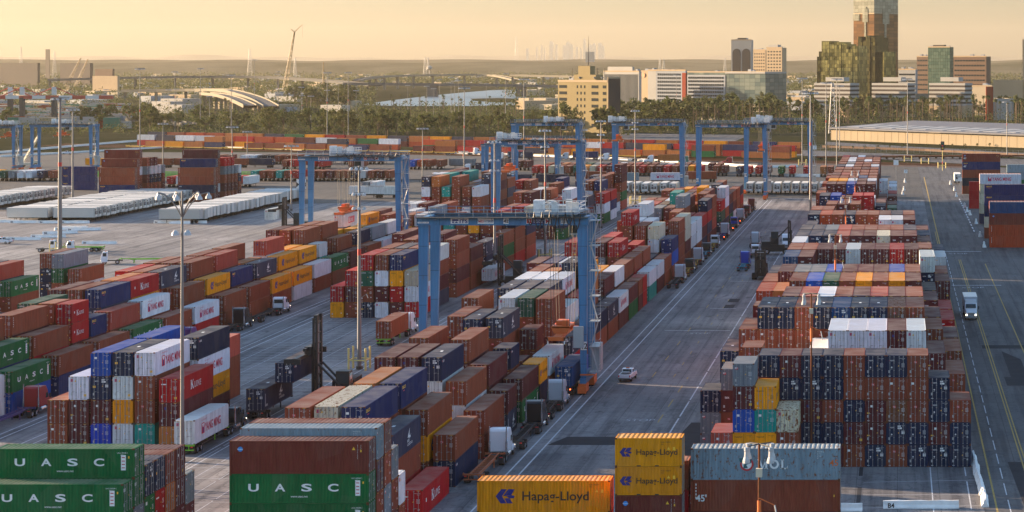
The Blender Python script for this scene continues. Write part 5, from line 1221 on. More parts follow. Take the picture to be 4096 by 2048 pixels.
def mastpx(px,topy,basey,kind,label,h=None,r=.24):
    """photo pixels in the 2576-wide view"""
    s=4096/2576; X,Y=W(px*s,basey*s); hh=CH-(topy*s-VY)*Y/FP
    mast(X,Y,hh,label,kind,r)
mastpx(151,246,638,0,"thick tall mast on the left apron by the white yard tractors",r=.42); mastpx(183,274,512,0,"thin mast behind the double row of white reefers",r=.3)
mast(-82.8,307.7,31.3,"mast with stacked floodlights beside the yellow guard frame",1,.26); mast(-86.6,430,30.6,"mast passing behind crane 42's beam near its left end",1,.26); mast(-84.9,482,31.3,"mast seen between crane 42's legs",1,.24)
mast(-84.8,572,31,"mast at the tall far end of the middle block",1,.22); mast(-88,671,31.6,"mast left of crane 40 with yellow guard rails",1,.22); mastpx(2039,232,537,0,"thick mast with red band at the aisle's far end",r=.3)
mast(-84.4,236,32,"mast with seven bell lamps on curved arms, front left",2,.19,False)
ml=[(1168,220,452),(1318,198,425),(582,188,352),(352,172,420),(876,182,345),(823,182,360),(440,180,330),(1272,185,300),(1463,325,455),(2078,207,438),(2105,198,441),(2283,198,397),(2112,215,380),(2533,255,392),(1702,188,305),(2018,196,415),(504,172,328),(622,330,405),(584,318,470),(733,365,530),(410,310,425),(640,150,290),(700,180,280),(1063,322,455),(760,240,300),(1165,380,410)]
for k,(px,t,bq) in enumerate(ml): mastpx(px,t,bq,0,f"light mast, {ordn(k) if k<14 else str(k+1)+'th'} listed among the far masts" if False else f"far light mast standing {['right of crane 38 on the open apron','beside the yellow office block','above the curved ramp','left of the tan ramp','by the river bridge','beside the large tree clump','over the hazy yard','left of crane 44','between cranes 41 and 44','just right of crane 39','second one right of crane 39','before the long cream shed','behind crane 39 at the shed corner','at the photo`s right edge','before the white hotel','left of crane 39','over the tan curved ramp','beside the orange box on the apron','between the two brown piles','over the row of boxes on chassis','behind the tall brown pile','above the distant freeway','beside the tall lattice crane','at the right leg of crane 38','above the freeway trees','between crane 38 and crane 41'][k]}".replace("`","'"),r=.2)
rq=random.Random(4)
for k in range(22):
    px=rq.uniform(350,1950); bq=rq.uniform(440,520); X_,Y_=W(px,bq); mast(X_,Y_,rq.uniform(22,38),"thin far light pole among the trees and roads beyond the rail yard",0,.13,False,"thin light poles beyond the rail yard")
# short lamp poles with four bells in and before the east block
def bells(x,y,h,label):
    root=empty("lamp_pole",(x,y,0)); tag(root,label,"lamp pole","short lamp poles with bell lamps")
    mb=MB(); mb.tube((0,0,0),(0,0,h),.13,.08,8,"rustd"); mb.tube((0,0,h-5.5),(0,0,h-4.0),.14,.14,8,"orange"); mb.build("pole",root)  # orange stretch: low sun on the pole, put into its colour
    for sx in (-1,1):
        for sy in (-1,1):
            mb=MB(); mb.tube((0,0,h),(sx*.75,sy*.75,h-.05),.05,n=5,mat="darksteel"); a=mb.build("arm",root)
            mb=MB(); mb.lathe((sx*.85,sy*.75,h-1.0),[(.27,-.2),(.25,.0),(.16,.25),(.13,.6),(.16,.65),(.16,.9)],10,"lampglass"); mb.build("bell_lamp",a)
    mb=MB(); mb.box(-.22,-.3,h-2.3,.22,.05,h-1.7,"cream"); mb.build("control_box",root)
    mb=MB(); mb.tube((0,-.1,h-3.8),(1.1,-.1,h-4.3),.04,n=5,mat="orange"); mb.tube((1.1,-.1,h-4.3),(1.3,-.1,h-5.3),.06,n=5,mat="lampglass"); mb.build("arm",root)
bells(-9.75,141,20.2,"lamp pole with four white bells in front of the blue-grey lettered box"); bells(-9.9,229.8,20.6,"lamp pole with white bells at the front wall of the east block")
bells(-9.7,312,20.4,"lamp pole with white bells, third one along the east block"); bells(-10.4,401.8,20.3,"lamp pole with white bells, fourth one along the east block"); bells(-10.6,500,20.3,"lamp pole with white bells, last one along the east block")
# yellow guard frames round the mast feet
def guard(x,y,label,w=2.2,n=2,h=2.6):
    root=empty("guard_frame",(x,y,0)); tag(root,label,"guard frame","yellow guard frames")
    for sx in (-1,1):
        for sy in (-1,1): mb=MB(); mb.tube((sx*w/2,sy*w/2,0),(sx*w/2,sy*w/2,h),.16,n=8,mat="gyellow"); mb.build("post",root)
    for s in (-1,1): mb=MB(); mb.tube((-w/2,s*w/2,h*.45),(w/2,s*w/2,h*.45),.11,n=6,mat="gyellow"); mb.build("rail",root); mb=MB(); mb.tube((s*w/2,-w/2,h*.45),(s*w/2,w/2,h*.45),.11,n=6,mat="gyellow"); mb.build("rail",root)
plain("gyellow",(.6,.47,.16),.6)
guard(-82.8,307.7,"cream-yellow guard frame round the mast with stacked floodlights",2.6,h=3.4); guard(-84.9,482,"yellow guard frame round the mast seen between crane 42's legs",2.6,h=2.4); guard(-88,671,"yellow guard rails round the mast left of crane 40",3.2)
guard(-85.2,221,"yellow guard rail post near the foot of the photo, behind the grey cabinet",2.6,h=2.8); x,y=W(151*1.59,1012); guard(x,y,"yellow guard frame round the thick mast on the left apron",3.6); 
for k,(px,py) in enumerate([(3632,645),(3700,655),(3768,672),(3210,660),(1090*1,640)]): x,y=W(px,py); guard(x,y,f"yellow guard frame {['at the mast before the long shed','round the pole right of it','round the traffic signal','beside the dark boxes at the aisle end','by the far green chassis'][k]}",3.5)
mb=MB(); mb.box(-.6,-.4,0,.6,.4,2.4,"cranegrey"); mb.box(-.5,-.42,.2,.5,-.4,2.2,"steel"); tag(mb.build("electrical_cabinet",loc=(-86.3,482,0)),"grey electrical cabinet beside the yellow bollards under crane 42","cabinet")
# ---------------------------------------------------------------- refrigerated trailers
plain("reefer",(.60,.58,.53),.6,var=.14,vs=.25); plain("reefertop",(.72,.70,.66),.7,var=.2,vs=.5)
for _n in ("reefer","reefertop"):   # every trailer has weathered differently
    _t=MAT[_n].node_tree; _b=_t.nodes["Principled BSDF"]; _o=_t.nodes.new("ShaderNodeObjectInfo"); _l=_b.inputs["Base Color"].links[0].from_socket
    _k=mth(_t,'MULTIPLY_ADD',_o.outputs["Random"],.38); _k.node.inputs[2].default_value=.66; _t.links.new(mixc(_t,1.0,_l,_k,'MULTIPLY'),_b.inputs["Base Color"]); plain("grille",(.05,.05,.055),.6)
def make_reefer():
    root=empty("refrigerated_trailer",(0,0,0)); hx=6.096
    mb=MB(); mb.box(-hx,-1.219,1.27,hx,1.219,4.15,"reefer","t"); mb.face([(-hx,-1.219,4.15),(hx,-1.219,4.15),(hx,1.219,4.15),(-hx,1.219,4.15)],"reefertop")
    for s in (-hx-.01,hx-.15): mb.box(s,-1.235,1.26,s+.16,-1.1,4.17,"cranegrey"); mb.box(s,1.1,1.26,s+.16,1.235,4.17,"cranegrey")
    mb.box(-hx,-1.23,4.07,hx,-1.2,4.17,"cranegrey"); mb.box(-hx,1.2,4.07,hx,1.23,4.17,"cranegrey"); mb.build("insulated_box",root)
    mb=MB(); mb.box(hx+.01,-1.0,1.5,hx+.06,1.0,4.0,"reefer"); mb.box(hx+.05,-.85,2.15,hx+.14,.85,3.1,"grille"); mb.lathe((hx+.05,.1,2.65),[(.42,0),(.4,.14),(.2,.16)],12,"steel",'x'); mb.box(hx+.05,-.8,3.3,hx+.12,-.2,3.7,"grille"); mb.box(hx+.05,.1,1.6,hx+.13,.8,2.0,"white"); mb.build("cooling_unit",root)
    mb=MB(); mb.box(-hx+.2,-.55,1.0,hx-.2,-.4,1.26,"darksteel"); mb.box(-hx+.2,.4,1.0,hx-.2,.55,1.26,"darksteel"); mb.build("chassis_rails",root)
    for q in (-4.8,-3.5): mb=MB(); mb.lathe((0,-1.1,0),[(.4,0),(.5,.05),(.5,.5),(.4,.55)],10,"rubber",'y'); mb.lathe((0,.55,0),[(.4,0),(.5,.05),(.5,.5),(.4,.55)],10,"rubber",'y'); mb.build("wheel_pair",root,loc=(q,0,.5))
    for s in (-.6,.45): mb=MB(); mb.box(3.9,s,.1,4.05,s+.15,1.0,"darksteel"); mb.build("landing_leg",root)
    return root
proto=make_reefer(); first=[True]
def reefer(x,y,rz,label,group):
    o=proto if first[0] else copy_tree(proto); first[0]=False
    o.location=(x+(R.uniform(-.4,.4) if abs(math.cos(rz))>.5 else 0),y+(R.uniform(-.4,.4) if abs(math.cos(rz))<.5 else 0),R.choice((0,0,0,-.12,.1))); o.rotation_euler=(0,0,rz+R.uniform(-.006,.006)); tag(o,label,"refrigerated trailer",group)
for k in range(31):
    y=596.2+3.0*k
    reefer(-239-6.1-.03*k,y,0,f"white refrigerated trailer {k+1} from the near end, inner file of the double row","double row of white refrigerated trailers")
    reefer(-252.6-6.1,y,math.pi,f"white refrigerated trailer {k+1} from the near end, outer file of the double row","double row of white refrigerated trailers")
for k in range(34): reefer(-204.9-6.1,589.2+3.0*k,math.pi,f"white refrigerated trailer {k+1} from the near end, single row left of crane 38","single row of white refrigerated trailers")
for k in range(18): reefer(-291-6.1,650+3.1*k,0,f"white refrigerated trailer {k+1} in the file at the photo's left edge","file of white refrigerated trailers, far left")
for k in range(6): reefer(-97.5+3.35*k,724,-math.pi/2,f"white refrigerated trailer {k+1} of six backed up under crane 40","refrigerated trailers facing the camera")
for k in range(9): reefer(-53.2+3.3*k,724,-math.pi/2,f"white refrigerated trailer {k+1} of nine backed up behind cranes 43 and 39","refrigerated trailers facing the camera")
for k in range(5): reefer(-268+3.6*k,765,-math.pi/2,f"refrigerated trailer {k+1} of five with dark fans behind the double row","refrigerated trailers behind the double row")
x,y=W(3830,735); reefer(x,y+3,-math.pi/2,"white refrigerated trailer parked beside the piles beyond the road","refrigerated trailers by the road")
# chassis under the rows of boxes
_c=MB(); _c.box(-.5,-6,.95,-.36,6,1.22,"darksteel"); _c.box(.36,-6,.95,.5,6,1.22,"darksteel")
for q in (-4.9,-3.7): _c.lathe((-1.1,q,.5),[(.42,0),(.5,.05),(.5,.5),(.42,.55)],8,"rubber",'x'); _c.lathe((.55,q,.5),[(.42,0),(.5,.05),(.5,.5),(.42,.55)],8,"rubber",'x')
_c.box(-.6,3.5,.1,-.45,3.65,.95,"darksteel"); _c.box(.45,3.5,.1,.6,3.65,.95,"darksteel"); cme=_c.mesh("box_chassis")
for k,(x,y,L,rz) in enumerate(CHS): tag(inst("container_chassis",cme,None,(x,y,0),rz),"dark chassis under one of the boxes parked in rows on the far apron","container chassis","dark chassis under the boxes parked on the far apron")
# stored green chassis, a long low heap
mb=MB()
for k in range(60):
    x,y=W(40+k*16,712-(k%3)*5); a=(k%4)*.5-.7
    for z in (.5,1.0,1.5): mb.tube((x-5,y-a,z+.1*(k%2)),(x+5,y+a,z),.13,n=4,mat="chassis_green")
    mb.tube((x,y-1.2,.4),(x,y+1.2,1.7),.12,n=4,mat="chassis_green")
tag(mb.build("stored_chassis"),"long heap of bright green empty chassis stacked across the far left apron","chassis",None,"stuff")
# white wall along the rail yard
def wall(pts,h,w,mat,name,label,cat,kind=None,posts=0):
    mb=MB()
    for (x0,y0),(x1,y1) in zip(pts,pts[1:]):
        d=Vector((x1-x0,y1-y0,0)); L=d.length; d.normalize(); nrm=Vector((-d.y,d.x,0))*w/2
        a=Vector((x0,y0,0)); b=Vector((x1,y1,0))
        q=[a-nrm,b-nrm,b+nrm,a+nrm]; k=len(mb.v); m=mb.mi(mat)
        for z in (0,h): mb.v += [(p.x,p.y,z) for p in q]
        for f in ((0,1,5,4),(1,2,6,5),(2,3,7,6),(3,0,4,7),(4,5,6,7)): mb.f.append(tuple(k+i for i in f)); mb.m.append(m)
    return tag(mb.build(name),label,cat,None,kind)
wall([W(p,q) for p,q in ((-60,618),(240,592),(500,570),(790,552))],1.1,.6,"barrier","barrier_wall","long low white wall behind the green chassis heap, far left","wall")
wall([W(p,q) for p,q in ((870,588),(1210,602),(1700,612),(2050,622),(2400,636),(2700,650),(3050,672),(3190,668))],1.1,.6,"barrier","barrier_wall","long low white wall between the apron and the rail yard","wall")
wall([W(p,q) for p,q in ((0,628),(400,606),(870,580))],.9,.5,"barrier","barrier_wall","low white wall crossing the hazy apron, far left","wall")
wall([W(p,q) for p,q in ((590,650),(725,652))],1.0,.5,"barrier","barrier_wall","white wall segment right of the tall brown pile","wall"); wall([W(p,q) for p,q in ((3120,705),(3280,708))],1.2,.6,"barrier","barrier_wall","white wall segment behind the white trailers at the aisle end","wall")
# weathered bags on the right-hand road and yard signs
for k,(px,py) in enumerate([(3801,738),(3817,763),(3824,787),(3858,830),(3868,848),(3879,861),(3904,896),(3920,948),(3936,990),(3619,730),(3615,762),(3610,779)]):
    x,y=W(px,py); mb=MB(); mb.lathe((0,0,0),[(.45,0),(.42,.5),(.25,1.1),(.3,1.35),(.1,1.6)],7,"barrier"); mb.lathe((.3,.1,0),[(.35,0),(.25,.4),(.1,.6)],6,"barrier"); o=mb.build("covered_marker",loc=(x,y,0)); tag(o,f"white shrouded road marker, {ordn(k)} along the line beside the open road","road marker","white shrouded markers")
def signpost(px,py,h,w,label,t=None,c="white"):
    x,y=W(px,py); root=empty("sign_post",(x,y,0)); tag(root,label,"sign","signs on posts"); mb=MB(); mb.tube((0,0,0),(0,0,h),.06,n=6,mat="steel"); mb.build("post",root)
    mb=MB(); mb.box(-w/2,-.08,h-w*.7,w/2,-.05,h+w*.3,c); 
    if t: text(mb,t,lambda a,b:(a,-.09,b),0,h-w*.5,w*.5,"ink",center=True,bold=.02)
    mb.build("sign_board",root)
signpost(3584,715,7,2.0,"white sign board on a tall post at the far side of the east block"); signpost(1205,840,9,3.0,"white lettered board on a dark pole left of crane 38","M-8"); signpost(632,745,2.5,3.2,"white board with red letters before the white trailer","L-8"); signpost(3623,712,3,1.4,"small square sign at the road's left edge","7"); signpost(3840,745,3,1.4,"small square sign beside the white trailer"); signpost(3259,655,8,1.8,"white square sign behind crane 39")
# traffic signal at the end of the road
x,y=W(3770,682); root=empty("traffic_signal",(x,y,0)); tag(root,"dark traffic signal on a striped pole beyond the end of the road","traffic signal")
mb=MB(); mb.tube((0,0,0),(0,0,9),.14,n=8,mat="gyellow"); mb.tube((0,0,3),(0,0,4),.17,n=8,mat="mastred"); mb.build("pole",root); mb=MB(); mb.box(-.8,-.5,9,.8,.3,12.8,"black"); b=mb.build("signal_head",root)
for k,c in enumerate(("safety","lightred","truck_green")): mb=MB(); mb.lathe((0,-.52,9.8+k*1.1),[(.36,0),(.3,-.06)],12,c,'y'); mb.build("lens",b)
# ---------------------------------------------------------------- trees
def leafmat(name, c1, c2):
    m,nt,b=nm(name); tc=coords(nt); oi=nt.nodes.new("ShaderNodeObjectInfo")
    c=mixc(nt,ramp(nt,noise(nt,tc,.35,3),.3,.7),c1,c2); c=mixc(nt,mth(nt,'MULTIPLY',ramp(nt,noise(nt,tc,1.9,2),.35,.75),.5),c,(.10,.10,.03))
    c=mixc(nt,mth(nt,'MULTIPLY',oi.outputs["Random"],.7),c,(.085,.08,.02))
    nt.links.new(c,b.inputs["Base Color"]); b.inputs["Roughness"].default_value=.75
    b.inputs["Specular IOR Level"].default_value=.2
    # a little light passes through the leaves
    tr=nt.nodes.new("ShaderNodeBsdfTranslucent"); nt.links.new(c,tr.inputs[0]); mx=nt.nodes.new("ShaderNodeMixShader"); mx.inputs[0].default_value=.3
    out=[n for n in nt.nodes if n.type=='OUTPUT_MATERIAL'][0]; nt.links.new(b.outputs[0],mx.inputs[1]); nt.links.new(tr.outputs[0],mx.inputs[2]); nt.links.new(mx.outputs[0],out.inputs[0])
leafmat("leaf",(.022,.04,.010),(.075,.095,.022)); leafmat("palmleaf",(.03,.055,.012),(.10,.12,.03)); plain("bark",(.12,.085,.055),.9,var=.3,vs=2.0)
def leafclump(mb,c,r,n,size,rr,mat,flat=.75):
    for _ in range(n):
        d=Vector((rr.gauss(0,1),rr.gauss(0,1),rr.gauss(0,1)*flat)); d=d.normalized()*r*rr.random()**.4 if d.length else d
        p=Vector(c)+d; u=Vector((rr.gauss(0,1),rr.gauss(0,1),rr.gauss(0,1))).normalized(); v=u.cross(Vector((rr.gauss(0,1),rr.gauss(0,1),rr.gauss(0,1)))).normalized(); s=size*(.6+.8*rr.random())
        mb.face([tuple(p-u*s),tuple(p-v*s*.6),tuple(p+u*s),tuple(p+v*s*.6)],mat)
def tree_kind(seed,h,w,low,nc):
    rr=random.Random(seed); tk=MB(); cr=MB()
    tk.tube((0,0,0),(rr.uniform(-.3,.3),0,h*.5),.32*h/12,.2*h/12,7,"bark")
    for k in range(nc):
        a=rr.random()*6.283; zz=h*(low+(1-low)*rr.random()**.8); rad=w/2*(1-.55*abs((zz/h-low)/(1-low)-.45))*rr.uniform(.35,1.0)
        c=(rad*math.cos(a),rad*math.sin(a),zz-.8); tk.tube((0,0,h*rr.uniform(.25,.5)),c,.12*h/12,.04,5,"bark",cap=False)
        leafclump(cr,c,rr.uniform(.7,1.6)*w/9,42,.36*w/9+.1,rr,"leaf")
    return tk.mesh("trunk"),cr.mesh("crown")
KINDS=[tree_kind(s,h,w,low,nc) for s,h,w,low,nc in ((1,12,10,.35,16),(2,14,9,.45,15),(3,10,11,.3,17),(4,16,10,.5,16),(5,9,8,.3,12),(6,13,12,.4,20))]
KH=[12,14,10,16,9,13]
def palm_kind(seed,h):
    rr=random.Random(seed); tk=MB(); cr=MB(); tk.tube((0,0,0),(.3,0,h),.26,.17,7,"bark")
    for k in range(26):
        a=rr.random()*6.283; e=rr.uniform(-.5,1.1); d=Vector((math.cos(a),math.sin(a),0)); L=rr.uniform(1.7,2.5); last=Vector((.3,0,h))
        for t in range(3):
            nx=last+d*(L/3)*math.cos(e-.55*t)+Vector((0,0,L/3*math.sin(e-.75*t))); s=Vector((-d.y,d.x,0))*(.36-.09*t)
            cr.face([tuple(last-s),tuple(nx-s*.8),tuple(nx+s*.8),tuple(last+s)],"palmleaf"); last=nx
    leafclump(cr,(.3,0,h-1.0),.7,26,.35,rr,"palmleaf",1.2)
    return tk.mesh("trunk"),cr.mesh("crown")
PALMS=[palm_kind(s,h) for s,h in ((11,17),(12,20),(13,14))]
ntree=[0]
def tree(x,y,h,kind,label,group,palm=False,z=0.0):
    root=empty("palm_tree" if palm else ("shrub" if h<4 else "broadleaf_tree"),(x,y,z),R.random()*6.28); k=(PALMS if palm else KINDS)[kind]; s=h/((17,20,14)[kind] if palm else KH[kind])
    root.scale=(s*R.uniform(.7,1.3),s*R.uniform(.7,1.3),s)
    inst("trunk",k[0],root); inst("crown",k[1],root); tag(root,label,"palm tree" if palm else "tree",group); ntree[0]+=1
TG="dark trees beyond the rail yard"
TL="dark olive tree in the broken belt between the rail yard and the freeway"
rr=random.Random(77)
def belt(x0,x1,y0,y1,n,h0,h1,label,group,palm=False):
    for _ in range(n):
        px=rr.uniform(x0,x1); py=rr.uniform(y0,y1); X,Y=W(px,py); tree(X,Y,rr.uniform(h0,h1),rr.randrange(3 if palm else 6),label,group,palm)
belt(560,1080,500,528,20,9,18,"dark tree in the belt left of the tan ramp","trees left of the tan ramp"); belt(1000,1560,520,548,28,7,18,TL,TG); belt(1560,2240,520,548,34,6,18,TL,TG); belt(300,720,488,512,12,8,18,"dark hazy tree in the belt over the left gantry cranes","hazy trees over the far left cranes"); belt(0,120,490,510,4,12,15,"dark hazy tree at the photo's left edge","hazy trees at the left edge")
belt(1500,2300,488,515,14,5,12,"smaller tree in the belt between the rail yard and the river","small trees before the river")
belt(1220,1440,425,442,12,16,28,"tree in the large dark clump left of the river","large clump left of the river"); belt(1170,1330,400,420,6,14,25,"tree in the large dark clump left of the river","large clump left of the river")
belt(2480,2760,470,520,28,10,22,"tree in the dense grove between the yellow block and the hotel","grove right of the yellow block"); belt(2740,3100,455,500,36,10,24,"tree in the dense grove before the long blue-glass building","grove before the blue-glass building"); belt(2500,3100,520,545,8,6,12,"low tree by the road behind cranes 40 and 43","low trees behind the far cranes")
belt(3100,3420,470,500,12,10,20,"tree beside the green glass towers","trees at the glass towers"); belt(3430,4096,440,470,14,10,20,"dark tree behind the row of palms","trees behind the palms")
belt(3230,4110,452,478,66,9,20,"dark tree in the belt between the palms and the garages","belt of trees before the garages"); belt(2750,3400,490,530,46,15,21,"palm in the grove behind cranes 43 and 39","palms behind the far cranes",True); belt(3370,4110,484,500,74,16,22,"palm in the long row behind the cream shed","palms behind the cream shed",True); belt(1560,2080,470,500,18,13,18,"palm before the river bridge","palms before the river",True); belt(560,1050,470,500,10,13,18,"palm in the belt left of the tan ramp","palms left of the ramp",True); belt(1440,2090,436,456,16,13,18,"palm on the near bank of the river","palms on the river bank",True); belt(2240,2330,520,545,3,15,19,"palm at the foot of the yellow office block","palms at the yellow block",True)
for k,(px,py,h) in enumerate([(2245,545,22),(2290,548,20),(2430,548,21),(2400,545,18)]): tree(*W(px,py),h,k%4,f"tall broad-crowned tree in front of the yellow office block, {ORD[k]} from its left end",None) if True else None
for k in range(16): tree(*W(3310+50*k,600-1.0*k),2.2,4,"small round shrub in the planted strip before the cream shed","shrubs before the cream shed")
# far woods as masses: many small leaf clumps
def woods(name,label,regions,seed,size):
    rr=random.Random(seed); mb=MB()
    for (p0,p1,Y0,Y1,n,h) in regions:
        for _ in range(n):
            Y=Y0*(Y1/Y0)**rr.random(); px=rr.uniform(p0,p1); X=(px-VX)*Y/FP; hh=h*rr.uniform(.55,1.25); s=size*Y/2500
            leafclump(mb,(X,Y,hh*.55),hh*.5,int(14 if Y<4500 else 9),s*rr.uniform(.7,1.2),rr,"leaf",.8)
    return tag(mb.build(name),label,"woods",None,"stuff")
woods("near_woods","low green cover of many trees spreading behind the rail yard to the river and freeway",[(-100,1500,1450,2900,1500,9),(2050,4200,1500,2700,900,9),(2400,4200,1350,1900,420,12),(1480,2060,1450,1950,420,7),(1440,2080,1980,2250,90,7),(-100,2330,1290,1750,1300,6),(2480,3300,1300,1700,420,6)],5,1.0)
woods("far_woods","hazy woodland of countless distant trees reaching the horizon",[(-100,1500,2700,5200,2300,13),(2000,4200,2700,5200,1700,13),(1400,2100,4300,5500,500,14),(-100,4200,5000,11500,3200,17)],6,1.25)
# ---------------------------------------------------------------- hills, mountains, river
m,nt,b=nm("hill"); tc=coords(nt); nt.links.new(mixc(nt,ramp(nt,noise(nt,tc,.003,5,.6),.35,.65),(.04,.042,.02),(.12,.105,.065)),b.inputs["Base Color"]); b.inputs["Roughness"].default_value=.95; b.inputs["Specular IOR Level"].default_value=0
def ridge(name,Y,depth,x0,x1,hf,n=160,rows=6,mat="hill"):
    mb=MB(); m=mb.mi(mat); 
    for j in range(rows):
        t=j/(rows-1); k=math.sin(math.pi*min(1,t*.999))**.8 if 0<t<1 else 0
        for i in range(n+1): x=x0+(x1-x0)*i/n; mb.v.append((x,Y+depth*t,-1+hf(x/abs(x1-x0)*40,t)*k))
    for j in range(rows-1):
        for i in range(n): a=j*(n+1)+i; mb.f.append((a,a+1,a+n+2,a+n+1)); mb.m.append(m)
    return tag(mb.build(name),kind="structure")
def wob(seed,base,amp):
    r_=random.Random(seed); ks=[(r_.uniform(.4,3.2),r_.uniform(0,6.28),r_.uniform(.3,1)) for _ in range(7)]
    return lambda u,t: base+amp*sum(a*math.sin(f*u+p) for f,p,a in ks)/3
ridge("hills",7800,1500,-6500,2500,wob(1,56,6)); ridge("hills",10500,1800,-9500,3500,wob(2,72,8))
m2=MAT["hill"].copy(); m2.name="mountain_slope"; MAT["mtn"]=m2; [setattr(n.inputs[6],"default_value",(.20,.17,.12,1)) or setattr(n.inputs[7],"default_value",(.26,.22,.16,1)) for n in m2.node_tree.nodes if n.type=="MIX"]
ridge("mountains",27000,2500,-16000,5000,lambda u,t: wob(3,150,45)(u,t),mat="mtn")
m,nt,b=nm("water"); b.inputs["Base Color"].default_value=(.04,.06,.075,1); b.inputs["Roughness"].default_value=.3; b.inputs["Specular IOR Level"].default_value=.25; bp=nt.nodes.new("ShaderNodeBump"); bp.inputs["Strength"].default_value=.25; nt.links.new(noise(nt,coords(nt),.15,4),bp.inputs["Height"]); nt.links.new(bp.outputs[0],b.inputs["Normal"])
mb=MB(); mb.face([(*W(a,c),.05) for a,c in ((1450,420),(1600,424),(1900,424),(2060,420),(2120,398),(2080,356),(1950,362),(1830,372),(1700,385),(1560,402),(1460,416))],"water"); tag(mb.build("river"),kind="structure")
mb=MB(); mb.face([(*W(a,c),.1) for a,c in ((1880,395),(2000,392),(2130,398),(2130,412),(1990,410),(1900,404))],"terrain"); tag(mb.build("river_bank"),kind="structure")
# ---------------------------------------------------------------- roads and bridges beyond
plain("pale_concrete",(.19,.17,.13),.85,var=.12,vs=.02); plain("grey_concrete",(.11,.108,.1),.85,var=.12,vs=.02)
def deck(pts,w,th,mat,name,label,par=1.1,pier=0,pw=2.0,kind=None):
    """pts: (x,y,z) of the road surface centre line"""
    fine=[]   # smooth the centre line
    for i in range(len(pts)-1):
        p0,p1,p2,p3=[Vector(pts[max(0,min(len(pts)-1,q))]) for q in (i-1,i,i+1,i+2)]
        for t in [k/6 for k in range(6)]: fine.append(.5*((2*p1)+(p2-p0)*t+(2*p0-5*p1+4*p2-p3)*t*t+(3*p1-p0-3*p2+p3)*t**3))
    pts=fine+[Vector(pts[-1])]
    root=empty(name,(pts[0][0],pts[0][1],0)); o0=Vector((pts[0][0],pts[0][1],0)); tag(root,label,"bridge",None,kind)
    mb=MB(); m=mb.mi(mat); P=[Vector(p)-o0 for p in pts]; ms=mb.mi("farasphalt")
    for i,p in enumerate(P):
        d=(P[min(i+1,len(P)-1)]-P[max(i-1,0)]); d.z=0; d.normalize(); n=Vector((-d.y,d.x,0))
        for s,z in ((-1,par),(-1,-th),(1,-th),(1,par),(.93,par),(.93,0),(-.93,0),(-.93,par)): q=p+n*(s*w/2); mb.v.append((q.x,q.y,p.z+z))
    for i in range(len(P)-1):
        for j in range(8):
            a=i*8+j; bq=i*8+(j+1)%8; mb.f.append((a,bq,bq+8,a+8)); mb.m.append(ms if j==5 else m)
    mb.build("deck",root)
    if pier:
        acc=0
        for a,c in zip(P,P[1:]):
            L=(c-a).length; 
            while acc<L:
                p=a+(c-a)*(acc/L); q=MB(); q.box(p.x-pw/2,p.y-pw/2,-.2,p.x+pw/2,p.y+pw/2,p.z-th,mat); q.build("pier",root); acc+=pier
            acc-=L
    return root
def PZ(px,py,Y): return ((px-VX)*Y/FP, Y, CH-(py-VY)*Y/FP)
deck([PZ(1380,333,2890),PZ(1700,336,2880),PZ(2060,340,2870),PZ(2330,347,2840)],16,2.5,"grey_concrete","river_bridge","concrete river bridge on thick piers across the middle distance",pier=130,pw=13)
deck([PZ(1425,322,3300),PZ(1470,312,3450),PZ(1560,304,3700),PZ(1760,299,3950),PZ(1960,300,4000),PZ(2060,318,3800)],14,2.2,"pale_concrete","curved_overpass","pale curved overpass above the river bridge",pier=90,pw=4)
deck([PZ(200,318,3300),PZ(600,308,3300),PZ(1000,306,3250),PZ(1250,318,3150),PZ(1500,338,3000)],22,2.5,"grey_concrete","freeway_viaduct","long straight freeway viaduct across the hazy left distance",pier=70,pw=3)
deck([PZ(500,362,2300),PZ(800,358,2250),PZ(900,360,2150),PZ(960,372,2000),PZ(1030,395,1850),PZ(1085,425,1700)],13,2.0,"pale_concrete","curved_ramp","pale tan ramp curving down toward the trees, left of the centre",pier=45,pw=2.5)
deck([PZ(820,372,2100),PZ(880,378,1990),PZ(940,395,1850),PZ(1000,422,1700)],11,2.0,"pale_concrete","curved_ramp","lower tan ramp beside the curving one",pier=45,pw=2.5)
deck([PZ(280,470,1560),PZ(450,476,1520),PZ(640,482,1480),PZ(760,498,1430)],10,1.6,"grey_concrete","overpass","low dark overpass among the trees over the far left cranes",pier=40,pw=2)
deck([PZ(3440,392,1950),PZ(3530,382,2000),PZ(3700,379,2020),PZ(3850,383,2000),PZ(4020,398,1900)],10,4.5,"pale_concrete","curved_overpass","pale curved ramp behind the palms, right of the glass towers",pier=60,pw=3)
deck([PZ(2790,455,1700),PZ(2850,478,1600),PZ(2960,488,1560),PZ(3100,486,1560)],8,2.5,"pale_concrete","curved_ramp","pale curved ramp behind crane 43's beam",pier=50,pw=2)
deck([PZ(2050,300,3600),PZ(2300,306,3500),PZ(2500,312,3400)],14,2.2,"pale_concrete","overpass","pale overpass left of the yellow office block",pier=80,pw=3)
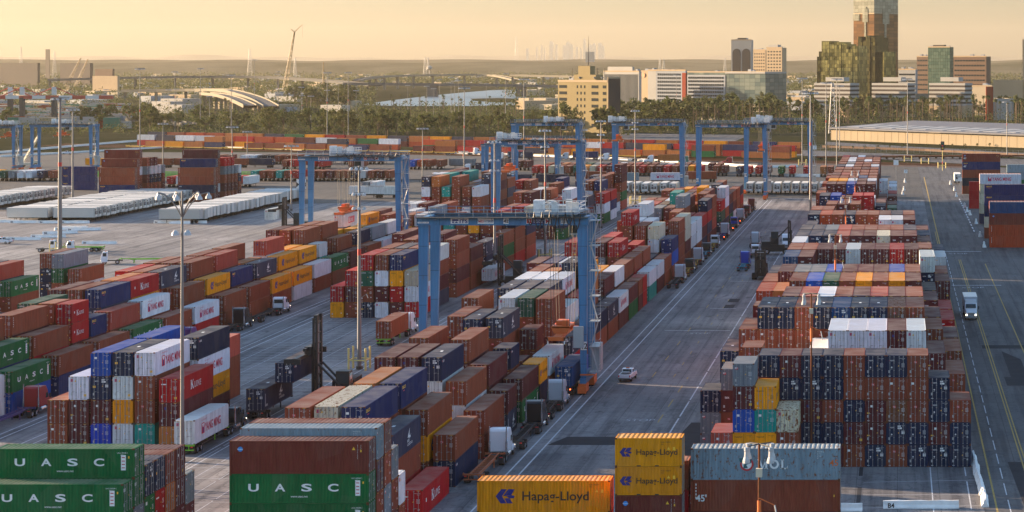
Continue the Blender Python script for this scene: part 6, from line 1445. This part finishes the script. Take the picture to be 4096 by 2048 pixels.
# roads and strips along the shed
g=MB(); 
def strip(pts,mat,z):
    for (a,b_),(c,d) in zip(zip(pts[0],pts[1]),zip(pts[0][1:],pts[1][1:])): g.face([(*W(*a),z),(*W(*c),z),(*W(*d),z),(*W(*b_),z)],mat)
strip([[(2500,596),(3200,600),(4200,640)],[(2500,612),(3200,622),(4200,672)]],"asphalt",-.05); strip([[(3300,566),(4200,618)],[(3300,578),(4200,636)]],"asphalt",-.04)
strip([[(1100,556),(2100,560),(2700,590)],[(1100,566),(2100,572),(2700,606)]],"farasphalt",-.05); strip([[(2500,532),(3000,540)],[(2450,560),(2900,580)]],"asphalt",-.045)
tag(g.build("service_road"),kind="structure")
plain("rail",(.14,.07,.04),.7,var=.3)
mb=MB()
for off in range(5):
    a=W(-50,560+off*3); pts=[(-371-.375*0-120,1100+48+off*7.5),(-20+60,1100-.375*351-48-20+off*7.5)]
    for s in (-.72,.72): mb.face([(pts[0][0],pts[0][1]+s-.1,.06),(pts[1][0],pts[1][1]+s-.1,.06),(pts[1][0],pts[1][1]+s+.1,.06),(pts[0][0],pts[0][1]+s+.1,.06)],"rail")
    mb.face([(pts[0][0],pts[0][1]-1.6,.02),(pts[1][0],pts[1][1]-1.6,.02),(pts[1][0],pts[1][1]+1.6,.02),(pts[0][0],pts[0][1]+1.6,.02)],"rustd")
tag(mb.build("rail_tracks"),kind="structure")
# flat cars under the boxes, and empty red-brown flat cars toward the east
plain("caryellow",(.5,.32,.04),.6,var=.3)
for k in range(24):
    t0=k*13.6-60; x=-371+.937*t0; y=1100-.375*t0
    if x>-30: break
    mb=MB(); mb.box(-6.3,-1.3,.55,6.3,1.3,.93,"caryellow"); mb.box(-6.4,-1.32,.93,-5.9,1.32,1.3,"caryellow"); mb.box(5.9,-1.32,.93,6.4,1.32,1.3,"caryellow")
    for q in (-5,5): mb.lathe((q,-.9,.42),[(.42,0),(.42,1.8)],8,"darksteel",'y')
    tag(mb.build("rail_flat_car",loc=(x,y,0),rz=math.radians(-21.8)),f"yellow rail flat car under the double-stacked boxes, {ordn(k) if k<14 else str(k+1)+'th'} along the line","rail car","yellow rail flat cars")
for k in range(12):
    x,y=W(3330+66*k,638-1.2*k+8*(k/12)); mb=MB(); mb.box(-8,-1.3,.8,8,1.3,1.6,"rustd"); mb.box(-8.4,-1.0,1.0,8.4,1.0,1.3,"rustd"); 
    for q in (-6,6): mb.lathe((q,-.9,.42),[(.42,0),(.42,1.8)],8,"darksteel",'y')
    tag(mb.build("rail_flat_car",loc=(x,y,0),rz=math.radians(-14)),"empty rust-red rail flat car on the track before the cream shed","rail car","empty rust-red rail flat cars")
# ---------------------------------------------------------------- buildings
for n_,c,ro in (("yellow_wall",(.23,.18,.09),.8),("tan_wall",(.36,.27,.17),.8),("white_wall",(.32,.305,.275),.8),("grey_wall",(.26,.27,.28),.8),("dark_wall",(.06,.05,.045),.7),("brown_granite",(.17,.07,.032),.35),("cream_wall",(.36,.30,.21),.85),("red_wall",(.22,.04,.02),.8),("brick_wall",(.13,.085,.06),.8)): plain(n_,c,ro,var=.12,vs=.08)
plain("window_glass",(.02,.026,.03),.12,var=.3,vs=.3); plain("copper_glass",(.22,.08,.025),.12,.5,.3,.12)
def curtain(name,c1,c2,sx,sz,rough=.12,metal=.6):
    m,nt,b=nm(name); tc=coords(nt); br=nt.nodes.new("ShaderNodeTexBrick"); br.offset=0.0; 
    sp=nt.nodes.new("ShaderNodeSeparateXYZ"); nt.links.new(tc,sp.inputs[0]); cb=nt.nodes.new("ShaderNodeCombineXYZ"); nt.links.new(mth(nt,'ADD',sp.outputs[0],sp.outputs[1]),cb.inputs[0]); nt.links.new(sp.outputs[2],cb.inputs[1]); nt.links.new(cb.outputs[0],br.inputs["Vector"])
    br.inputs["Scale"].default_value=1.0; br.inputs["Brick Width"].default_value=sx; br.inputs["Row Height"].default_value=sz; br.inputs["Mortar Size"].default_value=.12; br.inputs["Color1"].default_value=(*c1,1); br.inputs["Color2"].default_value=(*c2,1); br.inputs["Mortar"].default_value=(c1[0]*.25,c1[1]*.25,c1[2]*.25,1)
    nt.links.new(br.outputs[0],b.inputs["Base Color"]); b.inputs["Roughness"].default_value=rough; b.inputs["Metallic"].default_value=metal
    bp=nt.nodes.new("ShaderNodeBump"); bp.inputs["Strength"].default_value=.12; bp.inputs["Distance"].default_value=.5; nt.links.new(noise(nt,vscale(nt,tc,(.5,.5,.2)),.5,2),bp.inputs["Height"]); nt.links.new(bp.outputs[0],b.inputs["Normal"])
curtain("green_curtain",(.08,.085,.035),(.50,.45,.20),2.6,3.6,.12,.8); curtain("green_curtain_dark",(.02,.025,.014),(.13,.12,.055),2.6,3.6,.12,.7); curtain("bluegreen_curtain",(.05,.10,.085),(.12,.18,.14),3.2,3.8,.15,.5); curtain("copper_curtain",(.19,.088,.032),(.075,.036,.014),9,3.6,.2,.45); curtain("pale_curtain",(.30,.29,.23),(.18,.18,.14),5,4,.2,.4); curtain("blue_curtain",(.06,.10,.11),(.20,.23,.2),7,4,.2,.4); plain("shed_wall",(.27,.22,.15),.85,var=.15,vs=.05); plain("shed_roof",(.14,.14,.15),.7,var=.15,vs=.03)
class Bld:
    def __init__(s,xl,xc,xr,ytop,Y,theta,label,cat="office building",name="office_building",zbase=0.0,h=None):
        th=math.radians(theta); c,sn=math.cos(th),math.sin(th); Xc=(xc-VX)*Y/FP; a=(xl-VX)/FP; b_=(xr-VX)/FP
        s.L1=(Xc-a*Y)/(c+a*sn); s.L2=(b_*Y-Xc)/(sn-b_*c); s.h=h or CH-(ytop-VY)*Y/FP; s.th=th
        s.root=empty(name,(Xc,Y,zbase),-th); tag(s.root,label,cat)
    def block(s,x0,x1,y0,y1,z0,z1,mat,name="wall"):
        mb=MB(); mb.box(-s.L1*x1,s.L2*y0,z0,-s.L1*x0,s.L2*y1,z1,mat); return mb.build(name,s.root)
    def wins(s,face,cols,rows,z0,z1,ww,wh,u0=.04,u1=.96,mat="window_glass",depth=.12):
        """a window per storey and bay, each a part of its own"""
        mb=MB(); 
        if face=='l': mb.box(-ww/2,-depth,-wh/2,ww/2,depth,wh/2,mat)
        else: mb.box(-depth,-ww/2,-wh/2,depth,ww/2,wh/2,mat)
        me=mb.mesh("window")
        for i in range(cols):
            for j in range(rows):
                u=u0+(u1-u0)*(i+.5)/cols; z=z0+(z1-z0)*(j+.5)/rows
                inst("window",me,s.root,(-s.L1*u,-.02,z) if face=='l' else (.02,s.L2*u,z))
# yellow office block
B=Bld(2232,2430,2478,326,1350,38,"yellow nine-storey office block with stepped roof, right of the centre")
B.block(0,1,0,1,0,B.h,"yellow_wall"); B.block(.28,.72,.2,.8,B.h,B.h+4.5,"yellow_wall","penthouse"); B.block(.42,.66,.3,.7,B.h+4.5,B.h+10.5,"yellow_wall","roof_tower"); B.block(-.012,.0,-.0,1,0,B.h+3,"tan_wall","lattice_screen")
B.wins('l',1,7,3,B.h-1.5,7.5,2.0,.80,.99); B.wins('l',1,7,3,B.h-1.5,6.5,2.0,.14,.36); B.wins('l',3,7,3,B.h-1.5,1.1,1.9,.42,.64); B.wins('l',1,7,3,B.h-1.5,3.2,2.0,.0,.12)
for k in range(11): mb=MB(); mb.box(-.15,-.35,1,.25,.35,B.h+2,"dark_wall"); mb.build("screen_fin",B.root,loc=(B.L1*.012+.1,B.L2*(.05+.09*k),0))
mb=MB(); mb.tube((-B.L1*.5,B.L2*.5,B.h+10),(-B.L1*.5,B.L2*.5,B.h+31),.28,.1,6,"dark_wall")
for q in (.3,.6,.15,.8): mb.tube((-B.L1*q,B.L2*.4,B.h+3),(-B.L1*q,B.L2*.4,B.h+9),.2,n=5,mat="dark_wall"); mb.lathe((-B.L1*q,B.L2*.2,B.h+1.5),[(.2,0),(1.3,1.5),(.3,1.6)],8,"grey_wall")
mb.build("antennas",B.root)
# white office with vertical fins
B=Bld(2414,2556,2568,286,2100,38,"low white office with close vertical fins behind the yellow block"); B.block(0,1,0,1,0,B.h,"white_wall"); B.block(.2,.9,.2,.8,B.h,B.h+5,"white_wall","penthouse"); B.wins('l',30,1,6,B.h-3,.9,B.h-9,.02,.98)
B=Bld(2566,2598,2606,285,2050,38,"narrow tan building with a round sign between the white office and hotel"); B.block(0,1,0,1,0,B.h,"tan_wall"); mb=MB(); mb.lathe((-B.L1*.7,-.3,B.h-4),[(2.2,0),(2.2,-.4)],14,"orange",'y'); mb.build("round_sign",B.root)
# hotel
B=Bld(2592,2742,2748,282,1800,36,"grey-blue hotel slab with white end and red stripe"); B.block(0,1,0,1,0,B.h,"grey_wall"); B.block(.78,1.003,-.02,1,0,B.h+1,"white_wall","end_bay"); B.block(-.005,.09,-.02,1,0,B.h-2,"red_wall","red_bay"); B.wins('l',12,10,6,B.h-2,1.7,1.9,.12,.75)
# long blue-glass building
B=Bld(2748,3062,3145,289,2050,36,"long low blue-glass building with a pale frame behind the grove"); B.block(0,1,0,1,0,B.h,"blue_curtain"); B.block(-.002,.5,-.03,1,B.h-1.4,B.h+.4,"white_wall","roof_slab"); B.block(.5,1.0,-.02,.9,0,B.h-3,"grey_wall","end_wing"); B.wins('l',16,7,8,B.h-4,2.2,1.9,.52,.98,depth=1.1)
# dark tower with two tall arches
B=Bld(2925,3006,3013,160,2750,20,"dark tower with two tall arched glass bays"); B.block(0,1,0,1,0,B.h,"white_wall"); B.block(.3,.7,.2,.8,B.h,B.h+3,"dark_wall","roof_box")
for k in (0,1):
    mb=MB(); x0=-B.L1*(.06+.47*k); w_=B.L1*.40; pts=[(x0-w_,6)]+[(x0,6)]+[(x0-w_/2+w_/2*math.cos(a),B.h-18+w_/2*math.sin(a)) for a in [math.pi*t/10 for t in range(11)]]
    mb.prism(pts,-.5,.2,"dark_wall"); mb.build("arched_bay",B.root)
B=Bld(3013,3062,3080,200,2700,34,"tan hotel tower, lower left of two beside the arched tower"); B.block(0,1,0,1,0,B.h,"tan_wall"); B.wins('l',5,13,6,B.h-3,2.0,1.8)
B=Bld(3066,3128,3146,191,2650,34,"tan hotel tower, taller right one beside the arched tower"); B.block(0,1,0,1,0,B.h,"tan_wall"); B.wins('l',5,14,6,B.h-3,2.6,1.8); B.block(.3,.9,.1,.8,B.h,B.h+4,"white_wall","roof_box")
# tallest tower
B=Bld(3414,3497,3592,-14,2350,40,"tallest tower, copper-brown stone with pale glass crown and corner strips"); h=B.h; B.block(0,1,0,1,0,h-20,"copper_curtain"); B.block(0,1,0,1,h-20,h,"pale_curtain","crown")
B.block(.38,.46,-.02,.5,0,h-12,"pale_curtain","glass_strip"); B.block(-.02,.1,.42,.5,0,h-14,"pale_curtain","glass_strip"); B.block(-.015,.15,.35,.62,h-32,h-14,"pale_curtain","glass_step"); B.block(.3,.55,-.015,.3,h-30,h-14,"pale_curtain","glass_step")
B.block(.7,1.01,-.015,.2,h-28,h-20,"pale_curtain","glass_step")
# green glass complex
B=Bld(3268,3430,3440,163,1900,30,"broad green-gold mirror glass tower in stepped bays"); h=B.h
for k,(a,b_,dz,dy,mt) in enumerate([(.0,.13,1,0,"green_curtain"),(.13,.27,-2,-.10,"green_curtain"),(.27,.40,3,.05,"green_curtain"),(.40,.56,5,-.14,"green_curtain"),(.56,.70,3,.0,"green_curtain"),(.70,.88,6,-.08,"green_curtain"),(.88,.96,-4,.1,"green_curtain_dark"),(.96,1.02,-9,.3,"green_curtain_dark")]): B.block(a,b_,dy*1.0,4.0,0,h+dz-6,mt,"glass_bay")
B=Bld(3432,3500,3552,150,1960,38,"darker green glass tower in narrow bays, in front of the tallest tower"); h=B.h
for k,(a,b_,dz,dy) in enumerate([(0,.25,0,.0),(.25,.5,2,-.06),(.5,.78,-3,.04),(.78,1.0,1,.0)]): B.block(a,b_,dy,1,0,h+dz,"green_curtain_dark","glass_bay")
B.block(-.3,0,.3,1.2,0,h-14,"green_curtain","glass_bay")
# white terraced garages
for k,(a,c,d,yt,lb) in enumerate([(3256,3400,3437,330,"white terraced garage left, below the green glass tower"),(3487,3630,3662,330,"white terraced garage below the tallest tower"),(3716,3860,3890,330,"white terraced garage right, below the teal glass tower")]):
    B=Bld(a,c,d,yt,1750,33,lb,"parking garage","parking_garage"); n=6
    for q in range(n): z=B.h-3.6*(n-q)+1; B.block(0,1,0,1,z,z+1.9,"white_wall","storey_band"); B.block(.01,.99,.03,.97,z-1.7,z,"dark_wall","open_storey")
    B.block(.2,.7,.1,.7,B.h+.9,B.h+4.5,"white_wall","roof_house"); B.block(.0,1,.02,1,0,B.h-20,"tan_wall","lower_wall")
B=Bld(3712,3800,3814,188,2300,34,"teal glass office tower with a thin white grid"); B.block(0,1,0,1,0,B.h,"bluegreen_curtain"); B.block(.3,.8,.2,.8,B.h,B.h+2.5,"dark_wall","roof_box")
B=Bld(3812,3945,3963,226,2420,34,"broad brown office slab right of the teal tower"); B.block(0,1,0,1,0,B.h,"brick_wall"); B.wins('l',11,8,6,B.h-2,3.4,1.8)
B=Bld(3667,3712,3720,226,2480,34,"brown office slab left of the teal tower"); B.block(0,1,0,1,0,B.h,"brick_wall"); B.wins('l',4,8,6,B.h-2,3.4,1.8)
B=Bld(3594,3662,3670,278,2400,34,"low grey office between the tallest tower and the brown slab"); B.block(0,1,0,1,0,B.h,"grey_wall"); B.wins('l',9,4,6,B.h-2,3,2)
B=Bld(3880,3968,3976,345,1800,33,"cream low building right of the garages"); B.block(0,1,0,1,0,B.h,"cream_wall")
B=Bld(4090,4120,4130,160,2300,34,"pale tower cut by the photo's right edge"); B.block(0,1,0,1,0,B.h,"tan_wall")
for o in [q for q in list(bpy.data.objects) if q.get("category")=="office building" and q.type=='EMPTY' and any(c.name.startswith("wall") for c in q.children)]:
    wl=[c for c in o.children if c.name.startswith("wall")][0]; bb=[Vector(v) for v in wl.bound_box]; x0,x1=min(v.x for v in bb),max(v.x for v in bb); y0,y1=min(v.y for v in bb),max(v.y for v in bb); zt=max(v.z for v in bb); rp=random.Random(int(x0*10))
    for k in range(3):
        a=rp.uniform(x0+1,x1-5); b_=rp.uniform(y0+1,max(y0+2,y1-5)); mb=MB(); mb.box(a,b_,zt,a+rp.uniform(2,5),b_+rp.uniform(2,4),zt+rp.uniform(1.2,3),"grey_wall"); mb.build("roof_plant",o)
    mb=MB(); mb.box(x0-.15,y0-.15,zt-.5,x1+.15,y0,zt+.9,"tan_wall"); mb.build("parapet",o)
# small far towers and industrial things at the left
for k,(a,c,d,yt,Y,mt,lb) in enumerate([(182,198,200,197,5200,"dark_wall","grey industrial tower standing in the haze, far left"),(0,150,160,252,3600,"dark_wall","long hazy shed at the photo's left edge"),(240,360,372,252,3700,"dark_wall","second long hazy shed, far left"),(370,470,478,304,2900,"tan_wall","white flat-roofed shed below the hazy sheds"),(380,450,458,276,3300,"brick_wall","cream hazy block left of the smoke"),(3972,4090,4100,320,2300,"tan_wall","tan low block at the right beyond the palms")]):
    B=Bld(a,c,d,yt,Y,30,lb,"industrial building","industrial_building"); B.block(0,1,0,1,0,B.h,mt)
# long cream shed with a sloping roof
a=Vector((-41,1233,0)); b_=Vector((150,1033,0)); d=(b_-a); L=d.length; ang=math.atan2(d.y,d.x)
root=empty("long_shed",(a.x,a.y,0),ang); tag(root,"long cream shed with pale panelled roof running off the right of the photo","shed")
mb=MB(); mb.box(0,0,0,L,70,6.6,"shed_wall","t"); mb.build("wall",root)
mb=MB(); mb.prismx([(-1.5,6.9),(-1.5,7.7),(72,10.6),(72,9.8)],-1,L+1,"shed_roof"); rf=mb.build("roof",root)
mb=MB(); mb.box(0,-.2,6.2,L,0,6.6,"window_glass"); mb.build("window_band",root)
for k in range(14): mb=MB(); mb.prismx([(6,8.02),(6,8.2),(30,9.15),(30,8.97)],8+k*14.5,19+k*14.5,"grey_wall"); mb.build("roof_panel",rf)
for k in range(46): mb=MB(); mb.box(k*6,-.1,0,k*6+.2,0,6.1,"tan_wall"); mb.build("wall_rib",root)
# chain fence and red gate before the shed
wall([W(p,q) for p,q in ((3290,590),(3700,604),(4150,628))],1.2,.4,"brick_wall","boundary_wall","low tan wall along the road in front of the cream shed","wall")
mb=MB()
for k in range(70):
    px=2600+22*k; x,y=W(px,600+max(0,(px-3200))*.03+ (0 if px>3200 else (px-2600)*.01)); mb.box(x-.06,y-.06,0,x+.06,y+.06,3.2,"steel")
    x2,y2=W(px+22,600+max(0,(px+22-3200))*.03+(0 if px+22>3200 else (px+22-2600)*.01))
    for z in (.2,1.1,2.0,3.1): mb.tube((x,y,z),(x2,y2,z),.035,n=3,mat="steel",cap=False)
tag(mb.build("fence"),"long wire fence on steel posts between the rail tracks and the cream shed","fence")
x,y=W(3958,395); mb=MB(); mb.box(-3,-3,0,3,3,28,"red_wall"); mb.box(3,0,0,20,2,18,"white_wall"); tag(mb.build("red_tower",loc=(x*.62,y*.62,0)),"small red square tower standing behind the palms at right","tower")
# low houses and sheds scattered in the haze as one mass
mb=MB(); rr=random.Random(3)
for _ in range(520):
    Y=1900*(9500/1900)**rr.random(); px=rr.uniform(-50,3300); X=(px-VX)*Y/FP; w_,dp,hh=rr.uniform(10,45),rr.uniform(10,30),rr.uniform(4,9); th=rr.choice((-.6,.9)); c,s=math.cos(th),math.sin(th)
    if 1420<px<2120 and Y<4200: continue
    q=[(X+c*u-s*v,Y+s*u+c*v) for u,v in ((-w_/2,-dp/2),(w_/2,-dp/2),(w_/2,dp/2),(-w_/2,dp/2))]; mt=rr.choice(("white_wall","cream_wall","tan_wall","grey_wall")); k=len(mb.v); m=mb.mi(mt)
    for z in (0,hh): mb.v += [(a,b_,z) for a,b_ in q]
    for f in ((0,1,5,4),(1,2,6,5),(2,3,7,6),(3,0,4,7),(4,5,6,7)): mb.f.append(tuple(k+i for i in f)); mb.m.append(m)
tag(mb.build("distant_roofs"),"hazy scatter of countless low roofs and sheds across the plain","low buildings",None,"stuff")
# the terminal beyond: hazy stacks and a red-and-white crane at the left
mb=MB(); rr=random.Random(9)
for _ in range(420):
    px=rr.uniform(-40,520); Y=rr.uniform(1450,2000); X=(px-VX)*Y/FP; hh=rr.choice((2.6,5.2,7.8)); mb.box(X-6,Y,0,X+6,Y+2.4,hh,rr.choice(("white_wall","red_wall","tan_wall","truck_green","grey_wall","cream_wall","white_wall")))
tag(mb.build("distant_terminal_stacks"),"hazy stacks of boxes at the neighbouring terminal, far left","containers",None,"stuff")
def ship_crane(px,Y,label,s=1.0):
    root=empty("quay_crane",((px-VX)*Y/FP,Y,0)); tag(root,label,"quay crane"); zt=CH-(385-VY)*Y/FP+6
    mb=MB()
    for k,(a,b_) in enumerate(((-40,-8),(4,30))): 
        pass
    for k in range(10): mb.box(-50+10*k,-1.4,zt-8,-40+10*k,1.4,zt-5.5,"redpaint" if k%2 else "whitepaint")
    mb.build("boom",root)
    mb=MB()
    for x_ in (-18,6): mb.box(x_-1.6,-1.6,zt-24,x_+1.6,1.6,zt-7,"darksteel"); mb.box(x_-1.4,-1.4,zt-5,x_+1.4,1.4,zt+1,"whitepaint"); 
    for x_ in (-18,6): mb.tube((x_,0,zt+1),(x_+16,0,zt-6),.4,n=5,mat="redpaint"); mb.tube((x_,0,zt+1),(x_-16,0,zt-6),.4,n=5,mat="redpaint")
    mb.build("tower_frame",root)
    return root
plain("redpaint",(.4,.05,.03),.5); plain("whitepaint",(.6,.58,.55),.5)
ship_crane(185,1500,"red and white quay crane lying hazy at the left edge"); ship_crane(10,1520,"second red and white quay crane cut by the left edge")
# tall lattice crane and pylons
def lattice(px,py,top,Y,w,lean,label,name="lattice_tower",cat="tower",mat="steel"):
    X=(px-VX)*Y/FP; h=CH-(top-VY)*Y/FP; root=empty(name,(X,Y,0)); tag(root,label,cat); mb=MB(); n=10
    for sx in (-1,1):
        for sy in (-1,1): mb.tube((sx*w/2,sy*w/2,0),(lean+sx*w*.12,sy*w*.12,h),.16+h*.002,n=4,mat=mat)
    for k in range(n):
        t,u=k/n,(k+1)/n; a=w/2*(1-t)+w*.12*t; b_=w/2*(1-u)+w*.12*u
        for sy in (-1,1): mb.tube((lean*t-a,sy*a,h*t),(lean*u+b_,sy*b_,h*u),.12+h*.001,n=3,mat=mat,cap=False); mb.tube((lean*t+a,sy*a,h*t),(lean*u-b_,sy*b_,h*u),.12+h*.001,n=3,mat=mat,cap=False)
    mb.build("lattice",root); return root,h
plain("cranebrown",(.25,.15,.04),.6)
r_,h=lattice(1135,300,128,3000,6,16,"tall brown lattice boom crane rising above the freeway, left of the centre","lattice_crane","crane","cranebrown")
mb=MB(); mb.tube((16,0,h),(28,0,h+11),.7,.3,5,"cranebrown"); mb.tube((16,0,h),(11,0,h+4),.6,n=5,mat="cranebrown"); mb.tube((28,0,h+11),(28,0,h-8),.12,n=4,mat="darksteel"); mb.build("jib",r_)
lattice(255,312,232,3300,6,28,"leaning pale lattice crane in the haze, far left","lattice_crane","crane","cranebrown"); lattice(295,312,236,3400,6,24,"second leaning lattice crane in the haze, far left","lattice_crane","crane","cranebrown"); lattice(1294,330,248,3100,3,0,"small brown lattice tower right of the tall boom crane","lattice_tower","tower","cranebrown")
lattice(3330,480,330,1350,5,0,"slim lattice tower beside crane 39's end of the yard"); lattice(1000,300,196,6000,14,0,"power pylon faint in the haze over the left freeway"); lattice(2066,300,146,16000,30,0,"thin radio mast faint in the haze left of the downtown skyline")
for k,px in enumerate((84,218,1180,1700,1712,2640,2655,2900)): lattice(px,262,(188,205,232,228,230,232,234,232)[k],6500,11,0,f"hazy power pylon {['left of the industrial tower','right of the industrial tower','over the left freeway','left of the curved overpass','right of its twin over the river','over the white office','beside another over the hotel','left of the arched tower'][k]}","power_pylon","pylon")
mb=MB(); mb.tube((0,0,0),(0,0,32),1.2,1.0,8,"white_wall"); mb.lathe((0,0,30),[(2,0),(7,3),(7,9),(2,12)],12,"white_wall"); X,Y_,_z=PZ(1719,290,5500); tag(mb.build("water_tower",loc=(X,5500,0)),"small pale water tower in the haze above the river","water tower")
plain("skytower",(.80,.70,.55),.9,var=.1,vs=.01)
# downtown skyline on the horizon
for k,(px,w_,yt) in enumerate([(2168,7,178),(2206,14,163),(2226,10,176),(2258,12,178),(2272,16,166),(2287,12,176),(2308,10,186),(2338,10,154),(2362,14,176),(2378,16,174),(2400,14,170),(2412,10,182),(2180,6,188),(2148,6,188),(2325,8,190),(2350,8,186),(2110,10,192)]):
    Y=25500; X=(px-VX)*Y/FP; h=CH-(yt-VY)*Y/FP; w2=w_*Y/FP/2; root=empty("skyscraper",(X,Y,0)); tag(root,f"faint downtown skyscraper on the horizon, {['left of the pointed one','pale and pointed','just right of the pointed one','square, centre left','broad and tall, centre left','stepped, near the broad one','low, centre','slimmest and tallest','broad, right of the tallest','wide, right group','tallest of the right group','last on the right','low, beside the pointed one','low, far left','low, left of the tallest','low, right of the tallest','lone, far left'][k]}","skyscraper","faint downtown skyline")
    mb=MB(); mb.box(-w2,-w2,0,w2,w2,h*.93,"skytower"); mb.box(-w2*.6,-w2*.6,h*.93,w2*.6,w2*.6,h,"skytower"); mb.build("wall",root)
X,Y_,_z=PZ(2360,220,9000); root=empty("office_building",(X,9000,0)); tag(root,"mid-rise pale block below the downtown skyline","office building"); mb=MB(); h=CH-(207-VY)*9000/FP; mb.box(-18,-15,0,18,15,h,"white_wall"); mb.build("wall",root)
# smoke
# ---------------------------------------------------------------- haze
m=bpy.data.materials.new("haze"); m.use_nodes=True; nt=m.node_tree; nt.nodes.clear(); pv=nt.nodes.new("ShaderNodeVolumePrincipled"); out=nt.nodes.new("ShaderNodeOutputMaterial")
pv.inputs["Color"].default_value=(.48,.43,.35,1); pv.inputs["Density"].default_value=3.7e-5; pv.inputs["Anisotropy"].default_value=.2; nt.links.new(pv.outputs[0],out.inputs["Volume"]); MAT["haze"]=m
mb=MB(); mb.box(-24000,-400,-3,9000,33000,640,"haze"); tag(mb.build("haze"),"warm evening haze lying over the whole port and plain","haze",None,"stuff")
